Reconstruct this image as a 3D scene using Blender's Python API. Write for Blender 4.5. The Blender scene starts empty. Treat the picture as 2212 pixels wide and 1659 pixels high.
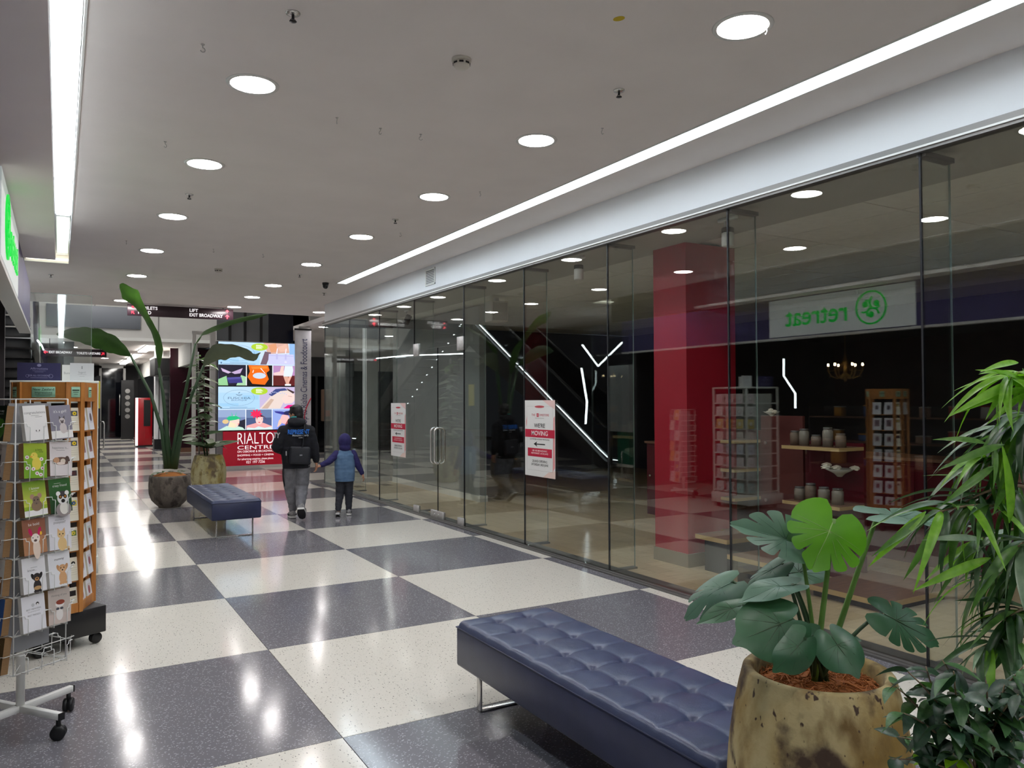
import bpy, bmesh, math, random
from mathutils import Vector, Matrix, Quaternion
random.seed(7)
PI = math.pi
scn = bpy.context.scene
COL = scn.collection

# ------------------------------------------------------------------ camera
F_PX, CXP, CYP, EYE = 1666.4, 1106.0, 829.5, 1.6
YAW, PITCH, ROLL = 0.5302, 0.0224, -0.00405
_f = Vector((math.sin(YAW)*math.cos(PITCH), math.cos(YAW)*math.cos(PITCH), math.sin(PITCH)))
_r0 = Vector((math.cos(YAW), -math.sin(YAW), 0)); _u0 = _r0.cross(_f)
_r = _r0*math.cos(ROLL) + _u0*math.sin(ROLL); _u = -_r0*math.sin(ROLL) + _u0*math.cos(ROLL)
CAM = Vector((0, 0, EYE))
cd = bpy.data.cameras.new('camera'); cam = bpy.data.objects.new('camera', cd); COL.objects.link(cam)
cd.sensor_fit = 'HORIZONTAL'; cd.sensor_width = 36.0; cd.lens = 36.0*F_PX/2212.0
cd.clip_start = 0.05; cd.clip_end = 200
M3 = Matrix((_r, _u, -_f)).transposed()
cam.matrix_world = Matrix.Translation(CAM) @ M3.to_4x4()
scn.camera = cam
def at(x, y, depth):
    """world point seen at photo pixel (x, y) at this depth along the optical axis"""
    return CAM + (_f + _r*((x-CXP)/F_PX) - _u*((y-CYP)/F_PX))*depth
def at_y(x, y, Y):
    d = _f + _r*((x-CXP)/F_PX) - _u*((y-CYP)/F_PX); return CAM + d*(Y/d.y)
def at_x(x, y, X):
    d = _f + _r*((x-CXP)/F_PX) - _u*((y-CYP)/F_PX); return CAM + d*(X/d.x)

# ------------------------------------------------------------------ world, view, lamp strengths
w = bpy.data.worlds.new('world'); scn.world = w; w.use_nodes = True
bg = w.node_tree.nodes['Background']; bg.inputs[0].default_value = (0.55, 0.6, 0.7, 1); bg.inputs[1].default_value = 0.02
vs = scn.view_settings
vs.view_transform = 'Standard'; vs.look = 'None'; vs.gamma = 1.0; vs.use_curve_mapping = False
vs.exposure = 1.36
DOWN_E = 30.0      # recessed downlights
STRIP_E = 5.6     # linear ceiling lights
FAR_E = 11.0
scn.cycles.use_denoising = True
scn.cycles.use_adaptive_sampling = True; scn.cycles.adaptive_threshold = 0.06; scn.cycles.adaptive_min_samples = 16
scn.cycles.max_bounces = 6; scn.cycles.diffuse_bounces = 4; scn.cycles.glossy_bounces = 3
scn.cycles.transmission_bounces = 2; scn.cycles.transparent_max_bounces = 16
scn.cycles.sample_clamp_indirect = 6.0
scn.cycles.caustics_reflective = False; scn.cycles.caustics_refractive = False

# ------------------------------------------------------------------ main dimensions (metres)
GX = 4.45           # plane of the glass shopfront
HC = 3.50           # mall ceiling
GTOP = 3.09         # top of the glass
JOINTS = [-1.84, -0.32, 1.20, 2.73, 4.28, 5.80, 7.32, 8.80, 10.40, 11.82, 13.32, 14.80]
XL = [-8.0, -6.46, -4.92, -3.38, -1.86, -0.34, 1.176, 2.69, 4.256, 5.80, 7.34, 8.88, 10.42]
Y0T, TY = 5.138, 1.522

# ------------------------------------------------------------------ colour helpers
def lin(c):
    return tuple((v/12.92 if v <= 0.04045 else ((v+0.055)/1.055)**2.4) for v in c)
def S(r, g, b): return lin((r/255.0, g/255.0, b/255.0))

# ------------------------------------------------------------------ materials
MATS = {}
def mat(name, col=(0.5, 0.5, 0.5), rough=0.5, metal=0.0, spec=0.5, coat=0.0, emit=None, es=0.0, trans=0.0, sss=0.0):
    if name in MATS: return MATS[name]
    m = bpy.data.materials.new(name); m.use_nodes = True; MATS[name] = m
    b = m.node_tree.nodes['Principled BSDF']
    b.inputs['Base Color'].default_value = (*col[:3], 1)
    b.inputs['Roughness'].default_value = rough; b.inputs['Metallic'].default_value = metal
    b.inputs['Specular IOR Level'].default_value = spec
    if coat: b.inputs['Coat Weight'].default_value = coat; b.inputs['Coat Roughness'].default_value = 0.05
    if emit is not None:
        b.inputs['Emission Color'].default_value = (*emit, 1); b.inputs['Emission Strength'].default_value = es
    if trans: b.inputs['Transmission Weight'].default_value = trans
    return m
def nt(m): return m.node_tree.nodes, m.node_tree.links, m.node_tree.nodes['Principled BSDF']
def noise_col(name, c1, c2, scale=5.0, rough=0.5, detail=4.0, bump=0.0, stretch=None, lo=0.35, hi=0.65, bscale=None, **k):
    """two-tone noise material"""
    if name in MATS: return MATS[name]
    m = mat(name, c1, rough, **k); n, l, b = nt(m)
    tc = n.new('ShaderNodeTexCoord'); mp = n.new('ShaderNodeMapping'); ns = n.new('ShaderNodeTexNoise'); cr = n.new('ShaderNodeValToRGB')
    l.new(tc.outputs['Object'], mp.inputs[0]); l.new(mp.outputs[0], ns.inputs['Vector'])
    if stretch: mp.inputs['Scale'].default_value = stretch
    ns.inputs['Scale'].default_value = scale; ns.inputs['Detail'].default_value = detail
    cr.color_ramp.elements[0].position = lo; cr.color_ramp.elements[1].position = hi
    cr.color_ramp.elements[0].color = (*c1, 1); cr.color_ramp.elements[1].color = (*c2, 1)
    l.new(ns.outputs['Fac'], cr.inputs[0]); l.new(cr.outputs[0], b.inputs['Base Color'])
    if bump:
        bp = n.new('ShaderNodeBump'); bp.inputs['Strength'].default_value = bump; bp.inputs['Distance'].default_value = 0.01
        src = ns
        if bscale:
            src = n.new('ShaderNodeTexNoise'); src.inputs['Scale'].default_value = bscale; l.new(mp.outputs[0], src.inputs['Vector'])
        l.new(src.outputs['Fac'], bp.inputs['Height']); l.new(bp.outputs[0], b.inputs['Normal'])
    return m
def terrazzo(name, base, chip, chip2, scale, thr, rough):
    m = mat(name, base, rough, spec=0.38); n, l, b = nt(m)
    tc = n.new('ShaderNodeTexCoord')
    geo = n.new('ShaderNodeNewGeometry')
    # elongated chips: noise-warped voronoi cells
    wn = n.new('ShaderNodeTexNoise'); wn.inputs['Scale'].default_value = scale*0.35; wn.inputs['Detail'].default_value = 2
    mixv = n.new('ShaderNodeMixRGB'); mixv.inputs[0].default_value = 0.012
    l.new(geo.outputs['Position'], wn.inputs['Vector'])
    l.new(geo.outputs['Position'], mixv.inputs[1]); l.new(wn.outputs['Color'], mixv.inputs[2])
    prev = None
    for k, (sc, st, c) in enumerate(((scale, (1.0, 2.6, 1), chip), (scale*0.8, (2.4, 1.0, 1), chip2), (scale*1.4, (1.6, 1.6, 1), chip))):
        mp = n.new('ShaderNodeMapping'); mp.inputs['Scale'].default_value = st; mp.inputs['Rotation'].default_value = (0, 0, 0.5+k*0.9)
        l.new(mixv.outputs[0], mp.inputs[0])
        vo = n.new('ShaderNodeTexVoronoi'); vo.inputs['Scale'].default_value = sc; l.new(mp.outputs[0], vo.inputs['Vector'])
        lt = n.new('ShaderNodeMath'); lt.operation = 'LESS_THAN'; lt.inputs[1].default_value = thr; l.new(vo.outputs['Distance'], lt.inputs[0])
        # only some cells carry a chip
        sep = n.new('ShaderNodeSeparateColor'); l.new(vo.outputs['Color'], sep.inputs[0])
        gt = n.new('ShaderNodeMath'); gt.operation = 'GREATER_THAN'; gt.inputs[1].default_value = 0.30; l.new(sep.outputs[0], gt.inputs[0])
        mu = n.new('ShaderNodeMath'); mu.operation = 'MULTIPLY'; l.new(lt.outputs[0], mu.inputs[0]); l.new(gt.outputs[0], mu.inputs[1])
        mx = n.new('ShaderNodeMixRGB'); l.new(mu.outputs[0], mx.inputs[0])
        if prev is None: mx.inputs[1].default_value = (*base, 1)
        else: l.new(prev.outputs[0], mx.inputs[1])
        mx.inputs[2].default_value = (*c, 1); prev = mx
    l.new(prev.outputs[0], b.inputs['Base Color'])
    bn = n.new('ShaderNodeTexNoise'); bn.inputs['Scale'].default_value = 3.0; bn.inputs['Detail'].default_value = 3
    l.new(geo.outputs['Position'], bn.inputs['Vector'])
    bp = n.new('ShaderNodeBump'); bp.inputs['Strength'].default_value = 0.05; bp.inputs['Distance'].default_value = 0.02
    l.new(bn.outputs['Fac'], bp.inputs['Height']); l.new(bp.outputs[0], b.inputs['Normal'])
    mr = n.new('ShaderNodeMapRange'); mr.inputs['To Min'].default_value = rough*0.7; mr.inputs['To Max'].default_value = rough*1.4
    l.new(bn.outputs['Fac'], mr.inputs[0]); l.new(mr.outputs[0], b.inputs['Roughness'])
    return m
def glass(name, tint, r0=0.04, rough=0.0):
    """thin sheet glass: clear, with mirror reflection growing towards grazing angles"""
    m = bpy.data.materials.new(name); m.use_nodes = True; n, l = m.node_tree.nodes, m.node_tree.links; MATS[name] = m
    for x in list(n): n.remove(x)
    out = n.new('ShaderNodeOutputMaterial'); mx = n.new('ShaderNodeMixShader'); tr = n.new('ShaderNodeBsdfTransparent'); gl = n.new('ShaderNodeBsdfGlossy')
    tr.inputs[0].default_value = (*tint, 1); gl.inputs['Roughness'].default_value = rough; gl.inputs['Color'].default_value = (0.95, 1, 0.98, 1)
    lw = n.new('ShaderNodeLayerWeight'); lw.inputs['Blend'].default_value = 0.5
    pw = n.new('ShaderNodeMath'); pw.operation = 'POWER'; pw.inputs[1].default_value = 5
    ma = n.new('ShaderNodeMath'); ma.operation = 'MULTIPLY_ADD'; ma.inputs[1].default_value = 1-r0; ma.inputs[2].default_value = r0
    l.new(lw.outputs['Facing'], pw.inputs[0]); l.new(pw.outputs[0], ma.inputs[0]); l.new(ma.outputs[0], mx.inputs[0])
    l.new(tr.outputs[0], mx.inputs[1]); l.new(gl.outputs[0], mx.inputs[2]); l.new(mx.outputs[0], out.inputs[0])
    return m
def leafmat(name, c1, c2, scale=6, rough=0.35, trans=0.25):
    m = noise_col(name, c1, c2, scale, rough, detail=3); n, l, b = nt(m)
    b.inputs['Transmission Weight'].default_value = 0.0
    tl = n.new('ShaderNodeBsdfTranslucent'); mx = n.new('ShaderNodeMixShader'); mx.inputs[0].default_value = trans
    src = b.inputs['Base Color'].links[0].from_socket
    bright = n.new('ShaderNodeMixRGB'); bright.blend_type = 'MULTIPLY'; bright.inputs[0].default_value = 1; bright.inputs[2].default_value = (1.3, 1.5, 0.6, 1)
    l.new(src, bright.inputs[1]); l.new(bright.outputs[0], tl.inputs[0])
    out = n['Material Output']; l.new(b.outputs[0], mx.inputs[1]); l.new(tl.outputs[0], mx.inputs[2]); l.new(mx.outputs[0], out.inputs[0])
    return m
def colattr(name, emit=0.0, rough=0.45):
    m = mat(name, (1, 1, 1), rough); n, l, b = nt(m)
    a = n.new('ShaderNodeAttribute'); a.attribute_name = 'Col'
    if emit:
        b.inputs['Base Color'].default_value = (0.02, 0.02, 0.02, 1)
        l.new(a.outputs['Color'], b.inputs['Emission Color']); b.inputs['Emission Strength'].default_value = emit
        b.inputs['Roughness'].default_value = 0.15
    else: l.new(a.outputs['Color'], b.inputs['Base Color'])
    return m

# ------------------------------------------------------------------ mesh builder
class MB:
    def __init__(s): s.v = []; s.f = []; s.smooth = []
    def add(s, vs, fs, sm=False):
        o = len(s.v); s.v += [tuple(p) for p in vs]; s.f += [tuple(i+o for i in f) for f in fs]; s.smooth += [sm]*len(fs); return s
    def box(s, x0, x1, y0, y1, z0, z1, M=None):
        vs = [Vector((x, y, z)) for z in (z0, z1) for y in (y0, y1) for x in (x0, x1)]
        if M is not None: vs = [M @ p for p in vs]
        return s.add(vs, [(0, 2, 3, 1), (4, 5, 7, 6), (0, 1, 5, 4), (2, 6, 7, 3), (0, 4, 6, 2), (1, 3, 7, 5)])
    def bbox(s, x0, x1, y0, y1, z0, z1, bev=0.01, seg=2, M=None):
        bm = bmesh.new(); bmesh.ops.create_cube(bm, size=1)
        for p in bm.verts: p.co = Vector(((x0+x1)/2+p.co.x*(x1-x0), (y0+y1)/2+p.co.y*(y1-y0), (z0+z1)/2+p.co.z*(z1-z0)))
        bmesh.ops.bevel(bm, geom=bm.edges[:], offset=bev, segments=seg, affect='EDGES', profile=0.5)
        return s.bm(bm, M, True)
    def bm(s, bm, M=None, sm=False):
        bm.verts.index_update()
        s.add([(M @ p.co if M is not None else p.co.copy()) for p in bm.verts], [[v.index for v in f.verts] for f in bm.faces], sm); bm.free(); return s
    def tube(s, pts, r, n=8, cap=True, sm=True):
        pts = [Vector(p) for p in pts]; rs = r if isinstance(r, (list, tuple)) else [r]*len(pts)
        t0 = (pts[1]-pts[0]).normalized(); a = Vector((0, 0, 1)) if abs(t0.z) < 0.9 else Vector((1, 0, 0)); nrm = t0.cross(a).normalized()
        rings = []; prev = t0
        for i, p in enumerate(pts):
            if i == 0: t = t0
            elif i == len(pts)-1: t = (pts[i]-pts[i-1]).normalized()
            else: t = ((pts[i+1]-p).normalized()+(p-pts[i-1]).normalized()).normalized() if (pts[i+1]-pts[i-1]).length > 1e-9 else prev
            q = prev.rotation_difference(t); nrm = (q @ nrm).normalized(); prev = t
            bn = t.cross(nrm); rr = rs[i]; rx, ry = rr if isinstance(rr, (list, tuple)) else (rr, rr)
            rings.append([p+nrm*math.cos(2*PI*k/n)*rx+bn*math.sin(2*PI*k/n)*ry for k in range(n)])
        vs = [q for R in rings for q in R]; fs = []
        for i in range(len(rings)-1):
            for k in range(n):
                a0 = i*n+k; b0 = i*n+(k+1) % n; fs.append((a0, b0, b0+n, a0+n))
        s.add(vs, fs, sm)
        if cap:
            o = len(s.v)-len(vs); s.f += [tuple(o+k for k in reversed(range(n))), tuple(o+(len(rings)-1)*n+k for k in range(n))]; s.smooth += [False, False]
        return s
    def cyl(s, p0, p1, r0, r1=None, n=16): return s.tube([p0, p1], [r0, r0 if r1 is None else r1], n)
    def lathe(s, prof, c=(0, 0, 0), n=32, sm=True, M=None, caps=True):
        vs = []; fs = []
        for (r, z) in prof:
            for k in range(n):
                p = Vector((c[0]+r*math.cos(2*PI*k/n), c[1]+r*math.sin(2*PI*k/n), c[2]+z)); vs.append(M @ p if M is not None else p)
        for i in range(len(prof)-1):
            for k in range(n):
                a0 = i*n+k; b0 = i*n+(k+1) % n; fs.append((a0, b0, b0+n, a0+n))
        if caps: fs.append(tuple(reversed(range(n)))); fs.append(tuple((len(prof)-1)*n+k for k in range(n)))
        return s.add(vs, fs, sm)
    def ell(s, c, r, M=None, nu=20, nv=12):
        prof = []
        vs = []; fs = []
        for j in range(1, nv):
            th = PI*j/nv
            for k in range(nu):
                p = Vector((math.sin(th)*math.cos(2*PI*k/nu)*r[0], math.sin(th)*math.sin(2*PI*k/nu)*r[1], -math.cos(th)*r[2]))
                if M is not None: p = M @ p
                vs.append(p+Vector(c))
        for j in range(nv-2):
            for k in range(nu):
                a0 = j*nu+k; b0 = j*nu+(k+1) % nu; fs.append((a0, b0, b0+nu, a0+nu))
        bot = Vector((0, 0, -r[2])); top = Vector((0, 0, r[2]))
        if M is not None: bot = M @ bot; top = M @ top
        vs += [bot+Vector(c), top+Vector(c)]; ib = len(vs)-2; it = len(vs)-1
        for k in range(nu):
            fs.append((ib, (k+1) % nu, k)); fs.append((it, (nv-2)*nu+k, (nv-2)*nu+(k+1) % nu))
        return s.add(vs, fs, True)
    def prism(s, poly, z0, z1, M=None):
        n = len(poly); vs = [Vector((x, y, z0)) for x, y in poly]+[Vector((x, y, z1)) for x, y in poly]
        if M is not None: vs = [M @ p for p in vs]
        fs = [tuple(reversed(range(n))), tuple(range(n, 2*n))]+[(k, (k+1) % n, (k+1) % n+n, k+n) for k in range(n)]
        return s.add(vs, fs)
    def mesh(s, name, m):
        me = bpy.data.meshes.new(name); me.from_pydata(s.v, [], s.f); me.polygons.foreach_set('use_smooth', s.smooth)
        if m is not None: me.materials.append(m)
        me.update(); return me

def link(o, parent=None):
    COL.objects.link(o)
    if parent is not None: o.parent = parent
    return o
def obj(name, mb, m, parent=None, label=None):
    me = mb if isinstance(mb, bpy.types.Mesh) else mb.mesh(name, m)
    o = link(bpy.data.objects.new(name, me), parent)
    if label: o['label'] = label
    return o
def tag(o, label, cat, group=None):
    o['label'] = label; o['category'] = cat
    if group: o['group'] = group
    return o
def thing(name, label, cat, loc=(0, 0, 0), rz=0.0, group=None):
    o = link(bpy.data.objects.new(name, None)); o.empty_display_size = 0.05
    o.location = loc; o.rotation_euler = (0, 0, rz); return tag(o, label, cat, group)
def struct(name, mb, m, parent=None):
    o = obj(name, mb, m, parent)
    if parent is None: o['kind'] = 'structure'
    return o
def sempty(name, loc=(0, 0, 0)):
    o = link(bpy.data.objects.new(name, None)); o.location = loc; o.empty_display_size = 0.05; o['kind'] = 'structure'; return o
def dup(root, loc=None, rz=None, label=None, group=None):
    r = root.copy(); COL.objects.link(r)
    if loc is not None: r.location = loc
    if rz is not None: r.rotation_euler = (0, 0, rz)
    if label: r['label'] = label
    if group: r['group'] = group
    for ch in list(root.children):
        c = ch.copy(); COL.objects.link(c); c.parent = r
        for g in ch.children:
            d = g.copy(); COL.objects.link(d); d.parent = c
    return r
def evaluated(o, keep_name):
    """mesh of an object with its modifiers applied"""
    ts = bpy.data.scenes.new('workbench'); ts.collection.objects.link(o); vl = ts.view_layers[0]; vl.update()
    me = bpy.data.meshes.new_from_object(o.evaluated_get(vl.depsgraph)); me.name = keep_name; bpy.data.scenes.remove(ts); return me

# ------------------------------------------------------------------ lettering and flat print
_tc = {}
def text_tris(s, bold=0.0, sx=1.0):
    key = (s, bold)
    if key not in _tc:
        cu = bpy.data.curves.new('t', 'FONT'); cu.body = s; cu.size = 1.0; cu.offset = bold; cu.resolution_u = 3
        cu.align_x = 'CENTER'; cu.align_y = 'CENTER'
        o = bpy.data.objects.new('t', cu); me = bpy.data.meshes.new_from_object(o)
        vs = [(v.co.x, v.co.y) for v in me.vertices]; fs = [tuple(p.vertices) for p in me.polygons]
        bpy.data.objects.remove(o); bpy.data.curves.remove(cu); bpy.data.meshes.remove(me); _tc[key] = (vs, fs)
    return _tc[key]
def text_mb(s, size, M, bold=0.0, sx=1.0, depth=0.002, width=None, mirror=False):
    """lettering as thin raised mesh in the XY plane of M, facing +Z of M"""
    vs, fs = text_tris(s, bold); mb = MB()
    if width and vs:
        w0 = (max(v[0] for v in vs)-min(v[0] for v in vs))*size; sx = width/max(w0, 1e-6)
    P = [M @ Vector((x*size*sx, y*size, depth)) for x, y in vs]
    mb.add(P, fs)
    # rim so that the letters have thickness
    edges = {}
    for f in fs:
        for a, b in zip(f, f[1:]+f[:1]): edges[(a, b)] = edges.get((a, b), 0)+1
    base = [M @ Vector((x*size*sx, y*size, 0)) for x, y in vs]; o = len(mb.v); mb.v += [tuple(p) for p in base]
    for (a, b) in edges:
        if (b, a) not in edges: mb.f.append((b, a, o+a, o+b)); mb.smooth.append(False)
    return mb
class Print:
    """flat print: coloured shapes, each a hair above the last, in a w x h rectangle centred on 0 (XY, facing +Z)"""
    def __init__(s, w, h, bgc, thick=0.0): s.w = w; s.h = h; s.v = []; s.f = []; s.c = []; s.z = 0.0006; s.rect(0, 0, w, h, bgc)
    def poly(s, pts, c, step=True):
        o = len(s.v); s.v += [(x, y, s.z) for x, y in pts]; s.c += [c]*len(pts); s.f.append(tuple(range(o, o+len(pts))))
        if step: s.z += 0.00004*max(1.0, s.w/0.4)
        return s
    def rect(s, x, y, w, h, c): return s.poly([(x-w/2, y-h/2), (x+w/2, y-h/2), (x+w/2, y+h/2), (x-w/2, y+h/2)], c)
    def ell(s, x, y, a, b, c, rot=0, n=20):
        ca, sa = math.cos(rot), math.sin(rot)
        return s.poly([(x+a*math.cos(2*PI*k/n)*ca-b*math.sin(2*PI*k/n)*sa, y+a*math.cos(2*PI*k/n)*sa+b*math.sin(2*PI*k/n)*ca) for k in range(n)], c)
    def ring(s, x, y, a, b, t, c, n=40):
        o = len(s.v)
        for k in range(n):
            ca, sa = math.cos(2*PI*k/n), math.sin(2*PI*k/n)
            s.v += [(x+a*ca, y+b*sa, s.z), (x+(a-t)*ca, y+(b-t)*sa, s.z)]; s.c += [c, c]
        for k in range(n):
            k2 = (k+1) % n; s.f.append((o+2*k, o+2*k2, o+2*k2+1, o+2*k+1))
        s.z += 0.00004*max(1.0, s.w/0.4); return s
    def grad(s, x, y, w, h, c0, c1):
        o = len(s.v); s.v += [(x-w/2, y-h/2, s.z), (x+w/2, y-h/2, s.z), (x+w/2, y+h/2, s.z), (x-w/2, y+h/2, s.z)]; s.c += [c0, c0, c1, c1]; s.f.append((o, o+1, o+2, o+3)); s.z += 0.00004*max(1.0, s.w/0.4); return s
    def text(s, t, x, y, size, c, bold=0.0, width=None, rot=0.0):
        vs, fs = text_tris(t, bold); sx = 1.0
        if width and vs: sx = width/max(1e-6, (max(v[0] for v in vs)-min(v[0] for v in vs))*size)
        o = len(s.v); ca, sa = math.cos(rot), math.sin(rot)
        s.v += [(x+vx*size*sx*ca-vy*size*sa, y+vx*size*sx*sa+vy*size*ca, s.z) for vx, vy in vs]; s.c += [c]*len(vs); s.f += [tuple(i+o for i in f) for f in fs]
        s.z += 0.00004*max(1.0, s.w/0.4); return s
    def mesh(s, name, m):
        me = bpy.data.meshes.new(name); me.from_pydata(s.v, [], s.f)
        ca = me.color_attributes.new('Col', 'FLOAT_COLOR', 'POINT')
        flat = []
        for c in s.c: flat += [c[0], c[1], c[2], 1.0]
        ca.data.foreach_set('color', flat); me.materials.append(m); me.update(); return me
def frame(origin, xdir, zdir):
    """matrix whose +X is xdir and +Z (facing) is zdir"""
    x = Vector(xdir).normalized(); z = Vector(zdir).normalized(); y = z.cross(x).normalized(); x = y.cross(z)
    return Matrix.Translation(Vector(origin)) @ Matrix((x, y, z)).transposed().to_4x4()
# ------------------------------------------------------------------ shared materials
M_CEIL = noise_col('ceiling paint', S(236, 229, 225), S(240, 233, 229), 2.0, 0.85)
M_FASC = noise_col('white fascia paint', S(232, 234, 236), S(236, 238, 240), 1.5, 0.6)
M_WHITE = mat('white painted metal', S(232, 232, 228), 0.4)
M_WIRE = mat('white coated wire', S(235, 235, 232), 0.35)
M_BLACK = mat('black plastic', S(24, 24, 26), 0.45)
M_CHROME = mat('brushed steel', S(222, 220, 216), 0.26, metal=0.75)
M_STEEL = noise_col('satin steel', S(186, 183, 180), S(202, 199, 196), 30, 0.4, metal=0.35)
M_ALU = mat('grey aluminium', S(128, 126, 124), 0.45, metal=0.6)
M_DARKM = mat('dark bronze metal', S(40, 38, 40), 0.4, metal=0.5)
M_TDARK = terrazzo('dark terrazzo', S(120, 118, 124), S(196, 196, 202), S(150, 149, 156), 34.0, 0.20, 0.12)
M_TLITE = terrazzo('pale terrazzo', S(230, 225, 214), S(186, 182, 170), S(128, 124, 118), 34.0, 0.17, 0.12)
M_GROUT = mat('floor grout', S(70, 68, 68), 0.6)
M_GLASS = glass('shopfront glass', (0.965, 0.985, 0.975), 0.085)
M_GLASSG = glass('green tinted glass', (0.42, 0.72, 0.60), 0.05)
M_EDGE = mat('polished glass edge', S(150, 170, 162), 0.2, spec=0.8)
M_SEAL = mat('black silicone seal', S(22, 24, 30), 0.5)
M_LED = mat('downlight diffuser', (1, 1, 1), 0.5, emit=(1.0, 0.945, 0.93), es=DOWN_E)
M_STRIP = mat('linear light diffuser', (1, 1, 1), 0.5, emit=(0.76, 0.90, 1.0), es=STRIP_E)
M_TUBE = mat('cool led tube', (1, 1, 1), 0.5, emit=(0.86, 0.95, 1.0), es=6.0)
M_FARL = mat('far ceiling light', (1, 1, 1), 0.5, emit=(1.0, 0.97, 0.92), es=FAR_E)
M_PRINT = colattr('printed paper')
M_SCREEN = colattr('screen image', emit=0.44)
M_PURPLE = noise_col('purple fascia', S(72, 66, 118), S(78, 72, 126), 3, 0.4)
M_RED = noise_col('red column paint', S(172, 26, 46), S(180, 32, 52), 2, 0.45)
M_DKRED = mat('dark red panel', S(96, 16, 30), 0.4)
M_WOODF = noise_col('pale vinyl planks', S(210, 184, 142), S(228, 204, 166), 2.0, 0.32, stretch=(1.0, 9.0, 1), lo=0.3, hi=0.7)
M_WOODF2 = noise_col('pale vinyl planks warm', S(200, 174, 132), S(220, 196, 156), 2.4, 0.32, stretch=(1.0, 9.0, 1), lo=0.3, hi=0.7)
M_OAK = noise_col('honey oak', S(168, 106, 46), S(192, 128, 62), 6.0, 0.45, stretch=(6, 6, 1), lo=0.3, hi=0.7)
M_SHELFW = noise_col('display shelf wood', S(126, 88, 70), S(142, 100, 78), 4, 0.5, stretch=(1, 8, 1))
M_SHELFE = mat('shelf edge beech', S(200, 168, 116), 0.5)
M_BROWN = noise_col('brown display panel', S(104, 58, 56), S(116, 66, 62), 4, 0.35)
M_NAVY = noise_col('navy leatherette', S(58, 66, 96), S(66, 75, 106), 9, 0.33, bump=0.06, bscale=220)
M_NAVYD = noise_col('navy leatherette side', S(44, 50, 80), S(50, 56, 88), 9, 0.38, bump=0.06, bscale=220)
M_KRAFT = noise_col('kraft envelopes', S(132, 100, 66), S(156, 122, 84), 60, 0.8, stretch=(1, 40, 1))
M_PAPER = mat('white paper edge', S(228, 226, 222), 0.7)
M_GREENL = mat('mint label', S(150, 196, 166), 0.5)
M_SOIL = noise_col('coconut fibre', S(128, 72, 34), S(178, 108, 54), 60, 0.95, detail=8, bump=0.8)
M_DARKSHOP = noise_col('dark shop wall', S(46, 42, 46), S(54, 50, 54), 1.5, 0.5)
M_GREYW = noise_col('grey shop wall', S(150, 152, 152), S(158, 160, 160), 1.5, 0.6)
M_SIGND = mat('dark sign panel', S(52, 34, 42), 0.35)
M_MALLW = noise_col('mall wall paint', S(196, 194, 190), S(204, 202, 198), 1.5, 0.7)
# ------------------------------------------------------------------ floor of the mall: checkerboard of large terrazzo tiles
fl = struct('floor', MB().box(-8, 10.5, -4.2, 42.5, -0.12, -0.006), M_GROUT)
tile_me = {}
for key, m in (('d', M_TDARK), ('w', M_TLITE)):
    tile_me[key] = MB().box(-0.5, 0.5, -0.5, 0.5, -0.006, 0.0).mesh('floor_tile', m)
def add_tile(x0, x1, y0, y1, dark):
    o = link(bpy.data.objects.new('floor_tile', tile_me['d' if dark else 'w']), fl)
    g = 0.004; o.location = ((x0+x1)/2, (y0+y1)/2, 0); o.scale = (x1-x0-g, y1-y0-g, 1)
for j in range(-6, 25):
    ya, yb = Y0T+j*TY, Y0T+(j+1)*TY
    for i in range(len(XL)-1):
        xa, xb = XL[i], XL[i+1]; k = i-6
        if yb < 12.7: ok = 4 <= i <= 8
        elif yb < 26: ok = 3 <= i <= 11
        else: ok = 5 <= i <= 7
        if i == 8 and ya < 14.7:
            xb = 4.37
        elif i > 8 and ya < 14.7: ok = False
        if ok: add_tile(xa, xb, ya, yb, (k+j) % 2 == 0)
# threshold under the glass wall
struct('trim_1', MB().box(4.372, 4.60, -4.2, 14.86, -0.005, 0.012).box(4.40, 4.43, -4.2, 14.86, 0.012, 0.02), M_ALU)

# ------------------------------------------------------------------ mall ceiling with its two light slots
YC0, YC1, YS = -4.2, 16.9, 12.03
ceil = struct('ceiling', MB().box(0.09, 3.80, YC0, YS, HC, HC+0.1).box(3.95, 4.60, YC0, YS, HC, HC+0.1)
              .box(-4.0, 4.60, YS, YC1, HC, HC+0.1).box(4.60, 10.5, 14.80, YC1, HC, HC+0.1)
              .box(-0.42, 0.09, YC0, YS, HC+0.16, HC+0.2).box(0.09, 0.10, YC0, YS, HC+0.1, HC+0.2).box(-0.42, 0.10, YS, YS+0.01, HC+0.1, HC+0.2)
              .box(3.78, 3.97, YC0, YS, HC+0.1, HC+0.14), M_CEIL)
struct('trim_2', MB().box(0.088, 0.10, YC0, YS, HC-0.012, HC+0.004).box(-0.42, 0.10, YS-0.002, YS+0.012, HC-0.012, HC+0.004)
       .box(3.79, 3.802, YC0, YS, HC-0.008, HC+0.004).box(3.948, 3.96, YC0, YS, HC-0.008, HC+0.004), M_WHITE)
# dropped bulkhead over the left shop (underside, front edge, sign fascia)
struct('bulkhead_left', MB().box(-0.42, -0.05, YC0, 9.36, 3.10, 3.14), M_CEIL)
struct('trim_6', MB().box(-0.44, -0.42, YC0, YS, 3.14, HC+0.2), mat('darkened trough back', S(70, 72, 74), 0.8))  # dark tone put in to keep the tube-lit trough back dim

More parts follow.
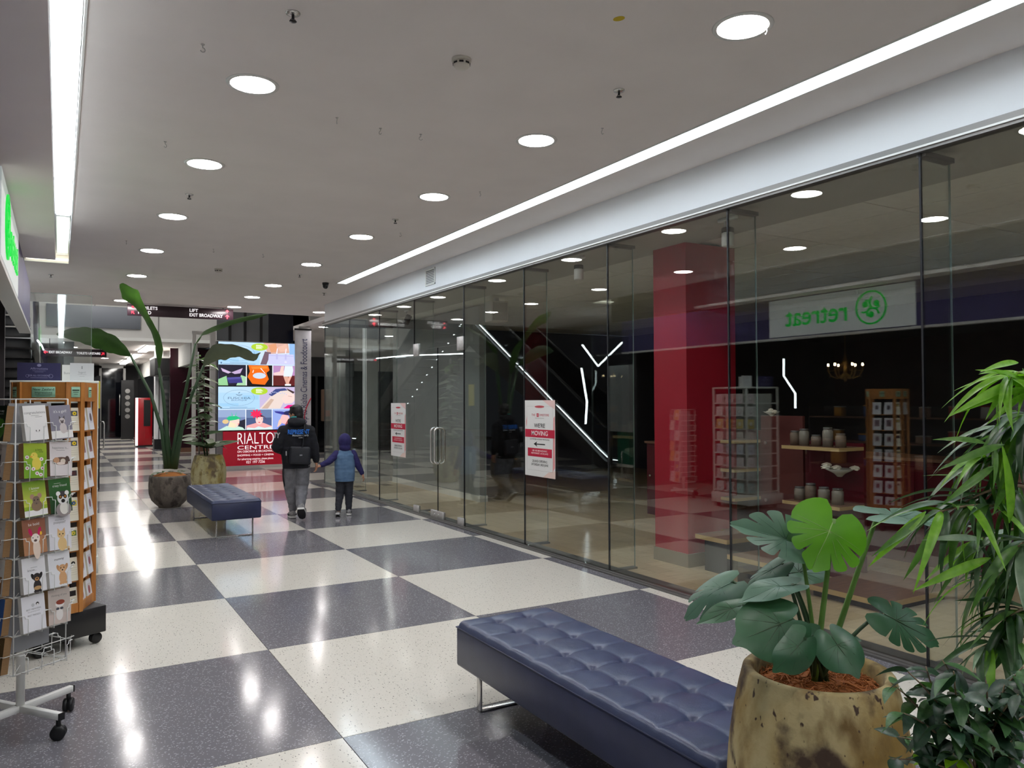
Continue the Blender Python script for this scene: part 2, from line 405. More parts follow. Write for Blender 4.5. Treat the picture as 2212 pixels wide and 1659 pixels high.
# ------------------------------------------------------------------ right: fascia, head channel
struct('wall_right', MB().box(GX, GX+0.15, YC0, 14.82, 3.15, HC).box(GX+0.15, 10.5, 14.67, 14.82, 3.15, HC), M_FASC)
struct('trim_3', MB().box(4.415, 4.49, YC0, 14.86, GTOP-0.01, 3.15).box(4.49, 10.5, 14.76, 14.86, GTOP-0.01, 3.15), M_ALU)
struct('trim_4', MB().box(4.405, 4.416, YC0, 14.86, 3.10, 3.112), M_WHITE)

# ------------------------------------------------------------------ glass shopfront
PANE = lambda y0, y1, z0, z1: MB().box(GX-0.006, GX+0.006, y0+0.006, y1-0.006, z0, z1)
wn = 0
def window(y0, y1, z0=0.02, z1=GTOP, fin=True):
    global wn
    wn += 1; root = sempty('window_%d' % wn, (0, 0, 0))
    obj('glass_pane', PANE(y0, y1, z0, z1), M_GLASS, root)
    if fin:
        obj('glass_fin', MB().box(GX+0.008, GX+0.30, y1-0.006, y1+0.006, z0, GTOP), M_GLASS, root)
        obj('fin_edge', MB().box(GX+0.30, GX+0.304, y1-0.006, y1+0.006, z0, GTOP), M_EDGE, root)
        obj('joint_seal', MB().box(GX-0.007, GX+0.008, y1-0.006, y1+0.006, z0, GTOP), M_SEAL, root)
        obj('fin_shoe', MB().box(GX+0.01, GX+0.31, y1-0.03, y1+0.03, 0.002, 0.02).box(GX+0.01, GX+0.31, y1-0.03, y1+0.03, GTOP-0.03, GTOP), M_ALU, root)
    return root
for a, b in zip(JOINTS, JOINTS[1:]):
    if abs(a-8.80) < 1e-6:
        window(a, b, 2.345, GTOP)
    else: window(a, b)
# end return pane of the shopfront
wn += 1; wr = sempty('window_%d' % wn)
obj('glass_pane', MB().box(GX+0.01, 6.05, 14.794, 14.806, 0.02, GTOP), M_GLASS, wr)
obj('glass_pane', MB().box(6.06, 7.6, 14.794, 14.806, 0.02, GTOP), M_GLASS, wr)
obj('joint_seal', MB().box(6.05, 6.06, 14.79, 14.81, 0.02, GTOP), M_SEAL, wr)
# double glass doors
def handle_path(y, side):
    x0 = GX+side*0.008; x1 = GX+side*0.075; z0, z1 = 0.76, 1.24; r = 0.05; pts = [(x0, y, z0), (x1-side*r, y, z0)]
    for k in range(1, 5): a = k*PI/8; pts.append((x1-side*r+side*r*math.sin(a), y, z0+r-r*math.cos(a)))
    for k in range(0, 5): a = k*PI/8; pts.append((x1-side*r+side*r*math.cos(a), y, z1-r+r*math.sin(a)))
    pts.append((x0, y, z1)); return pts
for n, (ya, yb, hinge, meet) in enumerate(((8.80, 9.60, 8.80, 9.60), (9.60, 10.40, 10.40, 9.60))):
    d = sempty('door_%d' % (n+1))
    obj('glass_leaf', PANE(ya+0.002, yb-0.002, 0.03, 2.335), M_GLASS, d)
    hy = 9.60-0.06 if n == 0 else 9.60+0.06
    h = obj('pull_handle', MB().tube(handle_path(hy, -1), 0.0125, 12).tube(handle_path(hy, 1), 0.0125, 12), M_CHROME, d)
    s = 1 if n == 0 else -1
    for z0, z1 in ((2.26, 2.345+0.09), (0.012, 0.11)):
        y0, y1 = sorted((hinge-s*0.0, hinge+s*0.17))
        obj('patch_fitting', MB().bbox(GX-0.02, GX+0.02, y0, y1, z0, z1, 0.004, 1), M_STEEL, d)
    y0, y1 = sorted((9.60+(-0.005 if n == 0 else 0.005), 9.60-s*0.20))
    lk = obj('bottom_lock', MB().bbox(GX-0.02, GX+0.02, y0, y1, 0.014, 0.115, 0.004, 1), M_STEEL, d)
    obj('lock_cylinder', MB().cyl((GX-0.03, 9.60-s*0.06, 0.065), (GX-0.018, 9.60-s*0.06, 0.065), 0.016), M_CHROME, lk)
    obj('edge_seal', MB().box(GX-0.007, GX+0.007, 9.60-s*0.008, 9.60-s*0.002, 0.03, 2.335) if n == 0 else MB().box(GX-0.007, GX+0.007, hinge-0.006, hinge+0.0, 2.34, GTOP), M_SEAL, d)

# ------------------------------------------------------------------ inside the right shop
sf = struct('floor_shop', MB().box(4.60, 12.0, -4.2, 14.78, -0.1, -0.004), mat('shop subfloor', S(120, 102, 78), 0.6))
pl = [MB().box(-0.09, 0.09, -0.6, 0.6, -0.004, 0.002).mesh('floor_plank', m) for m in (M_WOODF, M_WOODF2)]
for i in range(19):
    for j in range(14):
        y = -1.5+j*1.2+(0.4*(i % 3))
        if y > 14.1: continue
        o = link(bpy.data.objects.new('floor_plank', pl[(i*5+j*3+i//2) % 2]), sf); o.location = (4.70+i*0.183, y, 0)
struct('floor_shop_rear', MB().box(8.1, 12.0, -4.2, 14.78, -0.003, 0.002), M_WOODF2)
sc_ = struct('ceiling_shop', MB().box(4.60, 5.35, -4.2, 14.67, 3.13, 3.2).box(5.35, 12.0, -4.2, 14.67, 3.165, 3.2), mat('ceiling grid', S(186, 186, 178), 0.6))
tl = MB().box(-0.295, 0.295, -0.595, 0.595, 3.158, 3.164).mesh('ceiling_tile', noise_col('ceiling tile board', S(232, 232, 224), S(238, 238, 230), 12, 0.9))
for i in range(9):
    for j in range(13):
        o = link(bpy.data.objects.new('ceiling_tile', tl), sc_); o.location = (5.65+i*0.602, -0.4+j*1.204, 0)
struct('wall_shop_back', MB().box(11.9, 12.0, -4.2, 14.78, 0, 3.2), M_DARKSHOP)
struct('wall_shop_partition', MB().box(5.76, 5.88, 10.85, 14.55, 0, 3.13), M_GREYW)
struct('baseboard_partition', MB().box(5.745, 5.895, 10.83, 14.55, 0, 0.10), M_WHITE)
struct('wall_shop_end', MB().box(7.6, 12.0, 14.70, 14.78, 0, 3.15), M_DARKSHOP)
struct('wall_behind_right', MB().box(4.6, 12.0, -4.2, -4.1, 0, 3.2), M_DARKSHOP)
rc = thing('shop_column', 'bright red square column with a grey plinth inside the glass fronted shop', 'column')
obj('shaft', MB().box(5.20, 5.86, 5.55, 6.02, 0.13, 3.13), M_RED, rc)
obj('plinth', MB().box(5.188, 5.872, 5.538, 6.032, 0.0, 0.13), mat('plinth laminate', S(150, 136, 116), 0.5), rc)
po = obj('power_outlet', MB().bbox(5.60, 5.74, 5.528, 5.54, 0.045, 0.105, 0.003, 1), M_WHITE, rc)
obj('socket', MB().box(5.62, 5.655, 5.526, 5.53, 0.06, 0.09).box(5.685, 5.72, 5.526, 5.53, 0.06, 0.09), M_BLACK, po)
obj('cover_plate', MB().bbox(5.46, 5.56, 5.53, 5.54, 0.05, 0.1, 0.003, 1), M_ALU, rc)

# ------------------------------------------------------------------ the left shop seen mostly in the glass: fascia with sign, open dark front
struct('fascia_left', MB().box(-0.437, -0.337, YC0, 11.6, 2.52, 3.10), M_PURPLE)
struct('trim_5', MB().box(-0.45, -0.325, YC0, 11.6, 2.49, 2.522), M_WHITE)
struct('floor_left_shop', MB().box(-6.5, -1.862, -4.2, 12.7, -0.005, 0.0), noise_col('dark shop floor', S(58, 50, 46), S(70, 60, 54), 3, 0.4))
struct('ceiling_left_shop', MB().box(-6.5, -0.437, -4.2, 11.6, 2.9, 3.0), mat('dark shop ceiling', S(70, 66, 66), 0.8))
struct('wall_left_shop_back', MB().box(-6.5, -6.4, -4.2, 12.7, 0, 3.0), mat('deep red shop wall', S(70, 26, 34), 0.6))
struct('wall_left_shop_end', MB().box(-6.5, -0.6, 11.5, 11.6, 0, 3.0), M_DARKSHOP)
struct('wall_behind', MB().box(-6.5, 4.6, -4.2, -4.1, 0, 3.7), M_MALLW)

# ------------------------------------------------------------------ beyond the ceiling edge: tall void, bulkhead, far corridor
struct('ceiling_void', MB().box(-6.0, 10.5, 16.9, 24.0, 6.0, 6.1), mat('void ceiling', S(150, 150, 150), 0.8))
struct('wall_ceiling_edge', MB().box(-6.0, 10.5, 16.8, 16.9, HC+0.1, 6.0), M_CEIL)
bh = sempty('wall_bulkhead')
obj('face', MB().box(-6.0, 6.7, 24.0, 24.3, 3.36, 6.0), M_MALLW, bh)
obj('signboard', MB().bbox(-0.33, 1.95, 23.95, 24.0, 3.66, 4.26, 0.01, 1), mat('blank grey signboard', S(128, 132, 140), 0.5), bh)
for k in range(4): obj('panel_joint', MB().box(-2.4+k*1.6, -2.38+k*1.6, 23.985, 24.0, 3.36, 6.0), M_ALU, bh)
struct('wall_bulkhead_lip', MB().box(-6.0, 6.7, 23.93, 24.0, 3.33, 3.42), M_WHITE)
struct('ceiling_far', MB().box(-6.0, 4.2, 24.3, 42.5, 3.40, 3.5), M_CEIL)
struct('wall_far_end', MB().box(-3.0, 6.0, 42.0, 42.3, 0, 3.4), M_DARKSHOP)
struct('wall_far_left', MB().box(0.1, 0.35, 26.0, 42.0, 0, 3.4), noise_col('grey marble', S(84, 88, 88), S(120, 124, 124), 3, 0.3))
struct('wall_far_right', MB().box(3.3, 3.5, 24.3, 42.0, 2.75, 3.4), M_MALLW)
struct('wall_far_shopfront', MB().box(3.06, 6.0, 27.0, 27.1, 0.12, 3.36), mat('maroon shop panel', S(58, 22, 34), 0.15))
struct('baseboard_far', MB().box(3.06, 6.0, 26.96, 27.0, 0.0, 0.14), M_SHELFW)
struct('wall_far_shop_side', MB().box(3.3, 3.4, 27.1, 42.0, 0, 2.75), mat('dark glossy shop glass', S(26, 30, 34), 0.1))
pc = thing('mall_pillar', 'white clad square pillar with a black base beside the red vending machine', 'pillar')
obj('cladding', MB().box(2.82, 3.06, 29.0, 29.4, 0.35, 3.4), M_FASC, pc)
obj('base', MB().box(2.80, 3.08, 28.97, 29.43, 0, 0.35), M_BLACK, pc)
obj('corner_strip', MB().box(2.93, 2.95, 28.985, 29.0, 0.35, 3.4), M_DARKM, pc)
# right side beyond the shop: side mall
struct('wall_side_far', MB().box(5.9, 10.5, 24.0, 24.2, 2.6, 6.0), M_MALLW)
struct('wall_side_shopfront', MB().box(5.9, 10.5, 24.25, 24.35, 0, 2.6), mat('black shop glass', S(16, 18, 22), 0.08))
struct('wall_side_right', MB().box(10.4, 10.5, 14.8, 24.0, 0, 6.0), M_MALLW)
struct('wall_side_pillar', MB().box(5.55, 5.80, 15.5, 15.75, 0, 3.5), M_FASC)
struct('wall_left_mall', MB().box(-6.1, -6.0, 11.6, 24.0, 0, 6.0), mat('dark atrium wall', S(60, 60, 66), 0.5))
struct('floor_left_mall', MB().box(-6.5, -3.4, 12.7, 24.0, -0.005, 0.0), M_TDARK)
struct('floor_void_rear', MB().box(-6.5, 0.1, 24.0, 31.0, -0.005, 0.0), M_TDARK)
struct('wall_void_rear', MB().box(-6.5, 0.1, 30.9, 31.0, 0, 3.4), M_DARKSHOP)
# ------------------------------------------------------------------ recessed downlights
ring_me = MB().lathe([(0.128, -0.006), (0.150, -0.006), (0.152, 0.0), (0.126, 0.0), (0.128, -0.006)], n=40, caps=False).mesh('trim_ring', M_WHITE)
def disc(r, z, n=40):
    return MB().add([(r*math.cos(2*PI*k/n), r*math.sin(2*PI*k/n), z) for k in range(n)], [tuple(reversed(range(n)))])
diff_me = disc(0.127, -0.003).mesh('diffuser', M_LED)
ORD = ['nearest', 'second', 'third', 'fourth', 'fifth', 'sixth', 'seventh', 'eighth', 'ninth', 'tenth', 'eleventh', 'twelfth']
def downlight(x, y, z, label, group='round downlights of the mall ceiling', sc=1.0):
    t = thing('downlight', label, 'downlight', (x, y, z), 0, group)
    obj('trim_ring', ring_me, None, t); obj('diffuser', diff_me, None, t); t.scale = (sc, sc, 1); return t
LY = [-3.1, -1.15, 0.8, 2.75, 4.72, 6.50, 8.50, 10.55, 12.75, 14.35, 16.0]
for i, y in enumerate(LY):
    k = i-4
    lab = ('round ceiling downlight, %s from the camera in the left hand row' % ORD[k]) if k >= 0 else 'round ceiling downlight above the camera and out of view, left row'
    downlight(0.98, y, HC, lab)
for i, y in enumerate(LY):
    k = i-3
    lab = ('round ceiling downlight, %s from the camera in the right hand row' % ORD[k]) if k >= 0 else 'round ceiling downlight above the camera and out of view, right row'
    downlight(2.98, y, HC, lab)
downlight(4.72, 16.1, HC, 'lone round downlight just past the end of the white fascia')
downlight(5.9, 19.0+2.2, 3.5, 'round downlight in the side mall beside the tall banner') if False else None
# linear lights
t = thing('linear_light', 'long bright white strip light in the ceiling slot beside the glass shopfront', 'strip light', (0, 0, HC), 0, 'strip lights in the ceiling slots')
obj('diffuser', MB().box(3.805, 3.945, -4.1, 12.0, 0.02, 0.03), M_STRIP, t)
obj('housing', MB().box(3.802, 3.948, -4.15, 12.02, 0.031, 0.09), M_WHITE, t)
t = thing('linear_light', 'broken row of strip lights in the ceiling slot at far left above the shop', 'strip light', (0, 0, HC), 0, 'strip lights in the ceiling slots')
obj('housing', MB().box(-0.06, 0.085, -4.1, 12.0, 0.10, 0.15), M_WHITE, t)
y = -4.0
while y < 9.0:
    obj('diffuser', MB().box(-0.045, 0.075, y, y+1.40, 0.085, 0.099), M_STRIP, t); y += 1.50
M_DIM = mat('trough end glow', (1, 1, 1), 0.5, emit=(0.86, 1.0, 0.84), es=0.42)  # faint glow standing in for the lit trough past the last tube
obj('end_diffuser', MB().box(-0.045, 0.075, 9.55, 11.8, 0.087, 0.099), M_DIM, t)
obj('end_lamp', MB().box(0.015, 0.06, 9.75, 10.9, 0.080, 0.0865), M_STRIP, t)  # extra lamp added past the last tube to brighten the trough end
obj('cross_lamp', MB().box(-0.40, 0.085, 11.93, 12.015, 0.02, 0.035), mat('slot end glow', (1, 1, 1), 0.5, emit=(1.0, 1.0, 0.82), es=0.8), t)  # glowing strip added for the bright line where the lit slot ends
# far corridor lights
for k, yy in enumerate((28.0, 33.0, 37.5)):
    t = thing('batten_light', 'long fluorescent batten, %s of three down the far corridor' % ORD[k], 'strip light', (2.45, yy, 3.38), 0, 'battens of the far corridor')
    obj('diffuser', MB().box(-0.12, 0.12, -1.6, 1.6, -0.03, 0.0), M_FARL, t); obj('housing', MB().box(-0.14, 0.14, -1.65, 1.65, 0.0, 0.018), M_WHITE, t)
fl_spots = [(0.2, 26.4), (0.35, 28.5), (0.5, 31.5), (1.45, 27.5), (1.5, 30.5), (1.55, 35.0)]
for k, (xx, yy) in enumerate(fl_spots):
    downlight(xx, yy, 3.398, 'small round downlight over the far corridor, %s of six' % ORD[k], 'downlights of the far corridor')
for k, (xx, yy, zz) in enumerate(((5.95, 18.6, 3.5), (6.6, 22.0, 3.5))): pass
for k, (xx, yy) in enumerate(((-3.5, 19.5), (0.5, 19.0), (3.5, 21.5), (0.8, 22.2))):  # unseen fill lamps added to brighten the bulkhead and void
    t = thing('fill_panel', 'square ceiling panel light high in the atrium void, %s of four' % ORD[k], 'panel light', (xx, yy, 5.99), 0, 'panel lights of the void')
    obj('diffuser', MB().box(-0.6, 0.6, -0.6, 0.6, -0.03, -0.02), mat('void fill light', (1, 1, 1), 0.5, emit=(1.0, 0.97, 0.94), es=4.0), t); obj('frame', MB().box(-0.63, 0.63, -0.63, 0.63, -0.02, 0.0), M_WHITE, t)
# side mall ceiling (lower slab past the void) with its lamps
struct('ceiling_side', MB().box(5.3, 10.5, 16.9, 24.0, 3.5, 3.6), M_CEIL)
downlight(5.75, 19.2, HC, 'round downlight beside the tall hanging banner')
downlight(6.9, 17.4, HC, 'round downlight of the side mall seen through the end glass')
downlight(8.2, 21.0, HC, 'round downlight deep in the side mall beyond the glass')
# ------------------------------------------------------------------ tufted benches
BW, BL, BZ0, BZ1 = 0.57, 1.88, 0.215, 0.45
def bench_top():
    mb = MB(); nx, ny = 56, 170; r = 0.035; vs = []; fs = []
    bx = (-BW/6, BW/6); nb = 9; by = [-BL/2+BL*(k+0.55)/(nb+0.1) for k in range(nb)]
    for j in range(ny+1):
        for i in range(nx+1):
            x = -BW/2+BW*i/nx; y = -BL/2+BL*j/ny
            ex = max(0, (abs(x)-(BW/2-r))/r); ey = max(0, (abs(y)-(BL/2-r))/r); e = min(1, math.hypot(ex, ey))
            z = BZ1-r*(1-math.sqrt(max(0, 1-e*e)))
            inner = max(0.0, 1-e)
            ax = min(abs(x-q) for q in bx); ay = min(abs(y-q) for q in by)
            d = math.hypot(ax, ay)
            puff = 0.0035*(1-math.exp(-(ax/0.04)**2)) + 0.003*(1-math.exp(-(ay/0.04)**2))
            z += (puff-0.0065)*inner
            z -= inner*(0.018*math.exp(-(d/0.017)**2) + 0.006*math.exp(-(d/0.045)**2))
            z -= inner*0.0045*math.exp(-(ay/0.007)**2)*(1 if abs(x) < BW/2-0.02 else 0.3)
            z -= inner*0.0030*math.exp(-(ax/0.006)**2)
            vs.append((x, y, z))
    for j in range(ny):
        for i in range(nx):
            a = j*(nx+1)+i; fs.append((a, a+1, a+nx+2, a+nx+1))
    mb.add(vs, fs, True); mb._b = (bx, by); return mb
bt = bench_top()
def make_bench():
    t = thing('bench', 'long navy leatherette bench with button tufted top beside the stained pot', 'bench', (2.095, 1.80+BL/2, 0), 0, 'navy tufted benches')
    obj('seat', bt, M_NAVY, t)
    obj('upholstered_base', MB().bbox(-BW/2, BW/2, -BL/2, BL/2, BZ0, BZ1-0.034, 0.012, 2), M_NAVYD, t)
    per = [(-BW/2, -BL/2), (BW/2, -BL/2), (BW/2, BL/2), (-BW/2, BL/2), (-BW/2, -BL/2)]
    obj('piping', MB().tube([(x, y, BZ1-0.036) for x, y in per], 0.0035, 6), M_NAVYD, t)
    bx, by = bt._b
    bme = MB().ell((0, 0, 0), (0.009, 0.009, 0.004), nu=10, nv=6).mesh('button', M_NAVY)
    for x in bx:
        for y in by:
            o = obj('button', bme, None, t); o.location = (x, y, BZ1-0.0285)
    for y in (-BL/2+0.12, BL/2-0.12):
        obj('leg_frame', MB().bbox(-0.215, -0.205, y-0.022, y+0.022, 0.0, BZ0+0.01, 0.002, 1).bbox(0.205, 0.215, y-0.022, y+0.022, 0.0, BZ0+0.01, 0.002, 1)
            .bbox(-0.215, 0.215, y-0.022, y+0.022, 0.0, 0.010, 0.002, 1), M_CHROME, t)
    return t
bench = make_bench()
b2 = dup(bench, (1.82, 10.58, 0), 0, 'navy leatherette bench standing in front of the two far potted plants'); b2.scale = (0.99, 1.09, 1)

# ------------------------------------------------------------------ pots
def pot_material(name, base, mid, dark, s=1.0):
    m = mat(name, base, 0.75); n, l, b = nt(m)
    tc = n.new('ShaderNodeTexCoord'); prev = None
    def layer(scale, lo, hi, col, prevsock, stretch=(1, 1, 0.6), det=6):
        mp = n.new('ShaderNodeMapping'); mp.inputs['Scale'].default_value = stretch; l.new(tc.outputs['Object'], mp.inputs[0])
        ns = n.new('ShaderNodeTexNoise'); ns.inputs['Scale'].default_value = scale*s; ns.inputs['Detail'].default_value = det; l.new(mp.outputs[0], ns.inputs['Vector'])
        mr = n.new('ShaderNodeMapRange'); mr.inputs['From Min'].default_value = lo; mr.inputs['From Max'].default_value = hi; l.new(ns.outputs['Fac'], mr.inputs[0])
        mx = n.new('ShaderNodeMixRGB'); l.new(mr.outputs[0], mx.inputs[0]); mx.inputs[2].default_value = (*col, 1)
        if prevsock is None: mx.inputs[1].default_value = (*base, 1)
        else: l.new(prevsock, mx.inputs[1])
        return mx.outputs[0], ns
    c, _ = layer(5, 0.45, 0.62, mid, None)
    c, _ = layer(9, 0.52, 0.66, tuple(0.5*x+0.5*y for x, y in zip(mid, dark)), c)
    c, _ = layer(6.5, 0.53, 0.64, dark, c, stretch=(1, 1, 1), det=12)
    c, ns = layer(45, 0.66, 0.70, dark, c, det=2)
    l.new(c, b.inputs['Base Color'])
    bp = n.new('ShaderNodeBump'); bp.inputs['Strength'].default_value = 0.35; bp.inputs['Distance'].default_value = 0.01
    n2 = n.new('ShaderNodeTexNoise'); n2.inputs['Scale'].default_value = 30*s; n2.inputs['Detail'].default_value = 8; l.new(tc.outputs['Object'], n2.inputs['Vector'])
    l.new(n2.outputs['Fac'], bp.inputs['Height']); l.new(bp.outputs[0], b.inputs['Normal'])
    return m
M_POT = pot_material('stained ochre stoneware', S(188, 172, 126), S(150, 122, 62), S(74, 56, 44))
M_POT2 = pot_material('mossy stoneware', S(176, 168, 128), S(150, 132, 66), S(98, 84, 62), 0.9)
M_CONC = pot_material('weathered concrete', S(116, 106, 96), S(92, 84, 76), S(66, 58, 52), 1.6)
def strands(n, r, z, seed, w=0.0016):
    rnd = random.Random(seed); mb = MB()
    for k in range(n):
        a = rnd.uniform(0, 2*PI); q = r*math.sqrt(rnd.random()); c = Vector((q*math.cos(a), q*math.sin(a), z+0.02*(1-(q/r)**2)))
        d = rnd.uniform(0, 2*PI); L = rnd.uniform(0.03, 0.09); dv = Vector((math.cos(d), math.sin(d), 0)); sv = Vector((-dv.y, dv.x, 0))*rnd.uniform(-0.02, 0.02)
        h = rnd.uniform(0.002, 0.02)
        pts = [c-dv*L/2, c+sv+Vector((0, 0, h)), c+dv*L/2+Vector((0, 0, rnd.uniform(-0.004, 0.01)))]
        pts = [Vector((p.x, p.y, p.z)) if math.hypot(p.x, p.y) < r else Vector((p.x*r/math.hypot(p.x, p.y), p.y*r/math.hypot(p.x, p.y), p.z)) for p in pts]
        mb.tube(pts, w, 3, cap=False)
    return mb
def egg_profile(H, R, rim, base):
    out = [(0.001, 0), (base, 0)]
    for k in range(1, 17):
        t = k/16.0
        # belly curve
        r = base+(R-base)*math.sin(min(1, t/0.55)*PI/2)**0.8 if t < 0.55 else R+(rim-R)*((t-0.55)/0.45)**1.9
        out.append((r, H*t))
    out += [(rim-0.006, H+0.006), (rim-0.022, H+0.006), (rim-0.032, H-0.004), (rim-0.036, H-0.06), (rim-0.045, H-0.12), (0.001, H-0.12)]
    return out
NP = Vector((1.94, 1.53, 0))
pot = thing('stone_pot', 'tall egg shaped stoneware pot with ochre and brown stains in the foreground', 'pot', NP, 0.4)
obj('body', MB().lathe(egg_profile(0.80, 0.262, 0.212, 0.15), n=64), M_POT, pot)
obj('fibre_mulch', MB().lathe([(0.001, 0.70), (0.17, 0.70), (0.178, 0.745), (0.15, 0.762), (0.08, 0.775), (0.001, 0.778)], n=40), M_SOIL, pot)
fs_ = obj('fibre_strands', strands(520, 0.175, 0.752, 3), mat('loose coir strands', S(172, 104, 54), 0.9), pot); fs_['kind'] = 'stuff'
BP = Vector((1.47, 12.92, 0))
bowl = thing('bowl_planter', 'round bottomed dark concrete planter holding the tall paddle leaf plant', 'planter', BP)
obj('body', MB().lathe([(0.001, 0), (0.155, 0), (0.165, 0.02), (0.20, 0.05), (0.262, 0.12), (0.295, 0.22), (0.302, 0.34), (0.295, 0.46), (0.285, 0.49), (0.262, 0.488), (0.255, 0.46), (0.25, 0.40), (0.001, 0.40)], n=48), M_CONC, bowl)
obj('fibre_mulch', MB().lathe([(0.001, 0.40), (0.25, 0.40), (0.255, 0.47), (0.18, 0.51), (0.08, 0.53), (0.001, 0.535)], n=32), mat('orange bark mulch', S(176, 112, 56), 0.9), bowl)
TP = Vector((at_y(451, 982, 14.0).x, 14.0, 0))
tpot = thing('stone_pot', 'mossy yellow stoneware pot behind the far bench', 'pot', TP, 1.3)
obj('body', MB().lathe(egg_profile(0.70, 0.285, 0.225, 0.20), n=48), M_POT2, tpot)
obj('fibre_mulch', MB().lathe([(0.001, 0.60), (0.185, 0.60), (0.19, 0.66), (0.001, 0.69)], n=32), mat('brown bark mulch', S(120, 76, 44), 0.9), tpot)
# ------------------------------------------------------------------ leaves
L_DEEP = leafmat('monstera leaf', S(44, 86, 58), S(60, 104, 72), 7, 0.36, 0.12)
L_PALE = leafmat('monstera leaf pale', S(82, 114, 98), S(98, 132, 112), 7, 0.4, 0.12)
L_BRIGHT = leafmat('young monstera leaf', S(92, 156, 34), S(108, 172, 46), 7, 0.38, 0.3)
L_STALK = mat('leaf stalk', S(104, 146, 66), 0.45)
L_STALKD = mat('dark leaf stalk', S(50, 78, 48), 0.5)
L_VEIN = mat('leaf vein', S(140, 180, 96), 0.45)
def monstera_mesh(seed, slits, L, W, fold, droop, side_droop, curl=0.0):
    rnd = random.Random(seed); mb = MB(); vs = []; fs = []
    def R(th):
        a = abs(th); r = 0.60*(1+0.10*math.cos(th)); r *= 1-0.62*math.exp(-((PI-a)/0.22)**2); r += 0.13*math.exp(-(a/0.16)**2); return r
    def P(th, q):
        r = R(th)*q; x = 0.36+r*math.cos(th); y = r*math.sin(th)*(W/L)*0.85
        z = fold*abs(y)-droop*max(0, x)**2*1.0-side_droop*y*y*2.2+0.02*math.sin(7*x+5*y+seed)+curl*abs(y)**3*6
        return (x*L, y*L, z*L)
    if slits: cuts = [0.0]+[0.42+0.44*k+rnd.uniform(-0.05, 0.05) for k in range(slits)]+[PI-0.02]
    else: cuts = [0.0, 0.8, 1.6, 2.4, PI-0.02]
    for sgn in (1, -1):
        for a, b in zip(cuts, cuts[1:]):
            na, nq = 9, 9; o = len(vs)
            depth = rnd.uniform(0.50, 0.72)
            for i in range(na+1):
                t = i/na
                for j in range(nq+1):
                    q = j/nq
                    sl = 0.0
                    if slits:
                        s_ = max(0, (q-depth)/(1-depth)); sl = 0.085*s_**0.5
                    lo = a+(sl*0.5 if a > 0.01 else 0); hi = b-(sl*0.5 if b < PI-0.1 else 0)
                    th = lo+(hi-lo)*t
                    qq = q
                    if slits: qq = q*(1-0.07*abs(2*t-1)**4*(q**2))
                    vs.append(P(sgn*th, qq))
            for i in range(na):
                for j in range(nq):
                    k = o+i*(nq+1)+j; f = (k, k+nq+1, k+nq+2, k+1); fs.append(f if sgn > 0 else tuple(reversed(f)))
    mb.add(vs, fs, True)
    rib = MB().tube([Vector(P(PI-0.001, 0.999))*1.0]+[Vector(P(0, q))+Vector((0, 0, 0.001*L)) for q in (0.0, 0.3, 0.6, 0.9)], [0.012*L, 0.012*L, 0.008*L, 0.005*L, 0.002*L], 5)
    for k in range(3):
        for sg in (1, -1):
            th = sg*(0.63+0.46*k); rib.tube([Vector(P(th, q))+Vector((0, 0, 0.0008*L)) for q in (0.0, 0.3, 0.6, 0.85)], [0.006*L, 0.005*L, 0.004*L, 0.001*L], 4)
    return mb, rib
def leaf_frame(B, T, N):
    x = (Vector(T)-Vector(B)).normalized(); z = Vector(N); z = (z-x*z.dot(x)).normalized(); y = z.cross(x)
    return Matrix.Translation(Vector(B)) @ Matrix((x, y, z)).transposed().to_4x4()
def curve_pts(a, b, bend, n=8):
    a, b, bend = Vector(a), Vector(b), Vector(bend); return [a*(1-t)**2+bend*2*t*(1-t)+b*t*t for t in [k/n for k in range(n+1)]]
mon = thing('monstera', 'split leaf monstera plant growing out of the foreground pot', 'plant', NP+Vector((0, 0, 0.76)))
UP = Vector((0, 0, 1)); TOC = -_f
PD = (NP+Vector((0, 0, 0.8))-CAM).dot(_f)      # depth of the pot from the camera
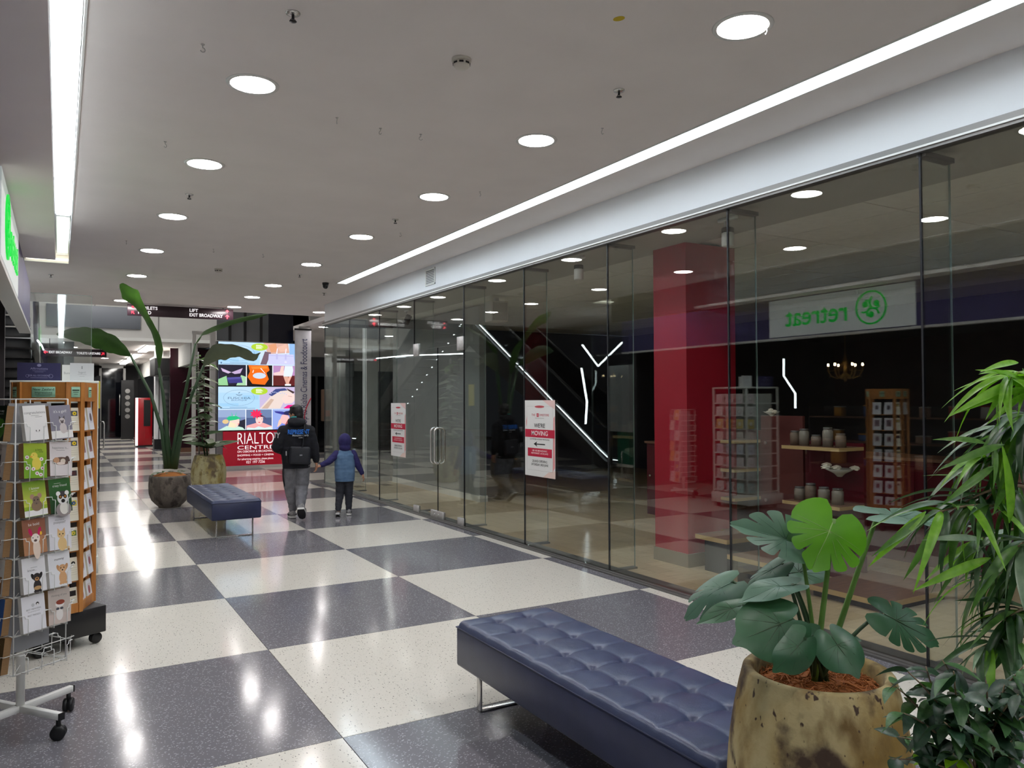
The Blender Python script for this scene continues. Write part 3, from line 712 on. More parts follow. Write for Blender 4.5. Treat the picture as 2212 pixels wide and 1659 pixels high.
# base px, tip px, depth offsets (base, tip), normal mix (up, toward camera), width ratio, slits, material, fold, droop, side droop
ML = [
 ((1802, 1121), (1756, 1232), -0.02, -0.08, (0.25, 1.0), 1.62, 3, 'b', 0.10, 0.05, 0.10),
 ((1730, 1180), (1600, 1118), 0.00, -0.02, (0.55, 0.8), 0.85, 3, 'p', 0.55, 0.25, 0.3),
 ((1895, 1114), (2050, 1112), 0.05, 0.10, (1.0, 0.22), 0.8, 3, 'p', 0.25, 0.10, 0.3),
 ((1706, 1240), (1790, 1212), 0.05, 0.12, (0.8, 0.55), 0.9, 0, 'd', 0.25, 0.10, 0.2),
 ((1690, 1216), (1596, 1250), 0.02, 0.05, (0.9, 0.5), 0.75, 2, 'p', 0.10, 0.35, 0.6),
 ((1582, 1255), (1478, 1296), 0.05, 0.02, (0.9, 0.6), 0.95, 2, 'p', 0.05, 0.45, 0.6),
 ((1712, 1262), (1600, 1278), -0.05, -0.10, (1.0, 0.28), 0.7, 0, 'p', 0.20, 0.15, 0.2),
 ((1604, 1308), (1506, 1338), -0.02, -0.05, (0.9, 0.35), 0.6, 0, 'd', 0.25, 0.10, 0.3),
 ((1712, 1338), (1602, 1376), -0.12, -0.20, (0.6, 0.9), 1.15, 0, 'd', 0.06, 0.20, 0.35),
 ((1905, 1325), (2046, 1378), -0.02, -0.06, (0.75, 0.75), 0.95, 4, 'd', 0.06, 0.22, 0.3),
 ((1795, 1372), (1848, 1438), -0.14, -0.22, (0.5, 0.9), 1.25, 0, 'd', 0.05, 0.20, 0.3),
 ((1738, 1380), (1688, 1442), -0.16, -0.22, (0.4, 1.0), 1.15, 0, 'd', 0.06, 0.25, 0.4),
 ((1762, 1370), (1690, 1395), -0.05, -0.10, (0.7, 0.7), 0.9, 0, 'd', 0.1, 0.2, 0.3),
 ((1850, 1382), (1822, 1362), -0.02, 0.02, (0.9, 0.5), 0.8, 0, 'd', 0.1, 0.2, 0.3),
]
loc0 = mon.location
for i, (bp, tp, d0, d1, nm, wr, sl, mk, fo, dr, sd) in enumerate(ML):
    B = at(bp[0], bp[1], PD+d0); T = at(tp[0], tp[1], PD+d1); N = UP*nm[0]+TOC*nm[1]
    L = (T-B).length*1.0
    if L < 0.12 and i not in (13,): L = max(L, 0.12)
    mb, rib = monstera_mesh(11+i, sl, L, L*wr*0.84, fo, dr, sd)
    lf = obj('leaf', mb, {'b': L_BRIGHT, 'p': L_PALE, 'd': L_DEEP}[mk], mon)
    # local base of blade (notch) sits on the stalk end
    Ml = Matrix.Translation(-loc0) @ leaf_frame(B, T, N) @ Matrix.Translation(Vector((-0.12*L, 0, 0))); lf.matrix_basis = Ml
    r = obj('midrib', rib, {'b': L_VEIN, 'p': L_PALE, 'd': L_STALKD}[mk], lf)
    root = at(1772+(i % 4-1.5)*9, 1418, PD+0.02*(i % 3-1))
    root.z = 0.775
    mid = root.lerp(B, 0.55)+Vector((0, 0, 0.05 if i not in (0, 2) else 0.01))
    inv = Ml.inverted() @ Matrix.Translation(-loc0)
    st = obj('stalk', MB().tube([inv @ p for p in curve_pts(root, B, mid)], [0.010-0.0005*k for k in range(9)] if i in (0, 2) else [0.007-0.0003*k for k in range(9)], 8), L_STALK if i in (0, 1, 2) else L_STALKD, lf)

# ------------------------------------------------------------------ long leaved fig at the right edge
def blade_mesh(name, m, width, droop, fold, twist=0.0, n=10):
    vs = []; fs = []
    for i in range(n+1):
        t = i/n; w = width*(math.sin(PI*min(1, t**0.8*0.98+0.02))**0.9)*(1-0.25*t); z = -droop*t*t; x = t*(1-0.12*droop*t)
        a = twist*t
        for s in (-1, 0, 1):
            y = s*w/2; zz = z+fold*abs(y); vs.append((x, y*math.cos(a), zz+y*math.sin(a)))
    for i in range(n):
        for s in (0, 1): k = i*3+s; fs.append((k, k+3, k+4, k+1))
    return MB().add(vs, fs, True).mesh(name, m)
A_D = leafmat('fig leaf dark', S(44, 78, 42), S(60, 96, 54), 9, 0.35, 0.15)
A_M = leafmat('fig leaf mid', S(72, 116, 48), S(92, 136, 60), 9, 0.36, 0.25)
A_B = leafmat('fig leaf young', S(108, 164, 36), S(130, 184, 58), 9, 0.38, 0.35)
A_P = leafmat('fig leaf silvery', S(112, 138, 112), S(130, 154, 126), 9, 0.35, 0.15)
TW = noise_col('fig twig', S(116, 98, 78), S(138, 118, 94), 30, 0.8)
blades = {k: [blade_mesh('leaf', m, 0.125+0.03*(q % 2), 0.22+0.28*q, 0.40, 0.15*(q-1)) for q in range(3)] for k, m in (('d', A_D), ('m', A_M), ('b', A_B), ('p', A_P))}
FD = 2.02
fig_root = at(2290, 1500, FD+0.1); fig_root.z = 0
fig = thing('long_leaf_fig', 'tall fig plant with long narrow drooping leaves at the right edge', 'plant', fig_root)
fr = fig.location.copy()
def put_leaf(plant, me, B, D, N, L, root):
    o = link(bpy.data.objects.new('leaf', me), plant)
    o.matrix_basis = Matrix.Translation(-root) @ leaf_frame(B, B+D, N) @ Matrix.Scale(L, 4); return o
rnd = random.Random(21)
trunk = [fr, at(2275, 1380, FD+0.08), at(2262, 1150, FD+0.05), at(2250, 980, FD+0.02), at(2250, 840, FD)]
tw = MB().tube([p-fr for p in trunk], [0.018, 0.015, 0.012, 0.008, 0.005], 8)
tips = [((2245, 830), (2180, 820)), ((2250, 900), (2150, 960)), ((2255, 1000), (2120, 1000)), ((2255, 1060), (2085, 1085)), ((2258, 1120), (2030, 1105)),
        ((2258, 1160), (2110, 1170)), ((2262, 1240), (2140, 1250)), ((2265, 1330), (2170, 1340)), ((2268, 1390), (2120, 1400)), ((2240, 940), (2230, 900)), ((2262, 1200), (2200, 1180))]
nodes = []
for a, b in tips:
    A = at(a[0], a[1], FD+0.04); B = at(b[0], b[1], FD+rnd.uniform(-0.16, 0.12)); mid = A.lerp(B, 0.5)+Vector((0, 0, 0.05))
    pts = curve_pts(A, B, mid, 6); tw.tube([p-fr for p in pts], [0.006-0.0006*k for k in range(7)], 5)
    nodes.append((A, B, pts, b))
obj('branches', tw, TW, fig)
for A, B, pts, b in nodes:
    n = 24
    for k in range(n):
        t = 0.30+0.70*(k+rnd.random())/n
        P = A.lerp(B, t)+Vector((0, 0, 0.05*2*t*(1-t)))
        out = (B-A).normalized(); az = rnd.uniform(-1.3, 1.3)
        D = (Matrix.Rotation(az, 3, 'Z') @ out); D.z = rnd.uniform(-0.9, 0.35)
        if b[1] < 900: D.z = rnd.uniform(-0.35, 0.35)
        D.normalize(); N = Vector((rnd.uniform(-.4, .4), rnd.uniform(-.4, .4), 1))
        r = rnd.random()
        if b[1] < 900: mk = 'b' if r < 0.8 else 'm'
        elif b == (2030, 1105): mk = 'b' if r < 0.25 else ('m' if r < 0.55 else ('p' if r < 0.65 else 'd'))
        else: mk = 'b' if r < 0.07 else ('m' if r < 0.32 else ('p' if r < 0.52 else 'd'))
        put_leaf(fig, blades[mk][rnd.randrange(3)], P, D, N, rnd.uniform(0.13, 0.21), fr)
# leaves that stand out against the glass
for (bx_, by_), (tx_, ty_), mk, L in (((2200, 783), (2172, 783), 'b', 0.17), ((2215, 822), (2145, 790), 'b', 0.16), ((2205, 820), (2062, 880), 'b', 0.20), ((2215, 838), (2085, 872), 'b', 0.20),
        ((2213, 850), (2150, 898), 'b', 0.15), ((2130, 958), (2034, 935), 'm', 0.13), ((2170, 960), (2040, 998), 'm', 0.17), ((2150, 1005), (2043, 1080), 'm', 0.18),
        ((2000, 1105), (1883, 1215), 'b', 0.16), ((2010, 1110), (1892, 1190), 'm', 0.16), ((2030, 1120), (1960, 1250), 'm', 0.16), ((2140, 1205), (1985, 1262), 'b', 0.19), ((2120, 1165), (2030, 1155), 'p', 0.18),
        ((2180, 1130), (2190, 960), 'b', 0.10), ((2150, 965), (2155, 1040), 'm', 0.12)):
    B = at(bx_, by_, FD-0.12); T = at(tx_, ty_, FD-0.16); D = (T-B); put_leaf(fig, blades[mk][0], B, D.normalized(), UP*0.6+TOC*0.8, max(L*0.9, D.length*1.02), fr)
obj('nursery_pot', MB().lathe([(0.001, 0), (0.13, 0), (0.17, 0.26), (0.18, 0.28), (0.165, 0.28), (0.15, 0.24), (0.001, 0.24)], n=32), M_BLACK, fig)

# ------------------------------------------------------------------ small leaved weeping fig, bottom right
def oval_mesh(name, m, width, droop, fold):
    vs = []; fs = []; n = 8
    for i in range(n+1):
        t = i/n; w = width*math.sin(PI*min(1, t*0.97+0.03)**0.85)**0.8*(1-0.35*t); z = -droop*t*t
        if t > 0.9: w *= 0.35
        for s in (-1, 0, 1): y = s*w/2; vs.append((t, y, z+fold*abs(y)))
    for i in range(n):
        for s in (0, 1): k = i*3+s; fs.append((k, k+3, k+4, k+1))
    return MB().add(vs, fs, True).mesh(name, m)
W_D = leafmat('weeping fig leaf', S(32, 58, 42), S(46, 76, 54), 12, 0.35, 0.1)
W_M = leafmat('weeping fig leaf mid', S(58, 96, 56), S(74, 114, 66), 12, 0.36, 0.2)
W_B = leafmat('weeping fig young leaf', S(130, 182, 40), S(150, 200, 60), 12, 0.4, 0.35)
ov = {k: [oval_mesh('leaf', m, 0.58, 0.2+0.25*q, 0.3) for q in range(2)] for k, m in (('d', W_D), ('m', W_M), ('b', W_B))}
WD = 1.62
wr_ = at(2120, 1659, WD); wr_.z = 0
wf = thing('weeping_fig', 'low bushy weeping fig with small dark leaves in the bottom right corner', 'plant', wr_)
wl = wf.location.copy(); rnd = random.Random(5)
wt = MB(); hub = at(2110, 1700, WD); wt.tube([Vector((0, 0, 0)), hub-wl], [0.012, 0.009], 7)
ends = [(1925, 1475), (1960, 1450), (2000, 1440), (2010, 1490), (2060, 1450), (2080, 1500), (2130, 1470), (2170, 1480), (2200, 1500), (1935, 1590), (1950, 1540), (1990, 1600), (2040, 1560), (2090, 1560), (2150, 1560), (2200, 1580),
        (1925, 1640), (2000, 1650), (2060, 1630), (2120, 1620), (2190, 1640), (2225, 1540), (2240, 1460), (2210, 1440), (2035, 1425)]
for (ex, ey) in ends:
    E_ = at(ex, ey, WD+rnd.uniform(-0.16, 0.14)); mid = hub.lerp(E_, 0.5)+Vector((rnd.uniform(-.03, .03), rnd.uniform(-.03, .03), 0.04))
    pts = curve_pts(hub, E_, mid, 6); wt.tube([p-wl for p in pts], [0.004, 0.0035, 0.003, 0.0025, 0.002, 0.0018, 0.0012], 5)
    for k in range(11):
        t = 0.42+0.58*(k+rnd.random())/11; i0 = min(5, int(t*6)); P = pts[i0].lerp(pts[i0+1], t*6-i0)
        az = rnd.uniform(0, 2*PI); D = Vector((math.cos(az), math.sin(az), rnd.uniform(-0.7, 0.3))).normalized()
        r = rnd.random(); mk = 'b' if (r < 0.05 and ey > 1540) else ('m' if r < 0.32 else 'd')
        put_leaf(wf, ov[mk][rnd.randrange(2)], P, D, Vector((rnd.uniform(-.6, .6), rnd.uniform(-.6, .6), 1)), rnd.uniform(0.045, 0.072), wl)
obj('branches', wt, TW, wf)
obj('nursery_pot', MB().lathe([(0.001, 0), (0.12, 0), (0.16, 0.24), (0.17, 0.26), (0.155, 0.26), (0.14, 0.22), (0.001, 0.22)], n=32), M_BLACK, wf)

# ------------------------------------------------------------------ tall paddle leaf plant in the bowl planter
P_D = leafmat('paddle leaf', S(46, 74, 36), S(62, 94, 48), 4, 0.4, 0.2)
P_G = leafmat('paddle leaf greyed', S(84, 92, 78), S(100, 108, 92), 4, 0.4, 0.1)
pad = thing('paddle_leaf_plant', 'tall plant with long stalks and big paddle leaves rising from the bowl planter', 'plant', BP+Vector((0, 0, 0.5)))
p0 = pad.location.copy(); DP = (BP+Vector((0, 0, 1.2))-CAM).dot(_f)
def ribbon(spine, widths, side, fold=0.2, n=24):
    pts = [Vector(p) for p in spine]; vs = []; fs = []
    def cat(t):
        x = t*(len(pts)-1); i = min(len(pts)-2, int(x)); u = x-i; a = pts[max(0, i-1)]; b = pts[i]; c = pts[i+1]; d = pts[min(len(pts)-1, i+2)]
        return 0.5*((2*b)+(c-a)*u+(2*a-5*b+4*c-d)*u*u+(3*b-a-3*c+d)*u**3)
    for i in range(n+1):
        t = i/n; p = cat(t); x = t*(len(widths)-1); k = min(len(widths)-2, int(x)); w_ = widths[k]+(widths[k+1]-widths[k])*(x-k)
        tg = (cat(min(1, t+0.02))-cat(max(0, t-0.02))).normalized(); sv = Vector(side[0]).lerp(Vector(side[1]), t); sv = (sv-tg*sv.dot(tg)).normalized(); nn = tg.cross(sv)
        for s in (-1, -0.5, 0, 0.5, 1):
            wob = 1+0.06*math.sin(t*37+s*3)
            vs.append(p+sv*s*w_/2*wob-nn*fold*abs(s)*w_/2)
    for i in range(n):
        for s in range(4): k = i*5+s; fs.append((k, k+5, k+6, k+1))
    return MB().add(vs, fs, True)
def paddle(stalk, spine, widths, side, m, fold=0.2, dd=0.0, rs=0.034):
    sp = [at(x, y, DP+d) for x, y, d in spine]
    lf = obj('leaf', ribbon([p-p0 for p in sp], widths, side, fold), m, pad)
    lf['label'] = 'paddle shaped leaf blade'
    st = [at(x, y, DP+d) for x, y, d in stalk]+[sp[0]]
    obj('stalk', MB().tube([p-p0 for p in st], [rs*1.6]+[rs-(rs-0.014)*k/len(st) for k in range(1, len(st))], 8), L_STALKD, lf)
PERP = Vector((0, 0, 1))
paddle([(362, 1012, 0), (350, 930, 0.02), (325, 850, 0.05)], [(282, 768, 0.1), (235, 738, 0.0), (180, 722, -0.1), (122, 722, -0.2)], [0.03, 0.30, 0.34, 0.24, 0.02], ((0.3, -0.5, 0.8), (0.1, -0.6, 0.8)), P_D, 0.25)
paddle([(368, 1012, 0), (360, 930, 0), (352, 850, 0)], [(343, 795, 0), (338, 735, -0.12), (318, 690, -0.3), (290, 645, -0.5), (262, 612, -0.75)], [0.03, 0.16, 0.11, 0.09, 0.13, 0.24, 0.05], (_f*1.0+_r*0.15, _f*0.5+_r*0.9), P_D, 0.35)
paddle([(372, 1012, 0), (382, 930, 0), (402, 840, 0)], [(422, 742, 0), (440, 716, 0.05), (490, 696, 0.1), (540, 684, 0.15), (578, 678, 0.18)], [0.05, 0.22, 0.24, 0.16, 0.14, 0.02], (_f*0.8+UP*0.4, _f*0.8+UP*0.7), P_D, 0.3)
paddle([(376, 1012, 0), (392, 930, -0.03), (412, 860, -0.06)], [(440, 790, -0.1), (470, 765, -0.15), (510, 760, -0.2), (545, 772, -0.2), (563, 762, -0.2)], [0.03, 0.30, 0.20, 0.18, 0.02], ((0.2, -0.6, 0.75), (0.2, -0.8, 0.6)), P_G, 0.25)
rnd = random.Random(9)
small = oval_mesh('leaf', leafmat('ground cover leaf', S(62, 92, 50), S(80, 110, 60), 9, 0.45, 0.15), 0.5, 0.5, 0.2)
for k in range(16):
    a = rnd.uniform(0, 2*PI); q = rnd.uniform(0.1, 0.27); put_leaf(pad, small, p0+Vector((q*math.cos(a), q*math.sin(a), 0.03)), Vector((math.cos(a), math.sin(a), rnd.uniform(0, 0.6))), UP, rnd.uniform(0.08, 0.13), p0)

# ------------------------------------------------------------------ layered leaf plant in the mossy pot
cro = thing('layered_leaf_plant', 'upright plant with tiers of flat pointed leaves in the mossy pot', 'plant', TP+Vector((0, 0, 0.68)))
c0 = cro.location.copy(); DC = (TP+Vector((0, 0, 1.2))-CAM).dot(_f)
C_D = leafmat('tier leaf', S(70, 92, 64), S(92, 114, 84), 5, 0.35, 0.15); C_G = leafmat('tier leaf grey', S(128, 138, 118), S(148, 156, 136), 5, 0.35, 0.1); C_B = leafmat('tier leaf fresh', S(76, 112, 48), S(94, 130, 60), 5, 0.35, 0.2)
tm = [oval_mesh('leaf', m, 0.40, 0.12+0.1*q, 0.25) for q, m in enumerate((C_D, C_G, C_B))]
stem = MB()
for dx in (-14, 2): stem.tube([at(447+dx*0.3, 985, DC)-c0, at(440+dx, 880, DC+0.03)-c0, at(438+dx, 775, DC)-c0], [0.014, 0.010, 0.006], 7)
obj('stems', stem, L_STALKD, cro)
for k in range(58):
    t = k/57.0; y = 955-185*t; x = 440+random.Random(k).uniform(-16, 10)
    P = at(x, y, DC); az = k*2.399; D = Vector((math.cos(az), math.sin(az), 0.05+rnd.uniform(-0.25, 0.25)))
    me = tm[2] if t > 0.9 else tm[rnd.choice((0, 1, 1))]
    put_leaf(cro, me, P, D.normalized(), UP+TOC*rnd.uniform(0.0, 0.7), rnd.uniform(0.26, 0.38)*(1-0.2*t), c0)
for k in range(18):
    az = k*2.399; D = Vector((math.cos(az), math.sin(az), 0.35)); P = at(455, 968, DC)
    put_leaf(cro, tm[0], P, D.normalized(), UP+TOC*0.5, rnd.uniform(0.36, 0.50), c0)
obj('support_stake', MB().tube([at(430, 990, DC+0.1)-c0, at(428, 760, DC+0.1)-c0], 0.012, 6), M_ALU, cro)
# ------------------------------------------------------------------ greeting card designs (flat print)
CW, CH = 0.116, 0.166
WHT, CRM, BLK, GRY, TAU = S(236, 234, 232), S(232, 226, 206), S(24, 22, 22), S(120, 116, 116), S(196, 184, 176)
class Card(Print):
    def e(s, x, y, a, b, c, rot=0): return s.ell(x*CW, y*CW, a*CW, b*CW, c, rot)
    def t(s, txt, y, size, c, x=0): return s.text(txt, x*CW, y*CW, size*CW, c)
    def lines(s, y, n, c, x=0, w=0.4):
        for k in range(n): s.rect(x*CW, (y-0.06*k)*CW, w*CW*(1-0.2*(k % 2)), 0.012*CW, c)
        return s
def dog(p, x, y, s, c, ear, muzzle=None, body=True):
    if body: p.e(x, y-0.42*s, 0.20*s, 0.30*s, c); p.e(x-0.13*s, y-0.66*s, 0.07*s, 0.06*s, c); p.e(x+0.13*s, y-0.66*s, 0.07*s, 0.06*s, c)
    p.e(x-0.2*s, y+0.06*s, 0.08*s, 0.16*s, ear, 0.4); p.e(x+0.2*s, y+0.06*s, 0.08*s, 0.16*s, ear, -0.4)
    p.e(x, y, 0.2*s, 0.2*s, c); p.e(x, y-0.08*s, 0.11*s, 0.09*s, muzzle or c)
    p.e(x-0.08*s, y+0.04*s, 0.028*s, 0.03*s, BLK); p.e(x+0.08*s, y+0.04*s, 0.028*s, 0.03*s, BLK); p.e(x, y-0.06*s, 0.045*s, 0.032*s, BLK)
def cat_(p, x, y, s, c, ear, body=True):
    if body: p.e(x+0.03*s, y-0.42*s, 0.22*s, 0.30*s, c); p.e(x+0.24*s, y-0.6*s, 0.14*s, 0.06*s, c)
    for sg in (-1, 1): p.poly([((x+sg*0.19*s)*CW, (y+0.02*s)*CW), ((x+sg*0.17*s)*CW, (y+0.3*s)*CW), ((x+sg*0.03*s)*CW, (y+0.15*s)*CW)], ear)
    p.e(x, y, 0.19*s, 0.17*s, c)
    p.e(x-0.08*s, y+0.02*s, 0.032*s, 0.03*s, BLK); p.e(x+0.08*s, y+0.02*s, 0.032*s, 0.03*s, BLK); p.e(x, y-0.06*s, 0.025*s, 0.018*s, S(190, 120, 120))
def mk(bgc): return Card(CW, CH, bgc)
def d_congrats():
    p = mk(WHT); p.t('congratulations', 0.42, 0.15, GRY); p.lines(0.30, 1, GRY, 0, 0.35); p.lines(0.24, 1, GRY, 0.15, 0.3); dog(p, 0.05, -0.36, 0.3, WHT, BLK, WHT); return p
def d_girl():
    p = mk(S(142, 138, 152)); p.rect(0, -0.52*CW, CW, 0.32*CW, WHT); cat_(p, 0.05, 0.05, 0.75, S(206, 196, 194), S(92, 84, 88)); p.e(0.05, 0.0, 0.07, 0.06, S(96, 84, 84)); p.t("it's a girl!", 0.45, 0.17, WHT); return p
def d_duck():
    p = mk(S(124, 172, 42)); p.grad(0, 0.3*CW, CW, 0.8*CW, S(124, 172, 42), S(176, 196, 60)); p.e(0.05, -0.12, 0.2, 0.27, S(226, 208, 84)); p.e(-0.05, 0.2, 0.15, 0.14, S(232, 214, 92)); p.e(-0.18, 0.16, 0.06, 0.03, S(226, 160, 60)); p.e(-0.08, 0.23, 0.015, 0.015, BLK)
    for x, y in ((-0.36, -0.3), (-0.1, -0.34), (0.3, -0.32), (0.06, -0.52), (0.22, -0.58), (-0.36, 0.14), (0.26, 0.06)):
        p.e(x, y, 0.085, 0.075, WHT); p.e(x, y, 0.03, 0.03, S(190, 70, 110))
    p.t('a little', 0.44, 0.12, S(60, 90, 20), 0.15); p.t('note', 0.36, 0.10, S(60, 90, 20), 0.25); return p
def d_happy():
    p = mk(S(222, 214, 214)); p.t('happiness is...', 0.46, 0.14, GRY); p.lines(0.36, 1, GRY, 0, 0.4); p.e(0.02, -0.1, 0.42, 0.17, S(104, 78, 66)); p.e(0.1, -0.1, 0.12, 0.1, S(220, 206, 190)); p.e(-0.2, -0.06, 0.14, 0.12, S(196, 150, 116)); p.e(0.3, -0.02, 0.1, 0.13, S(84, 66, 60)); p.e(0.0, -0.2, 0.2, 0.06, S(230, 214, 204)); return p
def d_mouse():
    p = mk(S(150, 180, 50)); p.grad(0, 0.2*CW, CW, 1.0*CW, S(206, 214, 90), S(110, 150, 36)); p.rect(0, -0.58*CW, CW, 0.24*CW, WHT); p.e(0.05, -0.3, 0.24, 0.22, S(140, 116, 92)); p.e(-0.12, 0.08, 0.1, 0.11, S(176, 140, 120)); p.e(0.2, 0.1, 0.1, 0.11, S(176, 140, 120)); p.e(0.04, -0.08, 0.16, 0.18, S(128, 108, 92)); p.e(-0.04, -0.06, 0.025, 0.03, BLK); p.e(0.11, -0.06, 0.025, 0.03, BLK); p.e(0.04, -0.2, 0.03, 0.025, S(80, 60, 60)); p.t('I know', 0.42, 0.16, WHT); p.lines(0.31, 1, WHT, 0, 0.25); return p
def d_lemur():
    p = mk(S(40, 86, 40)); p.grad(0, 0, CW, CH, S(26, 56, 30), S(56, 108, 50)); p.e(0.1, -0.6, 0.36, 0.3, S(150, 140, 140)); p.e(0.12, -0.55, 0.2, 0.26, S(226, 222, 214)); p.e(0.1, -0.12, 0.26, 0.26, S(224, 222, 220)); p.e(0.1, 0.06, 0.2, 0.12, S(70, 66, 70)); p.e(-0.1, 0.08, 0.1, 0.1, WHT); p.e(0.3, 0.08, 0.1, 0.1, WHT)
    for sg in (-1, 1): p.e(0.1+sg*0.11, -0.06, 0.08, 0.09, BLK); p.e(0.1+sg*0.11, -0.06, 0.04, 0.045, S(226, 150, 50)); p.e(0.1+sg*0.11, -0.06, 0.018, 0.02, BLK)
    p.e(0.1, -0.24, 0.09, 0.08, BLK); p.t('crazy friend', 0.42, 0.14, WHT); p.lines(0.52, 1, WHT, -0.1, 0.3); return p
def d_llama():
    p = mk(S(150, 98, 76)); p.rect(0, -0.35*CW, CW, 0.7*CW, S(184, 132, 96)); p.e(0.05, -0.5, 0.16, 0.42, S(226, 206, 190)); p.e(0.03, -0.08, 0.19, 0.2, S(238, 226, 216)); p.e(-0.17, 0.2, 0.07, 0.17, S(206, 30, 96), 0.3); p.e(0.22, 0.2, 0.07, 0.17, S(206, 30, 96), -0.3); p.e(0.28, 0.1, 0.05, 0.08, S(240, 190, 60)); p.e(-0.08, -0.04, 0.022, 0.025, BLK); p.e(0.13, -0.04, 0.022, 0.025, BLK); p.e(0.02, -0.16, 0.07, 0.05, S(90, 70, 66)); p.t('be bold', 0.5, 0.16, WHT); return p
def d_kitten():
    p = mk(S(226, 224, 230)); cat_(p, 0.05, -0.1, 0.95, S(226, 192, 136), S(220, 176, 130)); p.t('What kind of', 0.52, 0.08, GRY); p.t('pussycat?', 0.42, 0.15, GRY); return p
def d_puppy():
    p = mk(S(232, 231, 234)); dog(p, 0.1, -0.12, 0.85, S(52, 46, 46), BLK, S(190, 140, 92)); p.e(0.1, -0.55, 0.16, 0.08, S(200, 160, 110)); p.lines(0.3, 1, GRY, 0, 0.28); p.t('know...', 0.2, 0.14, GRY, -0.08); return p
def d_mummy():
    p = mk(S(230, 230, 234)); dog(p, 0.12, 0.0, 0.9, S(216, 168, 122), S(200, 150, 106), S(226, 184, 142)); p.t('mummy', 0.42, 0.14, GRY); return p
def d_words():
    p = mk(S(234, 233, 238)); p.e(0.18, 0.34, 0.07, 0.07, BLK); p.e(0.18, 0.31, 0.05, 0.05, WHT); p.e(-0.02, 0.32, 0.07, 0.07, S(200, 200, 204)); p.t('BEST MEMORIES', 0.16, 0.09, GRY); p.t('start with the best friends', 0.07, 0.05, GRY); p.t('BEST FRIENDS', -0.08, 0.09, GRY); return p
def d_bow():
    p = mk(TAU); p.rect(0, -0.5*CW, CW, 0.4*CW, S(206, 190, 182)); p.e(0.0, -0.32, 0.16, 0.26, S(232, 226, 222)); p.e(0.02, 0.08, 0.2, 0.12, S(232, 226, 222)); p.e(0.05, 0.16, 0.2, 0.1, S(150, 70, 52)); p.e(-0.08, -0.1, 0.08, 0.05, S(70, 74, 84)); p.e(0.1, -0.1, 0.08, 0.05, S(70, 74, 84)); p.t('thinking of you', 0.46, 0.12, GRY); return p
def d_squirrel():
    p = mk(S(34, 44, 30)); p.e(0.25, -0.2, 0.25, 0.4, S(70, 120, 40)); p.e(0.0, -0.35, 0.24, 0.32, S(196, 176, 150)); p.e(0.02, 0.0, 0.18, 0.16, S(180, 158, 130)); p.e(-0.08, 0.17, 0.04, 0.09, S(160, 138, 112)); p.e(0.14, 0.17, 0.04, 0.09, S(160, 138, 112)); p.e(-0.04, 0.02, 0.025, 0.025, BLK); p.t('some say', 0.5, 0.14, WHT, 0.1); p.lines(0.38, 1, WHT, 0.2, 0.3); return p
def d_bwcat():
    p = mk(TAU); cat_(p, 0.05, 0.0, 1.1, S(60, 56, 58), S(60, 56, 58)); p.e(0.05, -0.5, 0.16, 0.26, WHT); p.t("I'm sorry", 0.5, 0.14, GRY); return p
def d_pup2():
    p = mk(S(206, 196, 188)); dog(p, -0.02, 0.02, 1.05, S(194, 150, 104), S(170, 124, 82)); p.t('thank you', 0.5, 0.15, GRY, 0.1); return p
def d_hug():
    p = mk(S(214, 204, 196)); p.e(0.0, -0.15, 0.36, 0.24, S(190, 160, 140)); p.e(0.1, -0.05, 0.2, 0.16, S(206, 180, 160)); p.t('love in a hug', 0.42, 0.12, GRY); return p
def d_think():
    p = mk(S(214, 208, 202)); p.rect(0, -0.3*CW, 0.84*CW, 0.66*CW, S(120, 84, 54)); dog(p, 0.0, -0.24, 1.4, S(186, 134, 84), S(150, 104, 62), None, False); p.t('thinking', 0.5, 0.14, GRY); p.t('of you', 0.38, 0.14, GRY, 0.1); return p
def d_horse():
    p = mk(S(60, 96, 156)); p.e(0.1, -0.4, 0.2, 0.4, S(226, 214, 196)); p.e(0.05, 0.08, 0.13, 0.26, S(232, 222, 206)); p.e(-0.02, 0.36, 0.03, 0.09, S(214, 200, 184)); p.e(0.13, 0.36, 0.03, 0.09, S(214, 200, 184)); p.e(0.03, -0.1, 0.08, 0.06, S(120, 100, 92)); return p
def d_bear():
    p = mk(S(86, 66, 34)); p.e(0.05, -0.3, 0.3, 0.36, S(176, 122, 76)); p.e(0.05, 0.02, 0.2, 0.18, S(196, 142, 92)); p.e(0.05, -0.05, 0.08, 0.06, S(90, 60, 40)); p.t('you are so', 0.46, 0.13, S(206, 196, 150)); return p
FRONT = [('white congratulations card with a tiny puppy', d_congrats, 'w'), ("grey-mauve it's a girl card with a seated cat", d_girl, 'k'), ('bright green card with a yellow duckling among daisies', d_duck, 'k'), ('happiness card with sleepy kittens', d_happy, 'k'),
         ('lime green card with a big eared mouse', d_mouse, 'k'), ('dark green crazy friend card with a lemur', d_lemur, 'k'), ('brown be bold card with a pink eared llama', d_llama, 'k'), ('white card with a ginger kitten', d_kitten, 'w'),
         ('white card with a black and tan puppy', d_puppy, 'w'), ('white mummy card with a sandy puppy', d_mummy, 'w'), ('white card with grey lines of words only', d_words, 'w'), ('taupe card with a bow tied dog', d_bow, 'k')]
SIDE = [('dark card with a pale squirrel', d_squirrel), ('taupe card with a black and white cat', d_bwcat), ('thank you card with a curly brown dog', d_pup2), ('pale hug card with a sleeping animal', d_hug), ('card with a brown dog face in a frame', d_think), ('blue card with a white horse', d_horse), ('brown card with a bear like animal', d_bear)]
def stack_mesh(w, h, t, m): return MB().box(-w/2, w/2, -h/2, h/2, -t, 0.0004).mesh('card_stack', m)
stk = {'k': stack_mesh(CW, CH, 0.034, M_KRAFT), 'w': stack_mesh(CW, CH, 0.022, M_PAPER)}
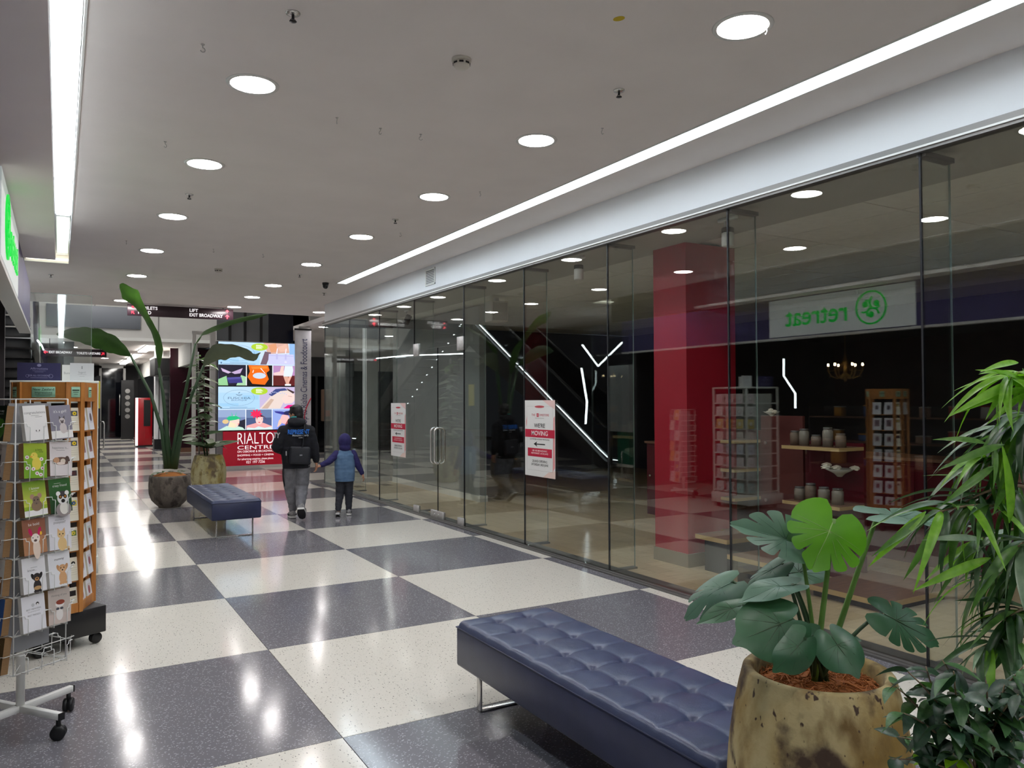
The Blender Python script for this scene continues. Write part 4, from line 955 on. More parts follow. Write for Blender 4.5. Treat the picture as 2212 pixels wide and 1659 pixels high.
def place_card(me, smesh, M, label, group, name='greeting_card'):
    t = thing(name, label, 'card', (0, 0, 0), 0, group); t.matrix_basis = M
    obj('cover', me, None, t); obj('card_stack', smesh, None, t); return t

# ------------------------------------------------------------------ white wire spinner
SPX, SPY, SRZ = -0.155, 4.50, math.radians(38)
HS = 0.135          # half side of the wire tower
def pocket_mesh():
    mb = MB(); w, h = CW, CH
    for sg in (-1, 1):
        xo, xi = sg*(w/2+0.012), sg*w*0.30
        mb.tube([(xo, 0.0, -0.03), (xo, 0.0, 0.004), (xo*0.98, 0.0, 0.010), (sg*w*0.42, 0.0, 0.012), (sg*w*0.40, -0.014, 0.013), (xi, -0.016, 0.016), (xi, -0.024, 0.018), (xi, -h*0.56, 0.016), (xi, -h*0.57, -0.03)], 0.0019, 6)
    mb.tube([(-w/2-0.012, 0.0, -0.034), (w/2+0.012, 0.0, -0.034)], 0.0022, 6)
    mb.tube([(-w/2-0.012, -h*0.57, -0.03), (w/2+0.012, -h*0.57, -0.03)], 0.0022, 6)
    return mb.mesh('wire_pocket', M_WIRE)
pk = pocket_mesh()
ROWZ = [1.505-0.180*k for k in range(7)]
def spinner(name, label, x, y, rz, rows, top, base_z=0.0):
    t = thing(name, label, 'card rack', (x, y, 0), rz, 'white wire card spinners')
    obj('pole', MB().cyl((0, 0, 0.10), (0, 0, top-0.03), 0.019, n=20), M_WHITE, t)
    for k in range(4):
        a = k*PI/2; R = Matrix.Rotation(a, 4, 'Z'); lg = obj('foot', MB().bbox(0.012, 0.28, -0.014, 0.014, 0.095, 0.127, 0.002, 1, R), M_WHITE, t)
        obj('end_cap', MB().box(0.278, 0.286, -0.0145, 0.0145, 0.0945, 0.1275, R), M_BLACK, lg)
        c = Vector((0.262, 0, 0.034)); R2 = Matrix.Rotation(0.6+a, 4, 'Z')
        wheel = MB()
        for s in (-1, 1):
            Mw = R @ Matrix.Translation(c) @ Matrix.Rotation(0.7, 4, 'Z') @ Matrix.Translation((0, s*0.013, 0)) @ Matrix.Rotation(PI/2, 4, 'X')
            wheel.lathe([(0.012, -0.010), (0.030, -0.010), (0.034, -0.005), (0.034, 0.005), (0.030, 0.010), (0.012, 0.010)], n=20, M=Mw)
        wheel.tube([R @ Vector((0.262, 0, 0.05)), R @ Vector((0.262, 0, 0.097))], 0.011, 10)
        obj('caster', wheel, M_BLACK, lg)
    cage = MB()
    for sx in (-1, 1):
        for sy in (-1, 1): cage.tube([(sx*HS, sy*HS, rows[-1]-0.10), (sx*HS, sy*HS, top)], 0.003, 6)
    for z in [top]+[r-0.1 for r in rows]:
        cage.tube([(-HS, -HS, z), (HS, -HS, z), (HS, HS, z), (-HS, HS, z), (-HS, -HS, z)], 0.0026, 6); cage.tube([(-HS, -HS, z), (HS, HS, z)], 0.0022, 6)
    obj('wire_cage', cage, M_WIRE, t)
    obj('inner_panel', MB().box(-0.11, 0.11, -0.05, -0.045, rows[-1]-0.02, top-0.02), mat('grey inner panel', S(150, 152, 156), 0.6), t)
    for f in range(4):
        R = Matrix.Rotation(f*PI/2, 4, 'Z')
        for r in rows:
            for cx in (-0.066, 0.066):
                o = obj('wire_pocket', pk, None, t); o.matrix_basis = R @ frame((cx, -HS-0.036, r), (1, 0, 0), (0, -1, 0))
    return t
sp1 = spinner('card_spinner', 'white wire greeting card spinner on a four footed caster base in the left foreground', SPX, SPY, SRZ, ROWZ, 1.62)
RT = Matrix.Translation((SPX, SPY, 0)) @ Matrix.Rotation(SRZ, 4, 'Z')
rnd = random.Random(2)
G1 = 'greeting cards on the front wire spinner'
def pocket_M(base, f, cx, z, lean, tilt=0.12): 
    return base @ Matrix.Rotation(f*PI/2, 4, 'Z') @ frame((cx, -HS-0.042, z), (1, 0, 0), (0, -1, 0)) @ Matrix.Rotation(-tilt, 4, 'X') @ Matrix.Rotation(lean, 4, 'Z')
for i, (desc, fn, sk) in enumerate(FRONT):
    r, c = divmod(i, 2); me = fn().mesh('cover', M_PRINT)
    place_card(me, stk[sk], pocket_M(RT, 0, -0.066+0.132*c, ROWZ[r]+0.002, rnd.uniform(-0.06, 0.05)), desc+', in the front wire spinner', G1)
for i, (desc, fn) in enumerate(SIDE):
    me = fn().mesh('cover', M_PRINT)
    place_card(me, stk['k'], pocket_M(RT, 3, 0.066, ROWZ[i]+0.002, rnd.uniform(-0.04, 0.04)), desc+', left face of the front spinner', G1)
# plain envelopes seen through the cage at the back
pe = stack_mesh(CW*0.95, CH, 0.02, M_PAPER)
blank = Card(CW*0.95, CH, S(214, 214, 218)).lines(0.2, 2, S(180, 180, 186)).mesh('cover', M_PRINT)

# ------------------------------------------------------------------ octagonal oak rack
WX, WY = -0.025, 5.95; WRZ = math.radians(-18)
wr = thing('oak_card_rack', 'honey oak octagonal card rack with mint green labels on a black wheeled box', 'card rack', (WX, WY, 0), WRZ)
A, Bq = 0.143, 0.207
OCT = [(-A, -Bq), (A, -Bq), (Bq, -A), (Bq, A), (A, Bq), (-A, Bq), (-Bq, A), (-Bq, -A)]
def octo(s): return [(x*s, y*s) for x, y in OCT]
obj('core', MB().prism(octo(0.62), 0.30, 1.60), M_BLACK, wr)
obj('top_cap', MB().prism(octo(0.97), 1.715, 1.728), M_OAK, wr)
for k in range(8):
    a, b = Vector((*OCT[k], 0)), Vector((*OCT[(k+1) % 8], 0)); xd = (b-a).normalized(); zd = Vector((xd.y, -xd.x, 0)); Fm = frame((a+b)/2, xd, zd); L = (b-a).length
    obj('header_board', MB().box(-L/2+0.004, L/2-0.004, 1.615, 1.735, -0.012, 0.0, Fm @ Matrix.Rotation(0, 4, 'X')) if False else MB().box(-L/2, L/2, 1.61, 1.735, -0.014, 0.0, Fm), M_OAK, wr)
    obj('bottom_board', MB().box(-L/2, L/2, 0.25, 0.31, -0.014, 0.0, Fm), M_OAK, wr)
    obj('post', MB().box(-0.014, 0.014, 0.25, 1.735, -0.026, 0.003, Matrix.Translation(a) @ frame((0, 0, 0), (xd+(a-Vector((*OCT[k-1], 0))).normalized()).normalized(), Vector((a.x, a.y, 0)).normalized())), M_OAK, wr)
    pan = obj('label_plate', MB().bbox(-0.068 if k == 0 else -0.028, 0.068 if k == 0 else 0.028, 1.637, 1.705, 0.0, 0.004, 0.003, 1, Fm), M_GREENL, wr)
    if k in (0, 1, 2, 7):
        D = mat('label ink', S(40, 60, 50), 0.6)
        if k == 0:
            mbx = text_mb('New Zealand', 0.023, Fm @ Matrix.Translation((0, 1.688, 0.004)), depth=0.0006); m2 = text_mb('Impressions', 0.021, Fm @ Matrix.Translation((0, 1.667, 0.004)), depth=0.0006)
            mbx.add(m2.v, m2.f); mbx.box(-0.05, 0.05, 1.652, 1.6545, 0.004, 0.0046, Fm).box(-0.04, 0.04, 1.645, 1.647, 0.004, 0.0046, Fm)
        else:
            mbx = MB().box(-0.022, 0.022, 1.679, 1.687, 0.004, 0.0046, Fm).box(-0.017, 0.017, 1.668, 1.671, 0.004, 0.0046, Fm).box(-0.012, 0.012, 1.655, 1.657, 0.004, 0.0046, Fm)
        obj('lettering', mbx, D, pan)
OROW = [1.595-0.193*k for k in range(7)]
for k in range(7):
    obj('shelf', MB().prism(octo(0.95), OROW[k]-0.185, OROW[k]-0.172), M_OAK, wr)
OW, OH = 0.098, 0.15
G2 = 'cards on the oak rack'
NW = 0.070
ost = stack_mesh(OW, OH, 0.012, mat('cream paper', S(232, 226, 206), 0.7)); nst = stack_mesh(NW, OH, 0.012, mat('cream paper', S(232, 226, 206)))
pics = [('sunflower', S(232, 206, 40), S(70, 50, 20)), ('yellow daisy', S(240, 210, 40), S(60, 44, 24)), ('dark red landscape', S(90, 40, 44), S(60, 60, 66)), ('blue lake', S(50, 90, 160), S(220, 200, 60)), ('yellow blossom', S(220, 200, 70), S(90, 120, 60)), ('black spiral fern', S(20, 20, 20), S(232, 226, 206)), ('black bird', S(16, 16, 18), S(40, 30, 30))]
def cream_card(i, c1, c2, plain=False):
    p = Print(NW, OH, S(232, 227, 208))
    if not plain:
        p.rect(0, 0.038, 0.042, 0.034, S(80, 84, 96) if i < 2 else c2); p.ell(0.002, 0.038, 0.013, 0.012, c1); p.ell(0.003, 0.037, 0.004, 0.004, c2)
    for k in range(4): p.rect(0, 0.008-0.014*k, 0.05, 0.0012, S(170, 164, 150))
    return p.mesh('cover', M_PRINT)
def rack_face(k, W=None):
    a, b = Vector((*OCT[k], 0)), Vector((*OCT[(k+1) % 8], 0)); xd = (b-a).normalized(); zd = Vector((xd.y, -xd.x, 0)); return Matrix.Translation((WX, WY, 0)) @ Matrix.Rotation(WRZ, 4, 'Z') @ frame((a+b)/2, xd, zd)
for i, (nm, c1, c2) in enumerate(pics):
    place_card(cream_card(i, c1, c2), nst, rack_face(1) @ Matrix.Translation((0.0, OROW[i]-0.10, -0.012)) @ Matrix.Rotation(-0.1, 4, 'X'), 'cream card with a small %s picture on the oak rack' % nm, G2)
pale_cols = [S(206, 210, 222), S(150, 120, 126), S(196, 190, 186), S(200, 204, 214), S(190, 206, 200), S(198, 200, 210), S(206, 204, 204)]
for i in range(7):
    p = Print(OW, OH, S(224, 226, 232)); p.rect(0, 0.01, 0.06, 0.08, pale_cols[i]); p.ell(0, 0.01, 0.02, 0.028, S(90+10*i, 80, 92)); me = p.mesh('cover', M_PRINT)
    for c in (-0.068, 0.068):
        place_card(me, ost, rack_face(2) @ Matrix.Translation((c, OROW[i]-0.10, -0.012)) @ Matrix.Rotation(-0.14, 4, 'X'), '%s card of the %s tier on the side of the oak rack facing the glass' % ('left' if c < 0 else 'right', ORD[i] if i else 'top'), G2)
fr_me = Print(OW*1.2, OH, S(226, 226, 226)).mesh('cover', M_PRINT); fst = stack_mesh(OW*1.2, OH, 0.014, M_PAPER)
for i in range(1):
    for c in (-0.066, 0.066):
        place_card(fr_me, fst, rack_face(0) @ Matrix.Translation((c, OROW[i]-0.10, -0.012)) @ Matrix.Rotation(-0.1, 4, 'X'), 'plain white card at the top %s of the oak rack front, peeping over the spinner' % ('left' if c < 0 else 'right'), G2)
for i in range(1):
    place_card(cream_card(9, WHT, WHT, True), nst, rack_face(7) @ Matrix.Translation((0.0, OROW[i]-0.10, -0.012)) @ Matrix.Rotation(-0.1, 4, 'X'), 'cream card on the left corner face of the oak rack', G2)
bb = obj('base_box', MB().bbox(-0.22, 0.23, -0.22, 0.22, 0.075, 0.25, 0.004, 1), M_BLACK, wr); bb.rotation_euler = (0, 0, PI/4)
for sx in (-0.17, 0.185):
    for sy in (-0.17, 0.17):
        wheel = MB()
        for s in (-1, 1): wheel.lathe([(0.010, -0.010), (0.032, -0.010), (0.036, -0.005), (0.036, 0.005), (0.032, 0.010), (0.010, 0.010)], n=18, M=Matrix.Translation((sx, sy+s*0.013, 0.037)) @ Matrix.Rotation(PI/2, 4, 'X'))
        obj('caster', wheel.cyl((sx, sy, 0.04), (sx, sy, 0.08), 0.012), M_BLACK, bb)

# ------------------------------------------------------------------ white card rack further back
VX0, VX1, VY0, VY1 = -0.36, 0.29, 7.95, 8.60
vr = thing('white_card_rack', 'tall white card rack with a mint tinted frame behind the oak rack', 'card rack', ((VX0+VX1)/2, (VY0+VY1)/2, 0))
hx, hy = (VX1-VX0)/2, (VY1-VY0)/2
M_VW = mat('pale painted rack', S(226, 230, 222), 0.5)
for sx in (-1, 1):
    for sy in (-1, 1): obj('post', MB().box(sx*hx-0.012, sx*hx+0.012, sy*hy-0.012, sy*hy+0.012, 0.10, 1.79), M_VW, vr)
obj('core', MB().box(-hx+0.06, hx-0.06, -hy+0.06, hy-0.06, 0.14, 1.70), mat('rack core', S(196, 200, 192), 0.6), vr)
obj('top_shelf', MB().bbox(-hx-0.015, hx+0.015, -hy-0.015, hy+0.015, 1.775, 1.80, 0.003, 1), M_VW, vr)
obj('base_box', MB().bbox(-hx-0.05, hx+0.02, -hy-0.05, hy+0.05, 0.07, 0.22, 0.004, 1), M_VW, vr)
for sx in (-1, 1):
    for sy in (-1, 1): obj('caster', MB().cyl((sx*(hx-0.05)-0.012, sy*(hy-0.03), 0.035), (sx*(hx-0.05)+0.012, sy*(hy-0.03), 0.035), 0.035, n=18).cyl((sx*(hx-0.05), sy*(hy-0.03), 0.05), (sx*(hx-0.05), sy*(hy-0.03), 0.075), 0.01), M_BLACK, vr)
VROW = [1.70-0.186*k for k in range(8)]
vme = MB()
for z in VROW:
    obj('tier_lip', MB().box(-hx, hx, -hy-0.006, -hy, z-0.155, z-0.135).box(hx, hx+0.006, -hy, hy, z-0.155, z-0.135), M_VW, vr)
G3 = 'small cards on the white rack'
vcols = [(S(226, 214, 214), S(120, 110, 110)), (S(230, 228, 224), S(90, 84, 84)), (S(222, 200, 120), S(190, 170, 150)), (S(228, 228, 216), S(150, 140, 110)), (S(220, 226, 236), S(80, 90, 130)), (S(234, 224, 224), S(150, 130, 130)), (S(220, 228, 222), S(110, 120, 110)), (S(190, 222, 220), S(100, 110, 110))]
vst = stack_mesh(0.13, 0.14, 0.012, M_PAPER)
dsc = ['pink edged', 'white sketched', 'golden yellow', 'pale green', 'blue edged', 'rose edged', 'grey sketched', 'aqua edged']
for i, z in enumerate(VROW):
    p = Print(0.13, 0.14, vcols[i][0]); p.ell(0, 0.0, 0.03, 0.036, vcols[i][1]); p.ell(0, 0.002, 0.024, 0.03, WHT); p.rect(0, -0.045, 0.06, 0.002, vcols[i][1]); me = p.mesh('cover', M_PRINT)
    base = Matrix.Translation(((VX0+VX1)/2, (VY0+VY1)/2, 0))
    place_card(me, vst, base @ frame((hx-0.078, -hy-0.008, z-0.075), (1, 0, 0), (0, -1, 0)) @ Matrix.Rotation(-0.1, 4, 'X'), '%s card, %s down on the front right of the white rack' % (dsc[i], ORD[i] if i else 'topmost'), G3)
    for c, wd in ((-0.2, 'left'), (0.0, 'middle'), (0.2, 'right')):
        place_card(me, vst, base @ frame((hx+0.010, c, z-0.075), (0, 1, 0), (1, 0, 0)) @ Matrix.Rotation(-0.1, 4, 'X'), '%s card, %s column on the side of the white rack facing the glass' % (dsc[i], wd), G3)
# header signs standing on the white rack
def stand_sign(x0, x1, y0, y1, Y, draw, label, name='sign_card', m=None):
    a = at_y(x0, y1, Y); b = at_y(x1, y0, Y); W = b.x-a.x; H_ = at_y(x0, y0, Y).z-1.80
    t = thing(name, label, 'sign', ((a.x+b.x)/2, Y, 1.80), 0)
    p = draw(W, H_); o = obj('print', p.mesh('print', M_PRINT), None, t); o.matrix_basis = frame((0, -0.006, H_/2), (1, 0, 0), (0, -1, 0))
    obj('backing', MB().box(-W/2, W/2, -0.0055, 0.0055, 0.0, H_), M_PAPER, t); return t
def s_navy(W, H_):
    p = Print(W, H_, S(44, 42, 88)); c = S(150, 148, 186)
    p.ell(0, H_*0.36, W*0.05, H_*0.08, c); p.text('Affirmations', 0, H_*0.17, H_*0.17, c); p.rect(0, H_*0.05, W*0.3, H_*0.012, c); p.rect(0, -H_*0.02, W*0.2, H_*0.012, c)
    p.text('FOR ALL OCCASIONS', 0, -H_*0.22, H_*0.13, c, width=W*0.5); p.rect(0, -H_*0.34, W*0.4, H_*0.015, c); p.ring(W*0.27, -H_*0.24, H_*0.11, H_*0.11, H_*0.015, c); p.ring(-W*0.27, -H_*0.24, H_*0.08, H_*0.08, H_*0.012, c); return p
def s_white(W, H_):
    p = Print(W, H_, S(214, 214, 216)); c = S(150, 150, 154); p.rect(0, H_*0.25, W*0.05, H_*0.16, c); p.text('Sugarcl', 0, -H_*0.02, H_*0.16, c, width=W*0.3); p.rect(0, -H_*0.14, W*0.36, H_*0.012, c); p.rect(0, -H_*0.24, W*0.22, H_*0.012, c); return p
def s_bunny(W, H_):
    p = Print(W, H_, S(226, 224, 220)); p.text('Bunny', 0, 0, H_*0.2, S(160, 158, 158), width=W*0.7); return p
stand_sign(37, 131, 783, 817, 8.0, s_navy, 'navy blue header sign standing on top of the white rack')
stand_sign(151, 203, 784, 817, 8.05, s_white, 'pale grey header sign at the right on top of the white rack')
stand_sign(134, 160, 788, 817, 8.25, s_bunny, 'narrow white header card between the navy and grey signs')
# second, lower spinner further along
sp2 = spinner('card_spinner', 'smaller white wire card spinner standing beyond the white rack', -0.12, 9.72, 0.1, [1.36-0.17*k for k in range(7)], 1.45)
mixc = [S(226, 190, 90), S(150, 60, 90), S(230, 230, 230), S(70, 66, 70), S(224, 214, 206), S(120, 130, 150), S(232, 170, 120)]
G4 = 'cards on the far wire spinner'
B2 = Matrix.Translation((-0.12, 9.72, 0)) @ Matrix.Rotation(0.1, 4, 'Z')
for i in range(7):
    for c in (0, 1):
        p = Card(CW, CH, mixc[(i+3*c) % 7]); p.e(0, 0, 0.25, 0.3, mixc[(i+2+c) % 7]); p.e(0, -0.1, 0.1, 0.1, mixc[(i+4) % 7]); me = p.mesh('cover', M_PRINT)
        place_card(me, stk['w'], pocket_M(B2, 1, -0.066+0.132*c, 1.362-0.17*i, 0), '%s card of the %s row on the far wire spinner, seen in the glass' % (('left', 'right')[c], ORD[i] if i else 'top'), G4)
# ------------------------------------------------------------------ hanging direction signs
M_SW = mat('sign white', S(214, 210, 212), 0.5, emit=S(214, 210, 212), es=0.45)
M_SR = mat('sign red', S(214, 40, 60), 0.5, emit=S(214, 40, 60), es=0.5)
def arrow_mb(M, s, ang):
    R = M @ Matrix.Rotation(ang, 4, 'Z'); pts = [(0, 0.5), (-0.42, 0.08), (-0.42, -0.12), (-0.13, 0.14), (-0.13, -0.5), (0.13, -0.5), (0.13, 0.14), (0.42, -0.12), (0.42, 0.08)]
    return MB().prism([(x*s, y*s) for x, y in pts], 0, 0.003, R)
def hang_sign(Y, px0, px1, py0, py1, label, texts, arrows, top):
    a = at_y(px0, py0, Y); b = at_y(px1, py1, Y); W = b.x-a.x; z1 = a.z; z0 = b.z; cx = (a.x+b.x)/2
    t = thing('hanging_sign', label, 'sign', (cx, Y, z0)); Hh = z1-z0
    obj('panel', MB().bbox(-W/2, W/2, -0.03, 0.03, 0, Hh, 0.004, 1), M_SIGND, t)
    Fm = frame((0, -0.031, 0), (1, 0, 0), (0, -1, 0))
    for s, x, y, sz, wd in texts:
        obj('lettering', text_mb(s, sz*Hh, Fm @ Matrix.Translation(((x-0.5)*W, y*Hh, 0)), bold=0.02, width=wd*W), M_SW, t)
    for x, y, s, ang in arrows: obj('arrow', arrow_mb(Fm @ Matrix.Translation(((x-0.5)*W, y*Hh, 0)), s*Hh, ang), M_SR, t)
    for x in (-0.4, 0.4): obj('hanger_rod', MB().cyl((x*W, 0, Hh), (x*W, 0, top-z0), 0.008, n=8), M_DARKM, t)
    return t
hang_sign(16.3, 275, 503, 657, 692, 'dark hanging sign reading TOILETS FOOD LIFT EXIT BROADWAY at the ceiling edge',
          [('TOILETS', 0.190, 0.72, 0.40, 0.165), ('FOOD', 0.155, 0.30, 0.42, 0.118), ('LIFT', 0.612, 0.72, 0.40, 0.082), ('EXIT BROADWAY', 0.732, 0.30, 0.42, 0.325)],
          [(0.048, 0.28, 0.36, PI/4), (0.05, 0.74, 0.30, PI/4), (0.94, 0.30, 0.42, 0), (0.94, 0.80, 0.34, 0)], HC)
hang_sign(25.0, 93, 230, 752, 772, 'second dark hanging sign reading EXIT BROADWAY and TOILETS UPSTAIRS in the far corridor',
          [('EXIT BROADWAY', 0.27, 0.5, 0.42, 0.36), ('TOILETS UPSTAIRS', 0.71, 0.45, 0.40, 0.38)], [(0.04, 0.5, 0.5, PI/2), (0.94, 0.45, 0.5, -PI/4)], 3.40)

# ------------------------------------------------------------------ video wall with advertising panel
VYW = 19.45
x0, x1, zt, zb = 3.26, 5.13, 3.06, 0.93
vw = thing('video_wall', 'two stacked bright advertising screens facing the mall over the red centre sign', 'screen', ((x0+x1)/2, VYW, 0))
WS = x1-x0; HSs = (zt-zb-0.03)/2
def scr(kind):
    p = Print(WS, HSs, S(196, 224, 248)); X = lambda u: (u-0.5)*WS; Yy = lambda v: (v-0.5)*HSs; q = HSs
    sky = S(176, 214, 246); wh = S(240, 244, 252); skin = S(240, 206, 196); skin2 = S(222, 170, 150)
    R_ = lambda u0, u1, v0, v1, c: p.rect(X((u0+u1)/2), Yy((v0+v1)/2), (u1-u0)*WS, (v1-v0)*HSs, c)
    E_ = lambda u, v, a, b, c, r=0: p.ell(X(u), Yy(v), a*q, b*q, c, r)
    PL = lambda pts, c: p.poly([(X(u), Yy(v)) for u, v in pts], c)
    # banner panel, upper left
    R_(0, 0.515, 0.485, 1, sky); R_(0.0, 0.5, 0.86, 1, S(190, 220, 244)); R_(0.3, 0.5, 0.7, 0.8, S(160, 206, 240)); R_(0, 0.25, 0.55, 0.62, S(160, 206, 240))
    p.ring(X(0.257), Yy(0.745), 0.345*q, 0.185*q, 0.007*q, S(130, 160, 180))
    p.text('FUSCHIA', X(0.257), Yy(0.735), 0.075*q, S(90, 110, 130), width=0.28*WS); p.text('BOUTIQUE', X(0.257), Yy(0.685), 0.04*q, S(90, 110, 130), width=0.19*WS)
    p.ell(X(0.257), Yy(0.825), 0.07*q, 0.03*q, S(110, 130, 150)); p.ell(X(0.257), Yy(0.84), 0.07*q, 0.028*q, sky); p.ell(X(0.257), Yy(0.86), 0.025*q, 0.01*q, S(110, 130, 150), 0.6)
    R_(0.14, 0.36, 0.525, 0.532, S(90, 120, 150)); R_(0.05, 0.46, 0.495, 0.503, S(90, 120, 150)); p.ell(X(0.035), Yy(0.515), 0.018*q, 0.022*q, S(90, 120, 150))
    if kind == 0:
        # handbag scene, upper right
        R_(0.515, 1, 0.485, 1, S(206, 226, 246)); R_(0.9, 1, 0.5, 1, S(150, 190, 236)); PL([(0.56, 1), (0.88, 1), (0.9, 0.78), (0.62, 0.74)], S(220, 176, 160)); PL([(0.52, 0.49), (0.6, 0.49), (0.66, 0.78), (0.58, 0.8)], S(120, 96, 110))
        PL([(0.62, 0.95), (0.72, 1), (0.75, 0.8), (0.66, 0.78)], S(226, 160, 120)); PL([(0.74, 0.9), (0.86, 1), (0.88, 0.82), (0.78, 0.8)], S(236, 190, 170))
        PL([(0.62, 0.5), (0.95, 0.5), (0.97, 0.52), (0.955, 0.745), (0.63, 0.745)], S(206, 206, 246)); R_(0.63, 0.955, 0.70, 0.712, S(180, 180, 226))
        for u in (0.735, 0.85): PL([(u-0.012, 0.74), (u+0.0, 0.88), (u+0.012, 0.88), (u+0.004, 0.74)], S(240, 232, 244)); R_(u-0.012, u+0.012, 0.62, 0.75, S(190, 188, 232))
        R_(0.835, 0.865, 0.54, 0.58, S(226, 226, 250))
        R_(0, 1, 0.0, 0.475, S(12, 10, 20))
        # black dress and clutch
        R_(0.0, 0.34, 0.0, 0.475, S(34, 30, 48)); PL([(0, 0), (0.12, 0.0), (0.1, 0.22), (0, 0.14)], S(150, 206, 150)); PL([(0.22, 0), (0.34, 0), (0.34, 0.2), (0.28, 0.24)], S(170, 214, 170))
        PL([(0.03, 0.40), (0.16, 0.30), (0.12, 0.27), (0.05, 0.32)], S(206, 182, 216)); PL([(0.16, 0.30), (0.3, 0.4), (0.27, 0.28), (0.2, 0.26)], S(196, 172, 210)); PL([(0.1, 0.18), (0.28, 0.2), (0.3, 0.06), (0.13, 0.05)], S(60, 56, 130)); PL([(0.11, 0.18), (0.28, 0.2), (0.285, 0.15), (0.115, 0.13)], S(84, 80, 156))
        R_(0.34, 0.352, 0.0, 0.475, wh)
        # orange coat with round bag
        R_(0.352, 0.675, 0.0, 0.475, S(24, 20, 20)); PL([(0.37, 0.47), (0.62, 0.47), (0.64, 0.36), (0.6, 0.3), (0.63, 0.15), (0.58, 0.02), (0.42, 0.04), (0.36, 0.2), (0.39, 0.33)], S(240, 110, 20)); PL([(0.4, 0.44), (0.6, 0.46), (0.62, 0.4), (0.42, 0.38)], S(250, 140, 50)); E_(0.51, 0.23, 0.15, 0.07, S(206, 220, 246)); PL([(0.42, 0.3), (0.43, 0.36), (0.44, 0.36), (0.43, 0.29)], wh); PL([(0.52, 0.4), (0.58, 0.28), (0.59, 0.28), (0.53, 0.41)], wh)
        R_(0.675, 0.687, 0.0, 0.475, wh)
        # white skirt and pointed bag
        R_(0.687, 1, 0.0, 0.475, S(96, 30, 28)); R_(0.687, 1, 0.24, 0.475, S(186, 140, 190)); PL([(0.69, 0.3), (0.83, 0.36), (0.83, 0.24), (0.7, 0.24)], S(240, 206, 206)); PL([(0.84, 0.47), (0.94, 0.47), (0.95, 0.36), (0.93, 0.22), (0.82, 0.22), (0.83, 0.36)], S(226, 236, 250)); PL([(0.82, 0.22), (0.88, 0.22), (0.9, 0.03), (0.86, 0.02)], skin2); PL([(0.89, 0.22), (0.93, 0.22), (0.9, 0.1), (0.87, 0.03)], S(236, 180, 160)); R_(0.84, 0.92, 0.0, 0.04, wh); PL([(0.79, 0.46), (0.83, 0.47), (0.82, 0.32), (0.77, 0.3)], skin)
    else:
        R_(0.515, 1, 0.485, 1, S(200, 186, 220)); PL([(0.515, 0.49), (0.62, 0.7), (0.72, 0.92), (0.82, 0.96), (0.95, 0.9), (0.9, 0.76), (0.82, 0.62), (0.78, 0.49)], S(232, 214, 206)); PL([(0.54, 0.49), (0.66, 0.72), (0.7, 0.7), (0.62, 0.49)], S(206, 178, 160)); PL([(0.86, 0.86), (0.96, 0.84), (0.98, 0.76), (0.965, 0.73), (0.975, 0.7), (0.94, 0.62), (0.84, 0.6), (0.8, 0.72)], S(246, 214, 206)); PL([(0.63, 0.82), (0.72, 0.95), (0.84, 0.97), (0.88, 0.92), (0.78, 0.9), (0.67, 0.78)], S(60, 72, 130))
        for k in range(9): E_(0.66+0.025*k, 0.84+0.02*math.sin(k*1.3)+0.012*k*(1 if k < 5 else 0), 0.013, 0.012, S(190, 200, 236))
        PL([(0.86, 0.97), (0.97, 0.88), (0.95, 0.84), (0.88, 0.92)], S(70, 50, 50)); PL([(0.82, 0.49), (1, 0.49), (1, 0.58), (0.88, 0.57)], S(232, 20, 130)); PL([(0.88, 0.79), (0.94, 0.77), (0.94, 0.765), (0.89, 0.78)], S(110, 80, 80))
        # green hat
        R_(0, 1, 0.0, 0.475, wh)
        R_(0.0, 0.335, 0.0, 0.47, S(120, 136, 180)); R_(0.0, 0.335, 0.3, 0.47, S(150, 170, 206)); PL([(0.22, 0.0), (0.335, 0.02), (0.335, 0.25), (0.24, 0.2)], S(40, 40, 56)); PL([(0, 0), (0.335, 0), (0.3, 0.06), (0.22, 0.1), (0.1, 0.1)], S(196, 232, 214)); E_(0.2, 0.2, 0.11, 0.14, S(246, 214, 200)); PL([(0.12, 0.08), (0.2, 0.06), (0.22, 0.14), (0.14, 0.2)], S(246, 226, 190)); E_(0.09, 0.2, 0.07, 0.05, S(226, 196, 140)); PL([(0.1, 0.27), (0.13, 0.32), (0.22, 0.33), (0.28, 0.27), (0.22, 0.24), (0.14, 0.22)], S(40, 190, 130)); PL([(0.17, 0.32), (0.16, 0.42), (0.18, 0.33)], S(50, 206, 160)); PL([(0.2, 0.32), (0.23, 0.43), (0.21, 0.31)], S(50, 206, 160)); E_(0.25, 0.14, 0.018, 0.01, S(220, 60, 80))
        # red flower headpiece
        R_(0.345, 0.67, 0.0, 0.47, S(76, 92, 134)); R_(0.345, 0.67, 0.28, 0.47, S(110, 130, 170)); PL([(0.35, 0.1), (0.47, 0.16), (0.56, 0.16), (0.67, 0.08), (0.67, 0), (0.35, 0)], S(240, 170, 170)); E_(0.51, 0.24, 0.085, 0.12, S(250, 206, 200)); PL([(0.35, 0.0), (0.36, 0.06), (0.45, 0.04), (0.5, 0.08), (0.58, 0.04), (0.66, 0.07), (0.67, 0)], S(214, 236, 236)); PL([(0.45, 0.3), (0.52, 0.36), (0.58, 0.3), (0.6, 0.22), (0.57, 0.3), (0.48, 0.29)], S(90, 40, 60))
        for k in range(9):
            a = k*0.7; E_(0.47+0.035*math.cos(a), 0.37+0.04*math.sin(a), 0.07, 0.024, S(240, 40, 90), a)
        E_(0.51, 0.17, 0.022, 0.01, S(220, 40, 70)); E_(0.48, 0.25, 0.014, 0.006, S(60, 40, 50)); E_(0.54, 0.25, 0.014, 0.006, S(60, 40, 50))
